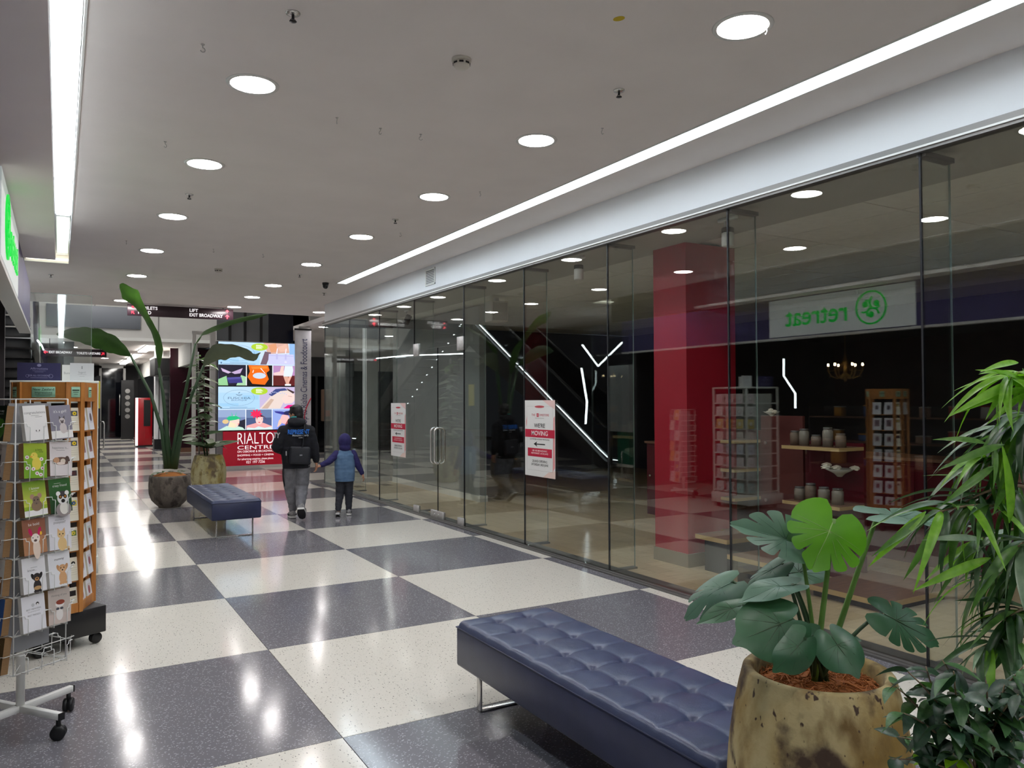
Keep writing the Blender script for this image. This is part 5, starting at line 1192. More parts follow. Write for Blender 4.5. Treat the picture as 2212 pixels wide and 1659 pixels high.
        # blue brimmed hat
        R_(0.68, 1, 0.0, 0.47, S(150, 170, 232)); E_(0.84, 0.24, 0.1, 0.12, S(250, 190, 190)); PL([(0.76, 0.2), (0.74, 0.05), (0.8, 0.1), (0.79, 0.26)], S(246, 200, 180)); PL([(0.88, 0.26), (0.98, 0.06), (0.93, 0.04), (0.86, 0.12)], S(236, 180, 150)); PL([(0.7, 0.43), (0.8, 0.42), (0.99, 0.34), (0.98, 0.3), (0.8, 0.35), (0.72, 0.39)], S(56, 56, 150)); E_(0.88, 0.38, 0.1, 0.05, S(40, 40, 90)); PL([(0.72, 0.0), (0.8, 0.14), (0.9, 0.1), (0.95, 0)], S(120, 140, 226)); PL([(0.87, 0.2), (0.97, 0.05), (0.92, 0.0), (0.84, 0.1)], S(170, 90, 90))
    E_(0.51, 0.9, 0.19, 0.085, S(178, 212, 50))
    for k in range(5): R_(0.465, 0.465+0.07+0.012*((k*7) % 3), 0.935-0.02*k, 0.947-0.02*k, S(244, 250, 220))
    return p
for k, zc in ((0, zt-HSs/2), (1, zb+HSs/2)):
    s = obj('screen', MB().bbox(-WS/2-0.01, WS/2+0.01, -0.02, 0.06, zc-HSs/2-0.012, zc+HSs/2+0.012, 0.004, 1), M_BLACK, vw)
    o = obj('picture', scr(k).mesh('picture', M_SCREEN), None, s); o.matrix_basis = frame((0, -0.0215, zc), (1, 0, 0), (0, -1, 0))
obj('housing', MB().box(-WS/2-0.02, WS/2+0.02, 0.06, 0.35, 0.0, zt+0.02), mat('screen housing', S(120, 118, 118), 0.5), vw)
cp = obj('red_panel', MB().box(-WS/2+0.12, WS/2, -0.01, 0.05, 0.07, 0.90), mat('centre sign red', S(196, 16, 48), 0.4, emit=S(196, 16, 48), es=0.05), vw, label='red centre sign with white lettering')
obj('plinth', MB().box(-WS/2+0.08, WS/2+0.02, -0.03, 0.05, 0.0, 0.07), M_MALLW, vw)
Fp = frame((-0.06, -0.0105, 0), (1, 0, 0), (0, -1, 0))
for s, y, sz, wd in (('RIALTO', 0.71, 0.40, 0.86), ('CENTRE', 0.50, 0.13, 0.86), ('ON OSBORNE & BROADWAY', 0.405, 0.075, 0.86), ('SHOPPING + FOOD + CINEMA', 0.315, 0.065, 0.86), ('For advertising enquiries, please phone', 0.225, 0.07, 0.84), ('021 197 7256', 0.145, 0.09, 0.44)):
    obj('lettering', text_mb(s, sz, Fp @ Matrix.Translation((0, y, 0)), bold=-0.008 if s == 'RIALTO' else 0.0, width=wd, depth=0.003), M_SW, cp)
star = [(0.03*math.cos(PI/2+k*PI/5)*(1 if k % 2 == 0 else 0.45), 0.03*math.sin(PI/2+k*PI/5)*(1 if k % 2 == 0 else 0.45)) for k in range(10)]
obj('star', MB().prism(star, 0.0032, 0.0045, Fp @ Matrix.Translation((-0.10, 0.67, 0))), mat('centre sign red', S(196, 16, 48)), cp)
# mullioned glazing over the screens and slim posts beside them
gl = thing('mullion_screen', 'dark glazed panel with slim black mullions above the advertising screens', 'glazing', ((x0+x1)/2, VYW+0.2, 3.1))
for k, px_ in enumerate((500, 533, 568)): obj('mullion', MB().box(at_y(px_, 700, VYW).x-4.195-0.03, at_y(px_, 700, VYW).x-4.195+0.03, -0.03, 0.03, 0, 1.5), M_BLACK, gl)
obj('dark_pane', MB().box(at_y(584, 700, VYW).x-4.195, at_y(638, 700, VYW).x-4.195, 0.0, 0.02, 0, 1.5), mat('navy dark pane', S(24, 28, 44), 0.15), gl)
obj('pane', MB().box(-WS/2, at_y(584, 700, VYW).x-4.195, 0.0, 0.02, 0, 1.5), mat('grey backed pane', S(120, 124, 128), 0.25), gl)
pp = thing('slim_post', 'pair of slim pale posts left of the advertising screens', 'post', (3.12, 19.6, 0))
obj('post', MB().box(-0.02, 0.10, -0.05, 0.05, 0, 3.3), M_MALLW, pp)
obj('post', MB().box(-0.42, -0.34, -0.05, 0.05, 0, 3.3), M_MALLW, pp); obj('tie', MB().box(-0.42, 0.1, -0.03, 0.03, 3.22, 3.3), M_MALLW, pp)
# tall banner
ba = at_y(637, 709, 19.3); bb_ = at_y(672, 712, 19.3)
bn = thing('tall_banner', 'tall narrow pale banner with upright blue handwritten lettering beside the screens', 'banner', ((ba.x+bb_.x)/2, 19.3, 0))
BWd = bb_.x-ba.x
obj('cloth', MB().box(-BWd/2, BWd/2, -0.01, 0.01, 0.25, 3.40), noise_col('pale banner print', S(196, 196, 202), S(222, 222, 226), 2.2, 0.6), bn)
obj('top_bar', MB().box(-BWd/2-0.01, BWd/2+0.01, -0.02, 0.02, 3.40, 3.44), M_BLACK, bn)
obj('backing_post', MB().box(-BWd/2+0.12, BWd/2-0.02, 0.03, 0.12, 0, 3.5), M_MALLW, bn)
obj('lettering', text_mb('Up to Rialto Cinemas & Foodcourt', 0.24, frame((0.03, -0.011, 2.12), (0, 0, 1), (0, -1, 0)), width=2.12, depth=0.002), mat('banner ink', S(66, 70, 110), 0.6), bn)
arc = [(BWd/2-0.16*math.sin(PI*k/16)-0.005, -0.012, 0.75+0.95*k/16) for k in range(17)]
obj('red_arc', MB().tube(arc, 0.014, 6), mat('banner red', S(200, 40, 70), 0.6), bn)
# wordmark on the left fascia (seen mirrored in the glass)
rb = thing('shop_sign', 'white shop fascia sign with a green round swirl emblem and lower case green name', 'sign', (-0.337, 0, 0))
obj('board', MB().box(0.0, 0.012, 5.75, 8.05, 2.535, 3.085), mat('white sign board', S(226, 228, 230), 0.5, emit=(0.9, 1.0, 0.95), es=0.10), rb)
M_GR = mat('green sign letter', S(10, 170, 60), 0.4, emit=S(0, 200, 60), es=0.36)
Fg = frame((0.0125, 0, 0), (0, 1, 0), (1, 0, 0))
obj('lettering', text_mb('retreat', 0.40, Fg @ Matrix.Translation((7.22, 2.80, 0)), width=1.02, depth=0.012), M_GR, rb)
em = obj('emblem', MB().lathe([(0.205, 0), (0.225, 0), (0.225, 0.012), (0.205, 0.012), (0.205, 0)], n=40, caps=False, M=Fg @ Matrix.Translation((6.36, 2.82, 0))), M_GR, rb)
sw = MB()
for k in range(3):
    a = k*2*PI/3+0.5; cx_, cy_ = 0.095*math.cos(a), 0.095*math.sin(a); Mx = Fg @ Matrix.Translation((6.36+cx_, 2.82+cy_, 0))
    sw.lathe([(0.001, 0), (0.04, 0), (0.04, 0.012), (0.001, 0.012)], n=20, M=Mx)
    spi = [Fg @ Vector((6.36+cx_+(0.05+0.018*t)*math.cos(a+1.2+t), 2.82+cy_+(0.05+0.018*t)*math.sin(a+1.2+t), 0.008)) for t in [q*0.35 for q in range(11)]]
    sw.tube(spi, 0.012, 6)
obj('swirls', sw, M_GR, em)

# ------------------------------------------------------------------ moving posters on the glass
def poster(ya, yb, z0, z1, label):
    W, Hh = abs(yb-ya), z1-z0; p = Print(W, Hh, S(228, 228, 226)); red = S(196, 24, 62); ink = S(30, 28, 30); rose = S(226, 150, 150)
    p.poly([(W*0.1, Hh*0.5), (W*0.5, Hh*0.5), (W*0.5, Hh*0.38), (W*0.28, Hh*0.44)], S(232, 200, 196)); p.poly([(W*0.5, -Hh*0.5), (W*0.1, -Hh*0.5), (W*0.28, -Hh*0.43), (W*0.5, -Hh*0.40)], S(232, 206, 196)); p.poly([(W*0.42, -Hh*0.42), (W*0.49, -Hh*0.36), (W*0.49, Hh*0.3), (W*0.45, Hh*0.27)], rose); p.poly([(-W*0.42, Hh*0.30), (-W*0.46, Hh*0.22), (-W*0.45, Hh*0.14), (-W*0.43, Hh*0.2)], rose)
    for x, y, w_, h_ in ((0, 0.42, 0.86, 0.002), (0, -0.42, 0.86, 0.002), (-0.43, 0, 0.004, 0.84), (0.43, 0, 0.004, 0.84)): p.rect(x*W, y*Hh, w_*W, h_*Hh, S(170, 166, 166))
    p.ell(0, Hh*0.415, W*0.16, Hh*0.016, S(200, 80, 90)); p.rect(W*0.02-W*0.08, Hh*0.305, W*0.07, Hh*0.046, red)
    p.text('THE', -W*0.205, Hh*0.305, Hh*0.042, red, width=W*0.12); p.text('H', -W*0.06, Hh*0.305, Hh*0.036, S(240, 230, 230)); p.text('OMESTORE', W*0.15, Hh*0.305, Hh*0.042, red, width=W*0.32); p.text('FURNITURE AND DECOR', 0, Hh*0.265, Hh*0.012, ink, width=W*0.3)
    p.text("WE'RE", 0, Hh*0.165, Hh*0.075, ink, 0.01, width=W*0.36); p.rect(0, Hh*0.065, W*0.98, Hh*0.105, red); p.text('MOVING', 0, Hh*0.065, Hh*0.085, WHT, 0.012, width=W*0.54); p.text('(20 METERS ACROSS THE ROAD)', 0, -Hh*0.012, Hh*0.026, ink, width=W*0.64)
    p.rect(W*0.03, -Hh*0.075, W*0.30, Hh*0.014, ink); p.poly([(-W*0.2, -Hh*0.075), (-W*0.08, -Hh*0.04), (-W*0.11, -Hh*0.075), (-W*0.08, -Hh*0.11)], ink)
    p.rect(0, -Hh*0.185, W*0.8, Hh*0.11, red); p.text('180-182 BROADWAY,', 0, -Hh*0.163, Hh*0.032, WHT, width=W*0.5); p.text('NEWMARKET, AUCKLAND', 0, -Hh*0.197, Hh*0.032, WHT, width=W*0.56)
    p.text('GRAND OPENING', 0, -Hh*0.30, Hh*0.045, ink, width=W*0.5); p.text('SATURDAY 3RD JUNE', 0, -Hh*0.345, Hh*0.042, ink, width=W*0.56)
    t = thing('moving_poster', label, 'poster', (GX-0.012, (ya+yb)/2, (z0+z1)/2), 0, 'moving posters on the glass')
    o = obj('print', p.mesh('print', M_PRINT), None, t); o.matrix_basis = frame((0, 0, 0), (0, -1, 0), (-1, 0, 0))
    obj('paper', MB().box(-0.0004, 0.0015, -W/2, W/2, -Hh/2, Hh/2), M_PAPER, t); return t
poster(7.29, 6.69, 0.79, 1.61, "white and red WE'RE MOVING poster on the glass right of the doors")
poster(11.29, 10.70, 0.77, 1.58, "white and red WE'RE MOVING poster on the glass left of the doors")
# ------------------------------------------------------------------ people: one continuous body each, clothing as children
def solid(name, mb, voxel, m, parent, smooth_it=4, label=None):
    """union of overlapping closed shapes into one continuous skin"""
    me = mb.mesh(name, m); o = bpy.data.objects.new(name, me)
    r = o.modifiers.new('r', 'REMESH'); r.mode = 'VOXEL'; r.voxel_size = voxel; r.use_smooth_shade = True
    s = o.modifiers.new('s', 'SMOOTH'); s.iterations = smooth_it; s.factor = 0.5
    me2 = evaluated(o, name); bpy.data.objects.remove(o); bpy.data.meshes.remove(me)
    if not me2.materials: me2.materials.append(m)
    return obj(name, me2, m, parent, label)
def limb(mb, pts, rad, n=14):
    """tapering limb with rounded ends"""
    pts = [Vector(p) for p in pts]; P = []; R = []
    # subdivide
    for i in range(len(pts)-1):
        for k in range(5):
            t = k/5.0; P.append(pts[i].lerp(pts[i+1], t)); a, b = rad[i], rad[i+1]
            R.append((a[0]+(b[0]-a[0])*t, a[1]+(b[1]-a[1])*t) if isinstance(a, tuple) else a+(b-a)*t)
    P.append(pts[-1]); R.append(rad[-1])
    mb.tube(P, R, n)
    for p, r in ((pts[0], rad[0]), (pts[-1], rad[-1])):
        q = r if isinstance(r, tuple) else (r, r); mb.ell(p, (q[0], max(q[0], q[1])*0.98 if not isinstance(r, tuple) else q[1], q[0] if not isinstance(r, tuple) else min(q)), nu=14, nv=10)
    return mb
def torso(mb, secs, n=24):
    """secs: (z, cx, cy, rx, ry)"""
    vs = []; fs = []
    for (z, cx, cy, rx, ry) in secs:
        for k in range(n):
            a = 2*PI*k/n; ca, sa = math.cos(a), math.sin(a); e = 0.85
            vs.append((cx+rx*math.copysign(abs(ca)**e, ca), cy+ry*math.copysign(abs(sa)**e, sa), z))
    for i in range(len(secs)-1):
        for k in range(n): a0 = i*n+k; b0 = i*n+(k+1) % n; fs.append((a0, b0, b0+n, a0+n))
    fs.append(tuple(reversed(range(n)))); fs.append(tuple((len(secs)-1)*n+k for k in range(n)))
    return mb.add(vs, fs, True)
def hand(mb, wrist, dirv, palm_n, s, curl=0.5, thumb=1):
    """palm, four unequal bent fingers and a thumb leaving the side of the palm"""
    d = Vector(dirv).normalized(); nrm = Vector(palm_n); nrm = (nrm-d*nrm.dot(d)).normalized(); sd = d.cross(nrm)
    w = Vector(wrist); c = w+d*0.045*s
    Mx = Matrix((sd, d, nrm)).transposed()
    mb.ell(c, (0.036*s, 0.048*s, 0.015*s), Mx, 12, 8)
    for k, (off, L) in enumerate(((-0.027, 0.062), (-0.009, 0.072), (0.009, 0.068), (0.026, 0.052))):
        b = c+sd*off*s+d*0.036*s; j1 = b+(d*math.cos(curl*0.5)+nrm*math.sin(curl*0.5))*L*0.5*s; j2 = j1+(d*math.cos(curl*1.3)+nrm*math.sin(curl*1.3))*L*0.32*s; j3 = j2+(d*math.cos(curl*2.0)+nrm*math.sin(curl*2.0))*L*0.24*s
        limb(mb, [b, j1, j2, j3], [0.0095*s, 0.009*s, 0.008*s, 0.007*s], 8)
    b = c+sd*(-0.028*s*thumb)-d*0.014*s; j1 = b+(sd*(-thumb)*0.7+d*0.6+nrm*0.35).normalized()*0.034*s; j2 = j1+(d*0.8+nrm*0.5-sd*thumb*0.15).normalized()*0.03*s
    limb(mb, [b, j1, j2], [0.012*s, 0.010*s, 0.008*s], 8)
def shoe(name, parent, heel, toe, w, upm, solem, pitch_up=Vector((0, 0, 1)), h=0.09):
    """trainer: upper, pale sole, dark outsole, laces"""
    H_ = Vector(heel); T_ = Vector(toe); x = (T_-H_).normalized(); z = (Vector(pitch_up)-x*Vector(pitch_up).dot(x)).normalized(); y = z.cross(x); L = (T_-H_).length
    M = Matrix.Translation(H_) @ Matrix((x, y, z)).transposed().to_4x4()
    def outline(s): return [(L*(t)+0.0, s*w*(0.36+0.14*math.sin(PI*min(1, t*1.15)))*(1 if t < 0.85 else math.sqrt(max(0.02, 1-((t-0.85)/0.15)**2)))) for t in [k/10 for k in range(11)]]
    ol = outline(1)+list(reversed(outline(-1)))
    up = MB(); secs = []; n = 16
    vs = []; fs = []
    for i in range(9):
        t = i/8.0; hw = w*(0.36+0.14*math.sin(PI*min(1, t*1.15)))*(1 if t < 0.9 else 0.72); hh = h*(1.0-0.05*t) if t < 0.35 else h*(0.98-0.62*(t-0.35)/0.65)
        xx = 0.012+t*(L-0.02)
        for k in range(n):
            a = 2*PI*k/n; vs.append(M @ Vector((xx, hw*0.92*math.cos(a), 0.02+hh/2+hh/2*math.sin(a))))
    for i in range(8):
        for k in range(n): a0 = i*n+k; b0 = i*n+(k+1) % n; fs.append((a0, b0, b0+n, a0+n))
    fs.append(tuple(reversed(range(n)))); fs.append(tuple(8*n+k for k in range(n))); up.add(vs, fs, True)
    u = obj(name, up, upm, parent)
    obj('sole', MB().prism(ol, 0.006, 0.032, M), solem, u)
    obj('outsole', MB().prism([(a*0.97+0.004, b*0.93) for a, b in ol], 0.0, 0.006, M), mat('dark outsole', S(38, 36, 40), 0.7), u)
    lc = MB()
    for k in range(4): xx = L*(0.40+0.09*k); zz = 0.022+h*(0.92-0.5*(k*0.09+0.05)/0.65); lc.tube([M @ Vector((xx, -w*0.25, zz-0.006)), M @ Vector((xx, 0, zz+0.004)), M @ Vector((xx, w*0.25, zz-0.006))], 0.004, 5)
    obj('laces', lc, mat('shoe laces', S(210, 208, 204), 0.8), u)
    obj('side_stripe', MB().box(L*0.25, L*0.55, -w*0.505, -w*0.40, 0.03, 0.055, M).box(L*0.25, L*0.55, w*0.40, w*0.505, 0.03, 0.055, M), mat('shoe dark trim', S(40, 40, 44), 0.6), u)
    return u
SKIN = mat('skin', S(196, 142, 112), 0.55); HAIR = noise_col('black hair', S(20, 18, 20), S(34, 30, 32), 60, 0.5, stretch=(1, 1, 0.3), bump=0.4)
BLKF = noise_col('black sweatshirt fabric', S(16, 17, 24), S(24, 25, 34), 14, 0.9, bump=0.15)
GRYF = noise_col('grey marl jersey', S(112, 112, 118), S(130, 130, 136), 18, 0.9, bump=0.15)
def folds(o, amp, freq, seed=0):
    """cloth creases pressed into the mesh itself"""
    from mathutils import noise as nz
    me = o.data
    nor = [v.normal.copy() for v in me.vertices]; out = []
    for v, nn in zip(me.vertices, nor):
        n_ = nz.noise(Vector((v.co.x*freq+seed, v.co.y*freq, v.co.z*freq*2.2))); out += list(v.co+nn*amp*n_)
    me.vertices.foreach_set('co', out)
    me.update()

# ---- the taller person, walking away
MP = Vector((2.80, 10.62, 0)); MR = -0.20
man = thing('person', 'person in a black hoodie and grey joggers walking away, holding a child by the hand', 'person', MP, MR)
HT = 1.56
bod = MB()
torso(bod, [(0.74, 0, 0, 0.13, 0.09), (0.84, 0, 0, 0.155, 0.105), (0.98, 0, 0, 0.14, 0.095), (1.14, 0, 0.005, 0.165, 0.10), (1.26, 0, 0.01, 0.175, 0.09), (1.315, 0, 0.01, 0.10, 0.06)])
limb(bod, [(0, 0.01, 1.28), (0, 0.02, 1.38)], [0.055, 0.05])
HC0 = Vector((-0.005, 0.035, 1.452)); hr = Matrix.Rotation(0.95, 3, 'Z')     # head turned to the left
bod.ell(HC0, (0.072, 0.092, 0.105), hr, 20, 14)
bod.ell(HC0+hr @ Vector((0, 0.035, -0.055)), (0.052, 0.055, 0.055), hr)       # jaw
bod.ell(HC0+hr @ Vector((0, 0.098, -0.018)), (0.013, 0.018, 0.022), hr, 10, 8) # nose
bod.ell(HC0+hr @ Vector((0, 0.088, -0.055)), (0.022, 0.012, 0.009), hr, 10, 8) # mouth
for s in (-1, 1): bod.ell(HC0+hr @ Vector((s*0.074, -0.005, -0.012)), (0.012, 0.022, 0.032), hr, 10, 8)
# legs: left leg forward, right leg trailing with the heel up
LH, LK, LA = (-0.085, 0.0, 0.80), (-0.070, 0.12, 0.44), (-0.035, 0.16, 0.09)
RH, RK, RA = (0.085, 0.0, 0.80), (0.075, 0.05, 0.43), (0.045, -0.21, 0.16)
limb(bod, [LH, LK, LA], [0.085, 0.055, 0.038]); limb(bod, [RH, RK, RA], [0.085, 0.055, 0.038])
# arms: right down to the child's hand, left bent with the hand at the front
RS, RE, RW = Vector((0.168, 0.0, 1.205)), Vector((0.232, -0.03, 0.97)), Vector((0.262, -0.02, 0.775))
LS, LE, LW = Vector((-0.168, 0.0, 1.205)), Vector((-0.262, -0.05, 0.99)), Vector((-0.17, 0.16, 0.93))
limb(bod, [RS, RE, RW], [0.05, 0.040, 0.028]); limb(bod, [LS, LE, LW], [0.05, 0.040, 0.028])
hand(bod, RW, (0.12, 0, -1), (-1, 0.2, 0), 1.0, 0.75, -1); hand(bod, LW, (0.7, 0.6, -0.1), (0, -0.3, -1), 1.0, 0.6, 1)
solid('body', bod, 0.0075, SKIN, man, 3)
for s in (-1, 1): obj('eye', MB().ell(HC0+hr @ Vector((s*0.031, 0.083, 0.008)), (0.010, 0.008, 0.007), hr, 10, 8), mat('eye', S(30, 24, 22), 0.2), man); obj('eyebrow', MB().ell(HC0+hr @ Vector((s*0.032, 0.086, 0.028)), (0.018, 0.006, 0.004), hr, 10, 6), HAIR, man)
hm = MB(); hm.ell(HC0+Vector((0.004, -0.012, 0.028)), (0.085, 0.094, 0.092), hr, 22, 14); hm.ell(HC0+hr @ Vector((0, -0.045, -0.03)), (0.074, 0.062, 0.075), hr, 20, 12)
for k in range(26):
    a = k*2.4; rr = 0.02+0.055*((k*7 % 10)/10); p = HC0+Vector((rr*math.cos(a), rr*math.sin(a)-0.01, 0.098-rr*0.35)); hm.ell(p, (0.016, 0.030, 0.018), Matrix.Rotation(a, 3, 'Z'), 8, 6)
solid('hair', hm, 0.007, HAIR, man, 2)
hd = MB()
torso(hd, [(0.725, 0, 0, 0.165, 0.118), (0.75, 0, 0, 0.185, 0.132), (0.86, 0, -0.004, 0.198, 0.142), (1.0, 0, -0.004, 0.200, 0.140), (1.14, 0, 0, 0.205, 0.135), (1.23, 0, 0.005, 0.200, 0.118), (1.30, 0, 0.008, 0.135, 0.085), (1.335, 0, 0.01, 0.08, 0.068)])
limb(hd, [RS, RE, RW+Vector((0, 0, 0.03))], [0.082, 0.068, 0.048]); limb(hd, [LS, LE, LW-Vector((0.02, 0.04, 0))], [0.084, 0.074, 0.052])
hd.ell((0, -0.075, 1.325), (0.125, 0.078, 0.062), Matrix.Rotation(0.5, 3, 'X')); hd.ell((-0.06, -0.01, 1.35), (0.06, 0.06, 0.035)); hd.ell((0.06, -0.01, 1.35), (0.06, 0.06, 0.035))
ho = solid('hoodie', hd, 0.010, BLKF, man, 4); folds(ho, 0.006, 14)
obj('hem_rib', MB().lathe([(1.0, 0.0), (1.02, 0.012), (1.02, 0.05), (1.0, 0.06), (0.97, 0.06), (0.97, 0.0), (1.0, 0.0)], n=32, caps=False, M=Matrix.Translation((0, 0, 0.70)) @ Matrix.Diagonal((0.178, 0.128, 1, 1))), BLKF, man)
obj('cuff', MB().lathe([(0.040, -0.02), (0.043, 0.0), (0.040, 0.02), (0.034, 0.02), (0.034, -0.02), (0.040, -0.02)], c=RW+Vector((-0.004, 0, 0.03)), n=18, caps=False), BLKF, man)
obj('hood_lining', MB().tube([(-0.075, 0.0, 1.385), (-0.055, -0.045, 1.395), (-0.005, -0.068, 1.395)], 0.012, 8), mat('turquoise collar print', S(60, 170, 170), 0.7), man)
Fb = frame((0.0, -0.146, 0), (1, 0, 0), (0, -1, 0))
M_BLUEP = mat('blue back print', S(40, 120, 220), 0.6); M_WHP = mat('white back print', S(190, 192, 196), 0.6)
# back lettering wrapped on the curved back
def wrap(mb, base_y, curv):
    mb.v = [(x, y+curv*x*x, z) for x, y, z in mb.v]; return mb
obj('back_print', wrap(text_mb('REPRESENT', 0.085, frame((0.02, -0.150, 1.195), (1, 0, 0), (0, -1, 0)), bold=0.03, width=0.285, depth=0.012), 0, 1.0), M_BLUEP, man)
obj('back_print', wrap(text_mb('Managing clearly', 0.034, frame((0.045, -0.152, 1.150), (1, 0, 0), (0, -1, 0)), bold=0.02, width=0.215, depth=0.012), 0, 1.0), M_WHP, man)
obj('back_print', wrap(text_mb('studios', 0.02, frame((0.05, -0.152, 1.120), (1, 0, 0), (0, -1, 0)), bold=0.02, width=0.06, depth=0.012), 0, 1.0), M_WHP, man)
obj('sleeve_print', text_mb('TY', 0.10, frame((-0.262, -0.086, 1.15), (0.75, -0.45, 0.0), (-0.25, -1, 0.18)), bold=0.02, width=0.085, depth=0.012), M_WHP, man)
tr = MB()
torso(tr, [(0.70, 0, 0, 0.16, 0.115), (0.76, 0, 0, 0.166, 0.118), (0.86, 0, 0, 0.155, 0.108)])
limb(tr, [LH, LK, Vector(LA)+Vector((0, 0, 0.04))], [0.106, 0.090, 0.056]); limb(tr, [RH, RK, Vector(RA)+Vector((0, 0.03, 0.05))], [0.108, 0.092, 0.060])
to = solid('joggers', tr, 0.009, GRYF, man, 4); folds(to, 0.010, 11, 3)
obj('side_stripe', MB().tube([(-0.165, -0.02, 0.76), (-0.178, -0.015, 0.66), (-0.172, 0.02, 0.55), (-0.152, 0.07, 0.45)], 0.010, 6), mat('black trouser stripe', S(30, 30, 34), 0.8), man)
UPW = noise_col('grey knit trainer', S(126, 124, 126), S(168, 166, 166), 40, 0.8); SOLE = mat('white rubber sole', S(226, 224, 220), 0.6)
shoe('shoe', man, (-0.035, 0.09, 0.0), (-0.060, 0.365, 0.0), 0.112, UPW, SOLE, h=0.085)
shoe('shoe', man, (0.040, -0.300, 0.170), (0.075, -0.115, 0.012), 0.118, UPW, SOLE, pitch_up=(0.05, 0.45, 0.9), h=0.088)
# sling bag, worn across the back
bag = thing('sling_bag', 'black sling bag worn low across the back of the black hoodie', 'bag', MP, MR)
bo = obj('pouch', MB().bbox(-0.155, 0.115, -0.215, -0.130, 0.765, 1.00, 0.03, 3, Matrix.Rotation(0.06, 4, 'Y')), noise_col('black nylon', S(26, 28, 36), S(34, 36, 44), 40, 0.65), bag)
obj('strap', MB().tube([(-0.10, -0.16, 0.80), (0.03, -0.185, 0.93), (0.075, -0.182, 1.02), (0.085, -0.165, 1.14), (0.095, -0.13, 1.25), (0.10, -0.06, 1.315)], [(0.030, 0.007)]*6, 10), MATS['black nylon'], bag)
obj('zip_pull', MB().bbox(-0.150, -0.138, -0.224, -0.205, 0.885, 0.945, 0.003, 1), mat('pale zip tape', S(200, 200, 204), 0.5), bo)
obj('brand_tab', MB().box(0.03, 0.065, -0.218, -0.2145, 0.878, 0.896), mat('grey woven tab', S(150, 150, 156), 0.6), bo)
obj('zip_line', MB().box(-0.135, -0.130, -0.219, -0.214, 0.79, 0.97), M_BLACK, bo)

# ---- the child
CP = Vector((3.475, 10.60, 0)); CR = -0.22
kid = thing('person', 'child in a blue hooded jumper and dark trousers walking away with the hood up', 'person', CP, CR)
kb = MB()
torso(kb, [(0.54, 0, 0, 0.10, 0.075), (0.62, 0, 0, 0.118, 0.085), (0.76, 0, 0, 0.112, 0.078), (0.87, 0, 0.005, 0.125, 0.075), (0.925, 0, 0.005, 0.07, 0.05)])
limb(kb, [(0, 0.01, 0.91), (0, 0.015, 0.98)], [0.042, 0.04])
KH = Vector((0.0, 0.02, 1.035)); kb.ell(KH, (0.068, 0.082, 0.088)); kb.ell(KH+Vector((0, 0.03, -0.045)), (0.048, 0.05, 0.045)); kb.ell(KH+Vector((0, 0.086, -0.012)), (0.010, 0.013, 0.015)); kb.ell(KH+Vector((0, 0.077, -0.045)), (0.018, 0.009, 0.007))
kLH, kLK, kLA = (-0.055, 0, 0.57), (-0.065, 0.03, 0.31), (-0.095, -0.06, 0.085)
kRH, kRK, kRA = (0.055, 0, 0.57), (0.06, 0.045, 0.31), (0.06, 0.035, 0.07)
limb(kb, [kLH, kLK, kLA], [0.065, 0.044, 0.032]); limb(kb, [kRH, kRK, kRA], [0.065, 0.044, 0.032])
kRS, kRE, kRW = Vector((0.125, 0, 0.865)), Vector((0.185, -0.02, 0.70)), Vector((0.245, -0.01, 0.575))
manRW = Matrix.Translation(MP) @ Matrix.Rotation(MR, 4, 'Z') @ (RW+Vector((0.008, 0, -0.075)))
kLW = (Matrix.Translation(CP) @ Matrix.Rotation(CR, 4, 'Z')).inverted() @ manRW + Vector((0.055, 0.0, 0.025))
kLS = Vector((-0.125, 0, 0.865)); kLE = kLS.lerp(kLW, 0.52)+Vector((0.0, -0.015, -0.025))
limb(kb, [kRS, kRE, kRW], [0.038, 0.030, 0.022]); limb(kb, [kLS, kLE, kLW], [0.038, 0.030, 0.022])
hand(kb, kRW, (0.35, 0, -1), (-1, 0.3, 0), 0.72, 0.6, 1); hand(kb, kLW, (-1, 0.05, -0.35), (0, 0.4, -1), 0.72, 0.8, 1)
solid('body', kb, 0.007, SKIN, kid, 3)
for s in (-1, 1): obj('eye', MB().ell(KH+Vector((s*0.027, 0.075, 0.008)), (0.009, 0.007, 0.007), None, 10, 8), mat('eye', S(30, 24, 22), 0.2), kid)
NAVYH = noise_col('navy jersey', S(38, 34, 84), S(48, 44, 98), 16, 0.9, bump=0.12); DENIM = noise_col('dusty blue fleece', S(86, 116, 150), S(98, 128, 162), 16, 0.95, bump=0.2); DKT = noise_col('charcoal trousers', S(44, 46, 54), S(56, 58, 66), 16, 0.9)
hb = MB(); torso(hb, [(0.500, 0, 0, 0.120, 0.092), (0.520, 0, 0, 0.134, 0.102), (0.60, 0, 0, 0.142, 0.108), (0.74, 0, 0, 0.142, 0.104), (0.85, 0, 0, 0.138, 0.094), (0.905, 0, 0.002, 0.10, 0.072), (0.93, 0, 0.005, 0.055, 0.05)])
jo = solid('jumper', hb, 0.008, DENIM, kid, 3); folds(jo, 0.005, 13, 5)
obj('hem_rib', MB().lathe([(1.0, 0.0), (1.03, 0.01), (1.03, 0.04), (1.0, 0.05), (0.96, 0.05), (0.96, 0.0), (1.0, 0.0)], n=30, caps=False, M=Matrix.Translation((0, 0, 0.485)) @ Matrix.Diagonal((0.132, 0.10, 1, 1))), DENIM, kid)
for nm, a, b, c in (('sleeve', kRS, kRE, kRW+Vector((-0.008, 0, 0.02))), ('sleeve', kLS, kLE, kLW.lerp(kLE, 0.12))):
    sl = MB(); limb(sl, [a-Vector((math.copysign(0.015, a.x), 0, 0)), b, c], [0.058, 0.047, 0.034]); so = solid(nm, sl, 0.007, NAVYH, kid, 3); folds(so, 0.005, 18, 8)
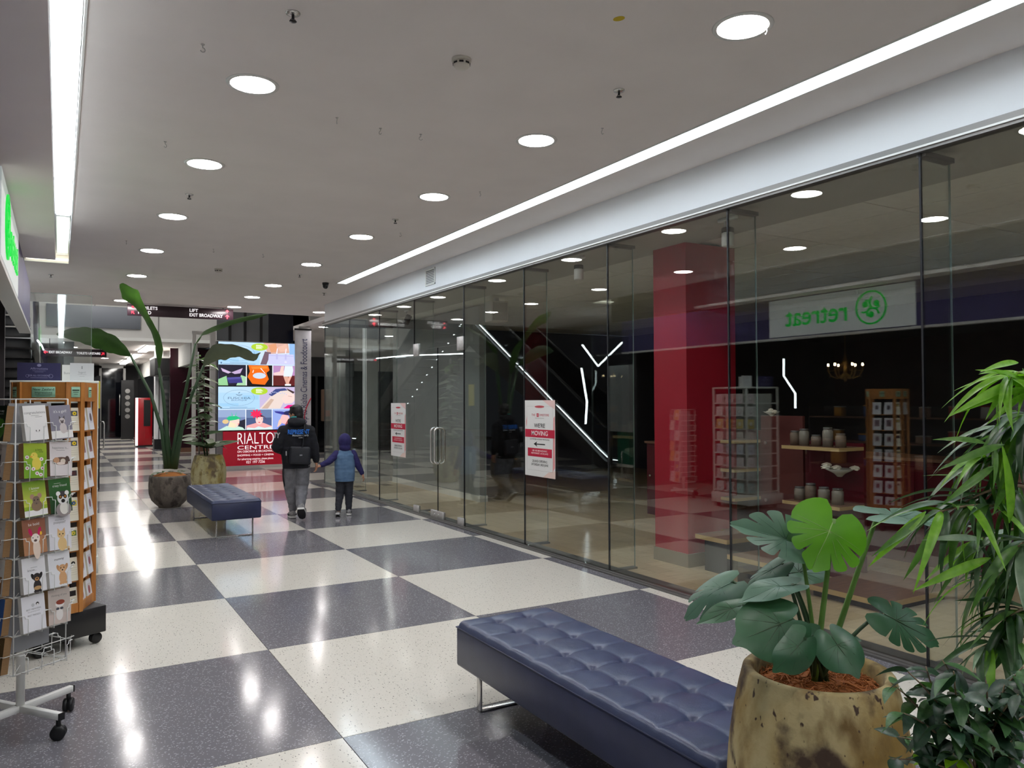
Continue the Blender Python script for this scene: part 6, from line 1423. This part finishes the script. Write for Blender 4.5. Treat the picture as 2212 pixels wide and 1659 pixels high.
hb = MB(); hb.ell(KH+Vector((0, -0.012, 0.012)), (0.090, 0.102, 0.112), None, 22, 16); hb.ell(KH+Vector((0, -0.035, -0.075)), (0.082, 0.075, 0.065)); hb.ell(KH+Vector((0, 0.035, 0.03)), (0.078, 0.06, 0.085))
solid('hood', hb, 0.008, NAVYH, kid, 3)
tb = MB(); torso(tb, [(0.49, 0, 0, 0.108, 0.082), (0.56, 0, 0, 0.116, 0.085), (0.62, 0, 0, 0.112, 0.082)])
limb(tb, [kLH, kLK, Vector(kLA)+Vector((0, 0, 0.03))], [0.074, 0.058, 0.044]); limb(tb, [kRH, kRK, Vector(kRA)+Vector((0, 0, 0.03))], [0.074, 0.058, 0.044])
tk = solid('trousers', tb, 0.007, DKT, kid, 3); folds(tk, 0.007, 16, 2)
shoe('shoe', kid, (-0.105, -0.105, 0.03), (-0.085, 0.075, 0.0), 0.072, UPW, SOLE, pitch_up=(0, 0.15, 1), h=0.068)
shoe('shoe', kid, (0.058, -0.02, 0.0), (0.072, 0.165, 0.0), 0.074, UPW, SOLE, h=0.07)
def on_z(x, y, z):
    d = _f + _r*((x-CXP)/F_PX) - _u*((y-CYP)/F_PX); return CAM + d*((z-EYE)/d.z)
def mir(x, y, Xv):
    """point on the left of the mall whose mirror image in the glass wall falls at this pixel"""
    p = at_x(x, y, Xv); return Vector((2*GX-p.x, p.y, p.z))
# ------------------------------------------------------------------ small things on the mall ceiling
M_OFFW = mat('off white plastic', S(222, 216, 204), 0.45)
for k, (x, y, lab) in enumerate(((997, 128, 'off white round smoke detector in the middle of the near ceiling'), (472, 581, 'small beige smoke detector on the ceiling above the far plants'))):
    p = on_z(x, y, HC); t = thing('smoke_detector', lab, 'smoke detector', p, 0.3, 'ceiling smoke detectors')
    obj('base', MB().lathe([(0.055, 0), (0.055, -0.012), (0.052, -0.014), (0.001, -0.014)], n=28), M_OFFW, t)
    obj('head', MB().lathe([(0.044, -0.014), (0.048, -0.02), (0.046, -0.036), (0.036, -0.048), (0.001, -0.05)], n=28), M_OFFW, t)
    v = MB()
    for q in range(8): a = q*PI/4; v.box(-0.012, 0.012, 0.0445, 0.0485, -0.034, -0.024, Matrix.Rotation(a, 4, 'Z'))
    obj('vent_slots', v, M_BLACK, t)
for k, (x, y) in enumerate(((633, 28), (1337, 195), (409, 420), (854, 474), (647, 593), (700, 633), (110, 593))):
    p = on_z(x, y, HC); t = thing('sprinkler', 'chrome fire sprinkler, %s from the camera on the mall ceiling' % ORD[k], 'sprinkler', p, 0, 'ceiling sprinklers')
    obj('escutcheon', MB().lathe([(0.036, 0), (0.034, -0.006), (0.012, -0.010), (0.001, -0.010)], n=20), M_CHROME, t)
    obj('head', MB().cyl((0, 0, -0.01), (0, 0, -0.03), 0.007).lathe([(0.001, -0.045), (0.018, -0.043), (0.018, -0.041), (0.001, -0.041)], n=14).tube([(-0.008, 0, -0.03), (-0.012, 0, -0.036), (-0.004, 0, -0.042)], 0.002, 5).tube([(0.008, 0, -0.03), (0.012, 0, -0.036), (0.004, 0, -0.042)], 0.002, 5), M_DARKM, t)
hk = [(0, 0, 0), (0, 0, -0.018)]+[(0.012*math.sin(a), 0, -0.03+0.012*math.cos(a)) for a in [q*0.55 for q in range(9)]]
hook_me = MB().tube(hk, 0.0028, 6).mesh('hook_wire', M_STEEL); hb_me = MB().lathe([(0.010, 0), (0.009, -0.004), (0.001, -0.004)], n=12).mesh('hook_base', M_STEEL)
for k, (x, y) in enumerate(((438, 96), (357, 306), (728, 254), (822, 277), (909, 290), (1301, 277), (1655, 56), (1037, 414), (865, 503), (568, 549), (461, 538), (273, 520))):
    p = on_z(x, y, HC); near = ORD[k]
    t = thing('ceiling_hook', 'little steel hook hanging from the mall ceiling, number %s from the left row onwards' % near if False else 'little steel ceiling hook %s' % ('near the first left downlight', 'above the second left downlight', 'left of the trio in mid ceiling', 'middle of the trio in mid ceiling', 'right of the trio in mid ceiling', 'right of the second right hand downlight', 'under the nearest right hand downlight', 'beside the third right hand downlight', 'beside the fourth right hand downlight', 'in the middle of the far ceiling', 'left in the middle of the far ceiling', 'by the left slot light end')[k], 'hook', p, k*0.7, 'ceiling hooks')
    obj('hook_wire', hook_me, None, t); obj('hook_base', hb_me, None, t)
p = on_z(1337, 40, HC); t = thing('sticker', 'small yellow sticker on the near ceiling', 'sticker', p, 0.5); obj('sticker_face', MB().prism([(0.022*math.cos(a), 0.03*math.sin(a)) for a in [q*PI/8 for q in range(16)]], -0.002, 0.0), mat('yellow sticker', S(206, 180, 30), 0.5), t)
p = on_z(703, 611, HC); t = thing('dome_camera', 'black dome security camera near the end of the right strip light', 'camera', p)
obj('mount', MB().lathe([(0.05, 0), (0.05, -0.03), (0.001, -0.03)], n=24), M_BLACK, t)
obj('dome', MB().lathe([(0.045, -0.03), (0.045, -0.05), (0.038, -0.075), (0.022, -0.092), (0.001, -0.097)], n=24), mat('smoked dome', S(20, 20, 24), 0.08), t)
# grille on the white fascia
t = thing('air_grille', 'small white louvred air grille on the white fascia over the glass doors', 'vent', (GX-0.002, 9.82, 3.34))
obj('frame', MB().box(-0.012, 0, -0.16, -0.14, -0.115, 0.115).box(-0.012, 0, 0.14, 0.16, -0.115, 0.115).box(-0.012, 0, -0.16, 0.16, 0.1, 0.115).box(-0.012, 0, -0.16, 0.16, -0.115, -0.1), M_WHITE, t)
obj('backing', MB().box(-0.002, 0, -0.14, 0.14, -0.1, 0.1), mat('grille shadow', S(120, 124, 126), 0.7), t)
for q in range(9): obj('slat', MB().box(-0.009, -0.002, -0.14, 0.14, -0.092+q*0.023, -0.084+q*0.023), M_WHITE, t)

# ------------------------------------------------------------------ fittings in the right shop
def track_spot(px_, py_, z, lab, tilt, m1):
    p = on_z(px_, py_, z); t = thing('track_spotlight', lab, 'spotlight', (p.x, p.y, 3.13), 0, 'track spotlights in the shop')
    obj('track_adapter', MB().bbox(-0.02, 0.02, -0.10, 0.10, -0.03, 0.0, 0.004, 1), M_WHITE, t)
    obj('stem', MB().cyl((0, 0.03, -0.03), (0, 0.03, -0.10), 0.009), M_WHITE, t)
    Mx = Matrix.Translation((0, 0, -0.17)) @ Matrix.Rotation(tilt, 4, 'Y')
    h = obj('lamp_head', MB().lathe([(0.044, -0.075), (0.05, -0.07), (0.05, 0.035), (0.044, 0.04)], n=24, M=Mx), m1, t)
    obj('heat_sink', MB().lathe([(0.047, 0.04), (0.05, 0.045), (0.05, 0.075), (0.044, 0.08)], n=24, M=Mx), M_BLACK, h); return t
track_spot(1250, 585, 2.98, 'white cylinder spotlight hanging right of the glass doors', 0.0, M_WHITE)
track_spot(1572, 508, 2.98, 'white cylinder spotlight hanging near the shop column', 0.0, M_WHITE)
track_spot(880, 692, 2.95, 'grey cylinder spotlight tilted over the glass doors', 0.45, M_ALU)
p = at_x(1072, 690, 5.55); t = thing('wall_speaker', 'boxy cream loudspeaker hung from the shop ceiling', 'speaker', (p.x, p.y, 3.13))
obj('cabinet', MB().bbox(-0.14, 0.14, -0.12, 0.12, -0.36, -0.06, 0.012, 2), M_OFFW, t); obj('bracket', MB().box(-0.03, 0.03, -0.03, 0.03, -0.07, 0.0), M_WHITE, t); obj('grille', MB().box(-0.12, 0.12, -0.125, -0.119, -0.34, -0.08), mat('speaker cloth', S(176, 172, 160), 0.9), t)
# display shelving behind the glass
def shelf_board(parent, x0, x1, y0, y1, z, th=0.03):
    s = obj('shelf', MB().box(x0, x1, y0, y1, z, z+th), M_SHELFW, parent)
    obj('shelf_edging', MB().box(x0-0.003, x0, y0, y1, z, z+th).box(x0, x1, y0-0.003, y0, z, z+th), M_SHELFE, s); return s
SB = Vector((6.0, 5.0, 0))
ds = thing('display_shelving', 'brown display shelving unit with bolted panel and beech edged shelves behind the glass', 'shelving', SB)
pn = obj('back_panel', MB().box(0.0, 0.03, -0.14, 0.36, 0.0, 1.45), M_BROWN, ds)
obj('back_panel', MB().box(0.03, 0.06, -0.75, -0.16, 0.0, 1.22), M_DKRED, ds); obj('back_panel', MB().box(0.03, 0.06, 0.38, 0.80, 0.0, 1.30), M_BROWN, ds)
for y in (-0.08, 0.30):
    for z in (0.62, 1.18): obj('bolt', MB().cyl((0.0, y, z), (-0.012, y, z), 0.016, n=14), M_CHROME, pn)
for z in (0.30, 0.62, 0.90, 1.18): shelf_board(ds, -0.36, 0.0, 0.37, 0.80, z)
for z in (0.42, 0.66, 1.16): shelf_board(ds, -0.30, 0.03, -0.75, -0.15, z)
for k, (a, b, lab) in enumerate((((5.28, 3.55, 0.0), (0.9, 0.75, 0.10), 'lowest wide wooden display step near the glass behind the fig'), ((5.10, 4.40, 0.0), (0.5, 0.55, 0.24), 'middle wooden display step in front of the shelving unit'), ((5.20, 5.05, 0.0), (0.42, 0.40, 0.34), 'tallest wooden display step beside the shop column'))):
    t = thing('display_step', lab, 'plinth', a, 0, 'wooden display steps')
    obj('top_board', MB().box(0, b[0], 0, b[1], b[2]-0.04, b[2]), M_SHELFW, t); obj('edging', MB().box(-0.003, 0, 0, b[1], b[2]-0.04, b[2]).box(0, b[0], -0.003, 0, b[2]-0.04, b[2]), M_SHELFE, t); obj('recessed_base', MB().box(0.06, b[0]-0.06, 0.06, b[1]-0.06, 0, b[2]-0.04), M_DARKSHOP, t)
# goods on the shelving
WGL = mat('clear jar glass', S(200, 206, 204), 0.1, trans=0.0, spec=0.8); PAL = [S(150, 140, 128), S(120, 104, 90), S(140, 128, 110), S(104, 86, 74), S(130, 112, 98)]
def jar(x, y, z, r, h, c, lab):
    t = thing('jar', lab, 'jar', (x, y, z), 0, 'jars on the display shelving')
    obj('body', MB().lathe([(0.001, 0), (r, 0), (r, h*0.8), (r*0.8, h*0.88), (r*0.8, h*0.9), (0.001, h*0.9)], n=18), mat('jar %d' % (hash(lab) % 5), PAL[len(lab) % 5], 0.25), t); obj('lid', MB().lathe([(0.001, h*0.9), (r*0.85, h*0.9), (r*0.85, h), (0.001, h)], n=18), M_ALU, t)
for k, (y, h) in enumerate(((-0.68, 0.12), (-0.55, 0.17), (-0.43, 0.10), (-0.30, 0.15), (-0.20, 0.13))): jar(SB.x-0.18, SB.y+y, 1.19, 0.045, h, None, 'pale lidded jar, %s from the right on the upper display shelf' % ORD[k].replace('nearest', 'first'))
for k, (y, h) in enumerate(((-0.62, 0.14), (-0.48, 0.14), (-0.34, 0.16), (-0.22, 0.12))): jar(SB.x-0.15, SB.y+y, 0.69, 0.05, h, None, 'pale lidded jar, %s from the right on the lower display shelf' % ORD[k].replace('nearest', 'first'))
PETAL = mat('ivory silk petals', S(232, 222, 204), 0.7)
def bouquet(loc, lab, s=1.0, seed=1):
    rb_ = random.Random(seed); t = thing('flower_bunch', lab, 'flowers', loc, 0, 'silk flowers in the shop')
    for q in range(5):
        c = Vector((rb_.uniform(-0.08, 0.08), rb_.uniform(-0.12, 0.12), rb_.uniform(0.06, 0.12)))*s; mb = MB()
        for w_ in range(9):
            a = w_*2.4; el = 0.2+0.09*w_; Mx = Matrix.Rotation(a, 3, 'Z') @ Matrix.Rotation(el, 3, 'Y'); mb.ell(c+Mx @ Vector((0.016*s, 0, 0.01*s)), (0.030*s, 0.024*s, 0.006*s), Mx, 10, 6)
        obj('blossom', mb, PETAL, t)
    obj('wrap', MB().lathe([(0.02*s, 0), (0.05*s, 0.03*s), (0.13*s, 0.07*s), (0.12*s, 0.07*s), (0.04*s, 0.03*s), (0.02*s, 0.0)], n=18, caps=False), mat('cellophane', S(206, 206, 196), 0.2), t); return t
bouquet((SB.x-0.12, SB.y-0.62, 0.93), 'bunch of ivory silk flowers wrapped in film on the display shelving', 1.0, 1)
bouquet((SB.x-0.2, SB.y+0.05, 1.45), 'single ivory silk flower bunch on top of the display shelving', 0.6, 4)
# dark red cabinet run behind
cb = thing('red_cabinet', 'low dark red cabinet run at the back of the glass fronted shop', 'cabinet', (7.2, 5.9, 0)); obj('carcass', MB().box(0, 0.5, -2.2, 2.6, 0, 1.0), M_DKRED, cb)
for q in range(6): d_ = obj('door', MB().box(-0.018, 0, -2.18+q*0.8, -1.42+q*0.8, 0.05, 0.96), M_DKRED, cb); obj('knob', MB().cyl((-0.018, -1.5+q*0.8, 0.55), (-0.04, -1.5+q*0.8, 0.55), 0.014), M_CHROME, d_)
obj('counter_top', MB().box(-0.03, 0.52, -2.22, 2.62, 1.0, 1.03), M_SHELFW, cb)

# ------------------------------------------------------------------ far left: escalators, glass screen, door post, vending machine
def escalator(name, lab, loc, rz):
    t = thing(name, lab, 'escalator', loc, rz, 'escalators of the atrium')
    sl = math.tan(math.radians(30)); W = 1.0; Y1 = 8.3
    def zl(y): return max(0.0, (y-1.3)*sl)
    for sx in (0.0, W):
        s = 1 if sx > 0.5 else -1; x = sx
        gp = [(x, 0.15, 0.12), (x, 0.05, 0.4), (x, 0.10, 0.75), (x, 0.35, 0.88)]
        hr_ = [(x, 0.35, 0.10), (x, 0.12, 0.16), (x, 0.02, 0.34), (x, 0.0, 0.52), (x, 0.06, 0.74), (x, 0.22, 0.88), (x, 0.45, 0.92), (x, 1.1, 0.93), (x, 1.5, 0.93+0.15*sl)]
        hr_ += [(x, y, 0.93+(y-1.24)*sl) for y in (2.2, 4, 6, Y1)]
        obj('handrail', MB().tube(hr_, 0.035, 10), M_BLACK, t)
        pts = [(0.08, 0.14), (0.06, 0.6), (0.3, 0.89), (1.1, 0.90), (Y1, 0.90+(Y1-1.24)*sl), (Y1, 0.25+(Y1-1.3)*sl), (1.3, 0.22), (0.3, 0.14)]
        obj('balustrade', MB().prism(pts, -0.006, 0.006, Matrix.Translation((x, 0, 0)) @ Matrix(((0, 0, 1, 0), (1, 0, 0, 0), (0, 1, 0, 0), (0, 0, 0, 1)))), mat('smoked balustrade', S(38, 40, 44), 0.1), t)
        obj('skirt_light', MB().tube([(x+s*0.03, 0.4, 0.24), (x+s*0.03, 1.15, 0.25), (x+s*0.03, 1.35, 0.30), (x+s*0.03, 1.6, 0.43), (x+s*0.03, Y1, 0.26+(Y1-1.3)*sl)], 0.009, 6), M_TUBE, t)
        cl = [(0.1, 0.0), (1.5, 0.0), (Y1, (Y1-1.9)*sl-0.3), (Y1, 0.2+(Y1-1.3)*sl), (1.3, 0.2), (0.1, 0.13)]
        obj('cladding', MB().prism(cl, -0.05, 0.05, Matrix.Translation((x+s*0.07, 0, 0)) @ Matrix(((0, 0, 1, 0), (1, 0, 0, 0), (0, 1, 0, 0), (0, 0, 0, 1)))), mat('escalator cladding', S(70, 68, 68), 0.4, metal=0.4), t)
    me = MB().bbox(0.06, W-0.06, 0, 0.40, -0.2, 0.0, 0.004, 1).mesh('step', mat('ribbed step', S(90, 90, 92), 0.5, metal=0.5))
    for k in range(17):
        o = obj('step', me, None, t); o.location = (0, 1.2+k*0.40, (k+0.4)*0.40*sl+0.05)
    obj('comb_plate', MB().box(0.0, W, 0.1, 1.2, 0.0, 0.02), M_STEEL, t); return t
escalator('escalator', 'escalator with lit skirt strips rising away on the left, seen in the glass', (-3.1, 13.0, 0), 0)
escalator('escalator', 'far escalator rising towards the camera at the left of the atrium', (-0.55, 28.6, 0), PI)
t = thing('glass_barrier', 'green glass barrier panel at the foot of the escalator, seen in the glass', 'barrier', (-1.75, 12.1, 0))
obj('panel', MB().box(-0.008, 0.008, 0.0, 1.45, 0.22, 0.92), mat('sea green glass', S(40, 110, 84), 0.15, emit=S(40, 110, 84), es=0.0), t)
for y in (0.15, 1.3): obj('post', MB().cyl((0, y, 0), (0, y, 0.5), 0.02), M_CHROME, t)
obj('foot_rail', MB().box(-0.03, 0.03, 0, 1.45, 0.16, 0.22), M_OFFW, t)
t = thing('info_board', 'blank grey information board standing near the escalator, seen in the glass', 'board', (-1.35, 12.25, 0)); obj('panel', MB().box(-0.03, 0.03, 0, 1.1, 0.95, 2.35), M_GREYW, t); obj('leg', MB().box(-0.03, 0.03, 0.05, 0.1, 0, 0.95), M_ALU, t); obj('leg', MB().box(-0.03, 0.03, 1.0, 1.05, 0, 0.95), M_ALU, t)
# zigzag led tubes
def led(lab, pts, r=0.016):
    ps = [Vector(p) for p in pts]; t = thing('led_tube_light', lab, 'led light', ps[0], 0, 'zigzag led tube lights')
    obj('tube', MB().tube([p-ps[0] for p in ps], r, 8), M_TUBE, t); obj('fixing', MB().cyl((0, 0, 0.0), (0, 0, 0.12), 0.006, n=8), M_BLACK, t); return t
led('long V shaped white led tube above the escalator, seen in the glass', [mir(1258, 745, 10.0), mir(1292, 791, 10.0), mir(1351, 733, 10.0)])
led('upright kinked white led tube below the V, seen in the glass', [mir(1256, 795, 10.0), mir(1268, 868, 10.0), mir(1265, 916, 10.0)])
led('kinked blue white led tube inside the left shop, seen in the glass', [mir(1693, 775, 10.6), mir(1693, 812, 10.6), mir(1718, 850, 10.6), mir(1718, 882, 10.6)], 0.012)
led('nearly level white led tube past the video wall, seen in the glass', [mir(772, 778, 9.3), mir(880, 768, 9.3), mir(1000, 764, 9.3)])
# chandelier in the left shop
cp_ = mir(1826, 800, 11.5); ch = thing('chandelier', 'brass candle chandelier glowing in the left shop, seen in the glass', 'chandelier', cp_)
BR = mat('aged brass', S(206, 166, 90), 0.3, metal=0.8); BULB = mat('candle bulb', (1, 1, 1), 0.5, emit=(1.0, 0.72, 0.42), es=26)
obj('stem', MB().lathe([(0.001, -0.2), (0.03, -0.16), (0.012, -0.1), (0.03, 0.0), (0.012, 0.1), (0.02, 0.22), (0.006, 0.3), (0.006, 2.9-cp_.z)], n=12), BR, ch)
for k in range(6):
    a = k*PI/3; R = Matrix.Rotation(a, 4, 'Z'); ar = obj('arm', MB().tube([R @ Vector(q) for q in ((0.02, 0, -0.05), (0.12, 0, -0.14), (0.22, 0, -0.10), (0.27, 0, 0.0))], 0.012, 6).tube([R @ Vector(q) for q in ((0.01, 0, 0.25), (0.05, 0, 0.12), (0.16, 0, 0.0), (0.27, 0, -0.01))], 0.004, 5).cyl(R @ Vector((0.27, 0, 0.0)), R @ Vector((0.27, 0, 0.07)), 0.012, n=8), BR, ch)
    obj('bulb', MB().ell(R @ Vector((0.27, 0, 0.095)), (0.014, 0.014, 0.028), None, 10, 8), BULB, ar); obj('crystal_drop', MB().ell(R @ Vector((0.25, 0, -0.11)), (0.012, 0.012, 0.03), None, 8, 6), M_CHROME, ar)
# shelves and goods in the left shop (dim, in the mirror image)
ls = thing('gift_shelving', 'dark shelving with small gifts in the left shop, seen in the glass', 'shelving', (-2.4, 7.4, 0)); obj('frame', MB().box(-0.4, 0, -1.6, 1.6, 0, 0.05).box(-0.4, -0.38, -1.6, 1.6, 0, 1.5).box(-0.4, 0, -1.62, -1.6, 0, 1.5).box(-0.4, 0, 1.6, 1.62, 0, 1.5), M_DARKSHOP, ls)
for z in (0.5, 0.9, 1.3): obj('shelf', MB().box(-0.4, 0, -1.6, 1.6, z, z+0.025), M_SHELFW, ls)
rg = random.Random(4); gcol = [S(226, 220, 210), S(206, 60, 60), S(220, 180, 150), S(240, 236, 228), S(70, 110, 170), S(230, 160, 60)]
for z in (0.525, 0.925, 1.325):
    for q in range(6):
        y = -1.4+q*0.5+rg.uniform(-0.05, 0.05); h = rg.uniform(0.09, 0.22); w_ = rg.uniform(0.05, 0.1)
        t = thing('gift_box', '%s gift box on the %s shelf of the left shop, seen in the glass' % (('ivory', 'red', 'peach', 'white', 'blue', 'amber')[q % 6], {0.525: 'lower', 0.925: 'middle', 1.325: 'top'}[z]), 'gift box', (-2.55, 7.4+y, z), 0, 'gifts in the left shop')
        obj('box', MB().bbox(-w_, w_, -w_, w_, 0, h, 0.006, 1), mat('gift %d' % (q % 6), gcol[q % 6], 0.5), t); obj('lid', MB().bbox(-w_-0.004, w_+0.004, -w_-0.004, w_+0.004, h, h+0.02, 0.004, 1), mat('gift %d' % ((q+1) % 6), gcol[(q+1) % 6], 0.5), t)
# unseen spots added to lift the light inside the left shop
for k, (x, y) in enumerate(((-1.6, 5.2), (-1.9, 8.8), (-2.6, 6.4), (-3.4, 9.6))):
    t = thing('fill_spot', 'small warm ceiling spot, %s of four in the left shop' % ORD[k], 'spotlight', (x, y, 2.9), 0, 'spots in the left shop')
    obj('housing', MB().lathe([(0.035, -0.05), (0.04, -0.05), (0.04, 0), (0.035, 0)], n=16), M_BLACK, t); obj('lens', disc(0.034, -0.045, 16), mat('fill spot lens', (1, 1, 1), 0.5, emit=(1, 0.85, 0.65), es=30), t)
# clear glass screen at the end of the left shop
wn += 1; gs = sempty('window_%d' % wn); e = at_y(198, 640, 11.62)
obj('glass_pane', MB().box(-0.335, e.x, 11.614, 11.626, 0.01, e.z), M_GLASS, gs); obj('glass_edge', MB().box(e.x, e.x+0.004, 11.614, 11.626, 0.01, e.z).box(-0.335, e.x, 11.614, 11.626, e.z, e.z+0.004), M_EDGE, gs)
# open shop door seen on edge further along
dp = at_y(211, 1058, 16.1); d3 = sempty('door_3', (dp.x, 16.1, 0))
obj('leaf', MB().box(-0.03, 0.03, 0.0, 0.9, 0.01, 2.1), M_BLACK, d3); obj('pull_handle', MB().tube([(0.03, 0.12, 1.25), (0.09, 0.12, 1.25), (0.10, 0.12, 1.2), (0.10, 0.12, 0.8), (0.09, 0.12, 0.75), (0.03, 0.12, 0.75)], 0.014, 10), M_CHROME, d3); obj('notice', MB().box(-0.12, 0.028, -0.004, 0.0, 1.5, 2.0), mat('yellow notice', S(206, 190, 60), 0.5), d3)
# vending machine
a = at_y(301, 964, 31.0); b = at_y(323, 862, 31.0)
vm = thing('vending_machine', 'red vending machine with a white edge down the far corridor', 'vending machine', ((a.x+b.x)/2, 31.0, 0)); w_ = (b.x-a.x)/2+0.1
obj('cabinet', MB().bbox(-w_, w_, 0, 0.8, 0.05, 1.78, 0.02, 2), mat('vending red', S(170, 18, 30), 0.3), vm); obj('display', MB().box(-w_*0.1, w_*0.75, -0.012, 0, 0.75, 1.7), M_BLACK, vm); obj('lit_edge', MB().box(-w_-0.03, -w_*0.82, -0.02, 0.05, 0.05, 1.78), mat('lit edge', (1, 1, 1), 0.4, emit=(1, 0.95, 0.95), es=0.6), vm); obj('base', MB().box(-w_, w_, 0.02, 0.78, 0, 0.05), M_BLACK, vm); obj('coin_panel', MB().box(w_*0.05, w_*0.6, -0.014, 0, 0.3, 0.68), mat('vending red', S(190, 18, 30)), vm)
# dark exit doors at the end of the far corridor
ex = thing('exit_doors', 'black glazed exit doorway at the end of the far corridor', 'door', (at_y(242, 940, 40.0).x, 40.0, 0)); wx = (at_y(265, 940, 40).x-at_y(218, 940, 40).x)/2
obj('frame', MB().box(-wx-0.1, -wx, -0.05, 0.05, 0, 3.3).box(wx, wx+0.1, -0.05, 0.05, 0, 3.3).box(-wx-0.1, wx+0.1, -0.05, 0.05, 3.2, 3.4), M_ALU, ex); obj('glazing', MB().box(-wx, wx, 0, 0.03, 0, 3.2), mat('night glass', S(10, 12, 18), 0.05), ex); obj('exit_handle', MB().tube([(0.3, -0.02, 1.0), (0.3, -0.08, 1.1), (0.3, -0.08, 1.9), (0.3, -0.02, 2.0)], 0.02, 8), M_CHROME, ex)
dt = thing('dot_panel', 'black panel with a column of pale dots beside the far exit', 'panel', (at_y(275, 940, 38.0).x, 38.0, 0)); obj('panel', MB().box(-0.25, 0.25, 0, 0.05, 0, 2.6), M_BLACK, dt)
for q in range(5): obj('dot', MB().cyl((0, 0, 1.0+q*0.28), (0, -0.01, 1.0+q*0.28), 0.10, n=16), mat('grey dot', S(150, 148, 146), 0.6), dt)
# dark shop sign on the right of the far corridor
hs = thing('projecting_sign', 'black box sign projecting over the far right shops', 'sign', (3.0, 27.4, 2.5)); obj('box', MB().box(-0.35, 0.3, 0, 1.6, 0, 0.55), M_BLACK, hs); obj('lip', MB().box(-0.36, 0.3, -0.01, 1.6, 0.55, 0.6), M_MALLW, hs)
# side mall shop with a hanging garment
sm = thing('shop_interior_rail', 'dark side shop display with a hanging garment beside the banner', 'shop display', (6.9, 23.8, 0)); obj('post', MB().box(-0.03, 0.03, 0, 0.06, 0, 2.4), M_BLACK, sm); obj('garment', MB().bbox(0.15, 0.5, 0.0, 0.1, 1.0, 2.0, 0.04, 2), mat('brown garment', S(120, 96, 80), 0.9), sm); obj('swing_tag', MB().box(0.25, 0.42, -0.02, 0.0, 1.15, 1.35), mat('orange swing tag', S(170, 90, 60), 0.6), sm); obj('header', MB().box(-0.6, 1.2, -0.02, 0.06, 2.4, 3.0), M_BLACK, sm)
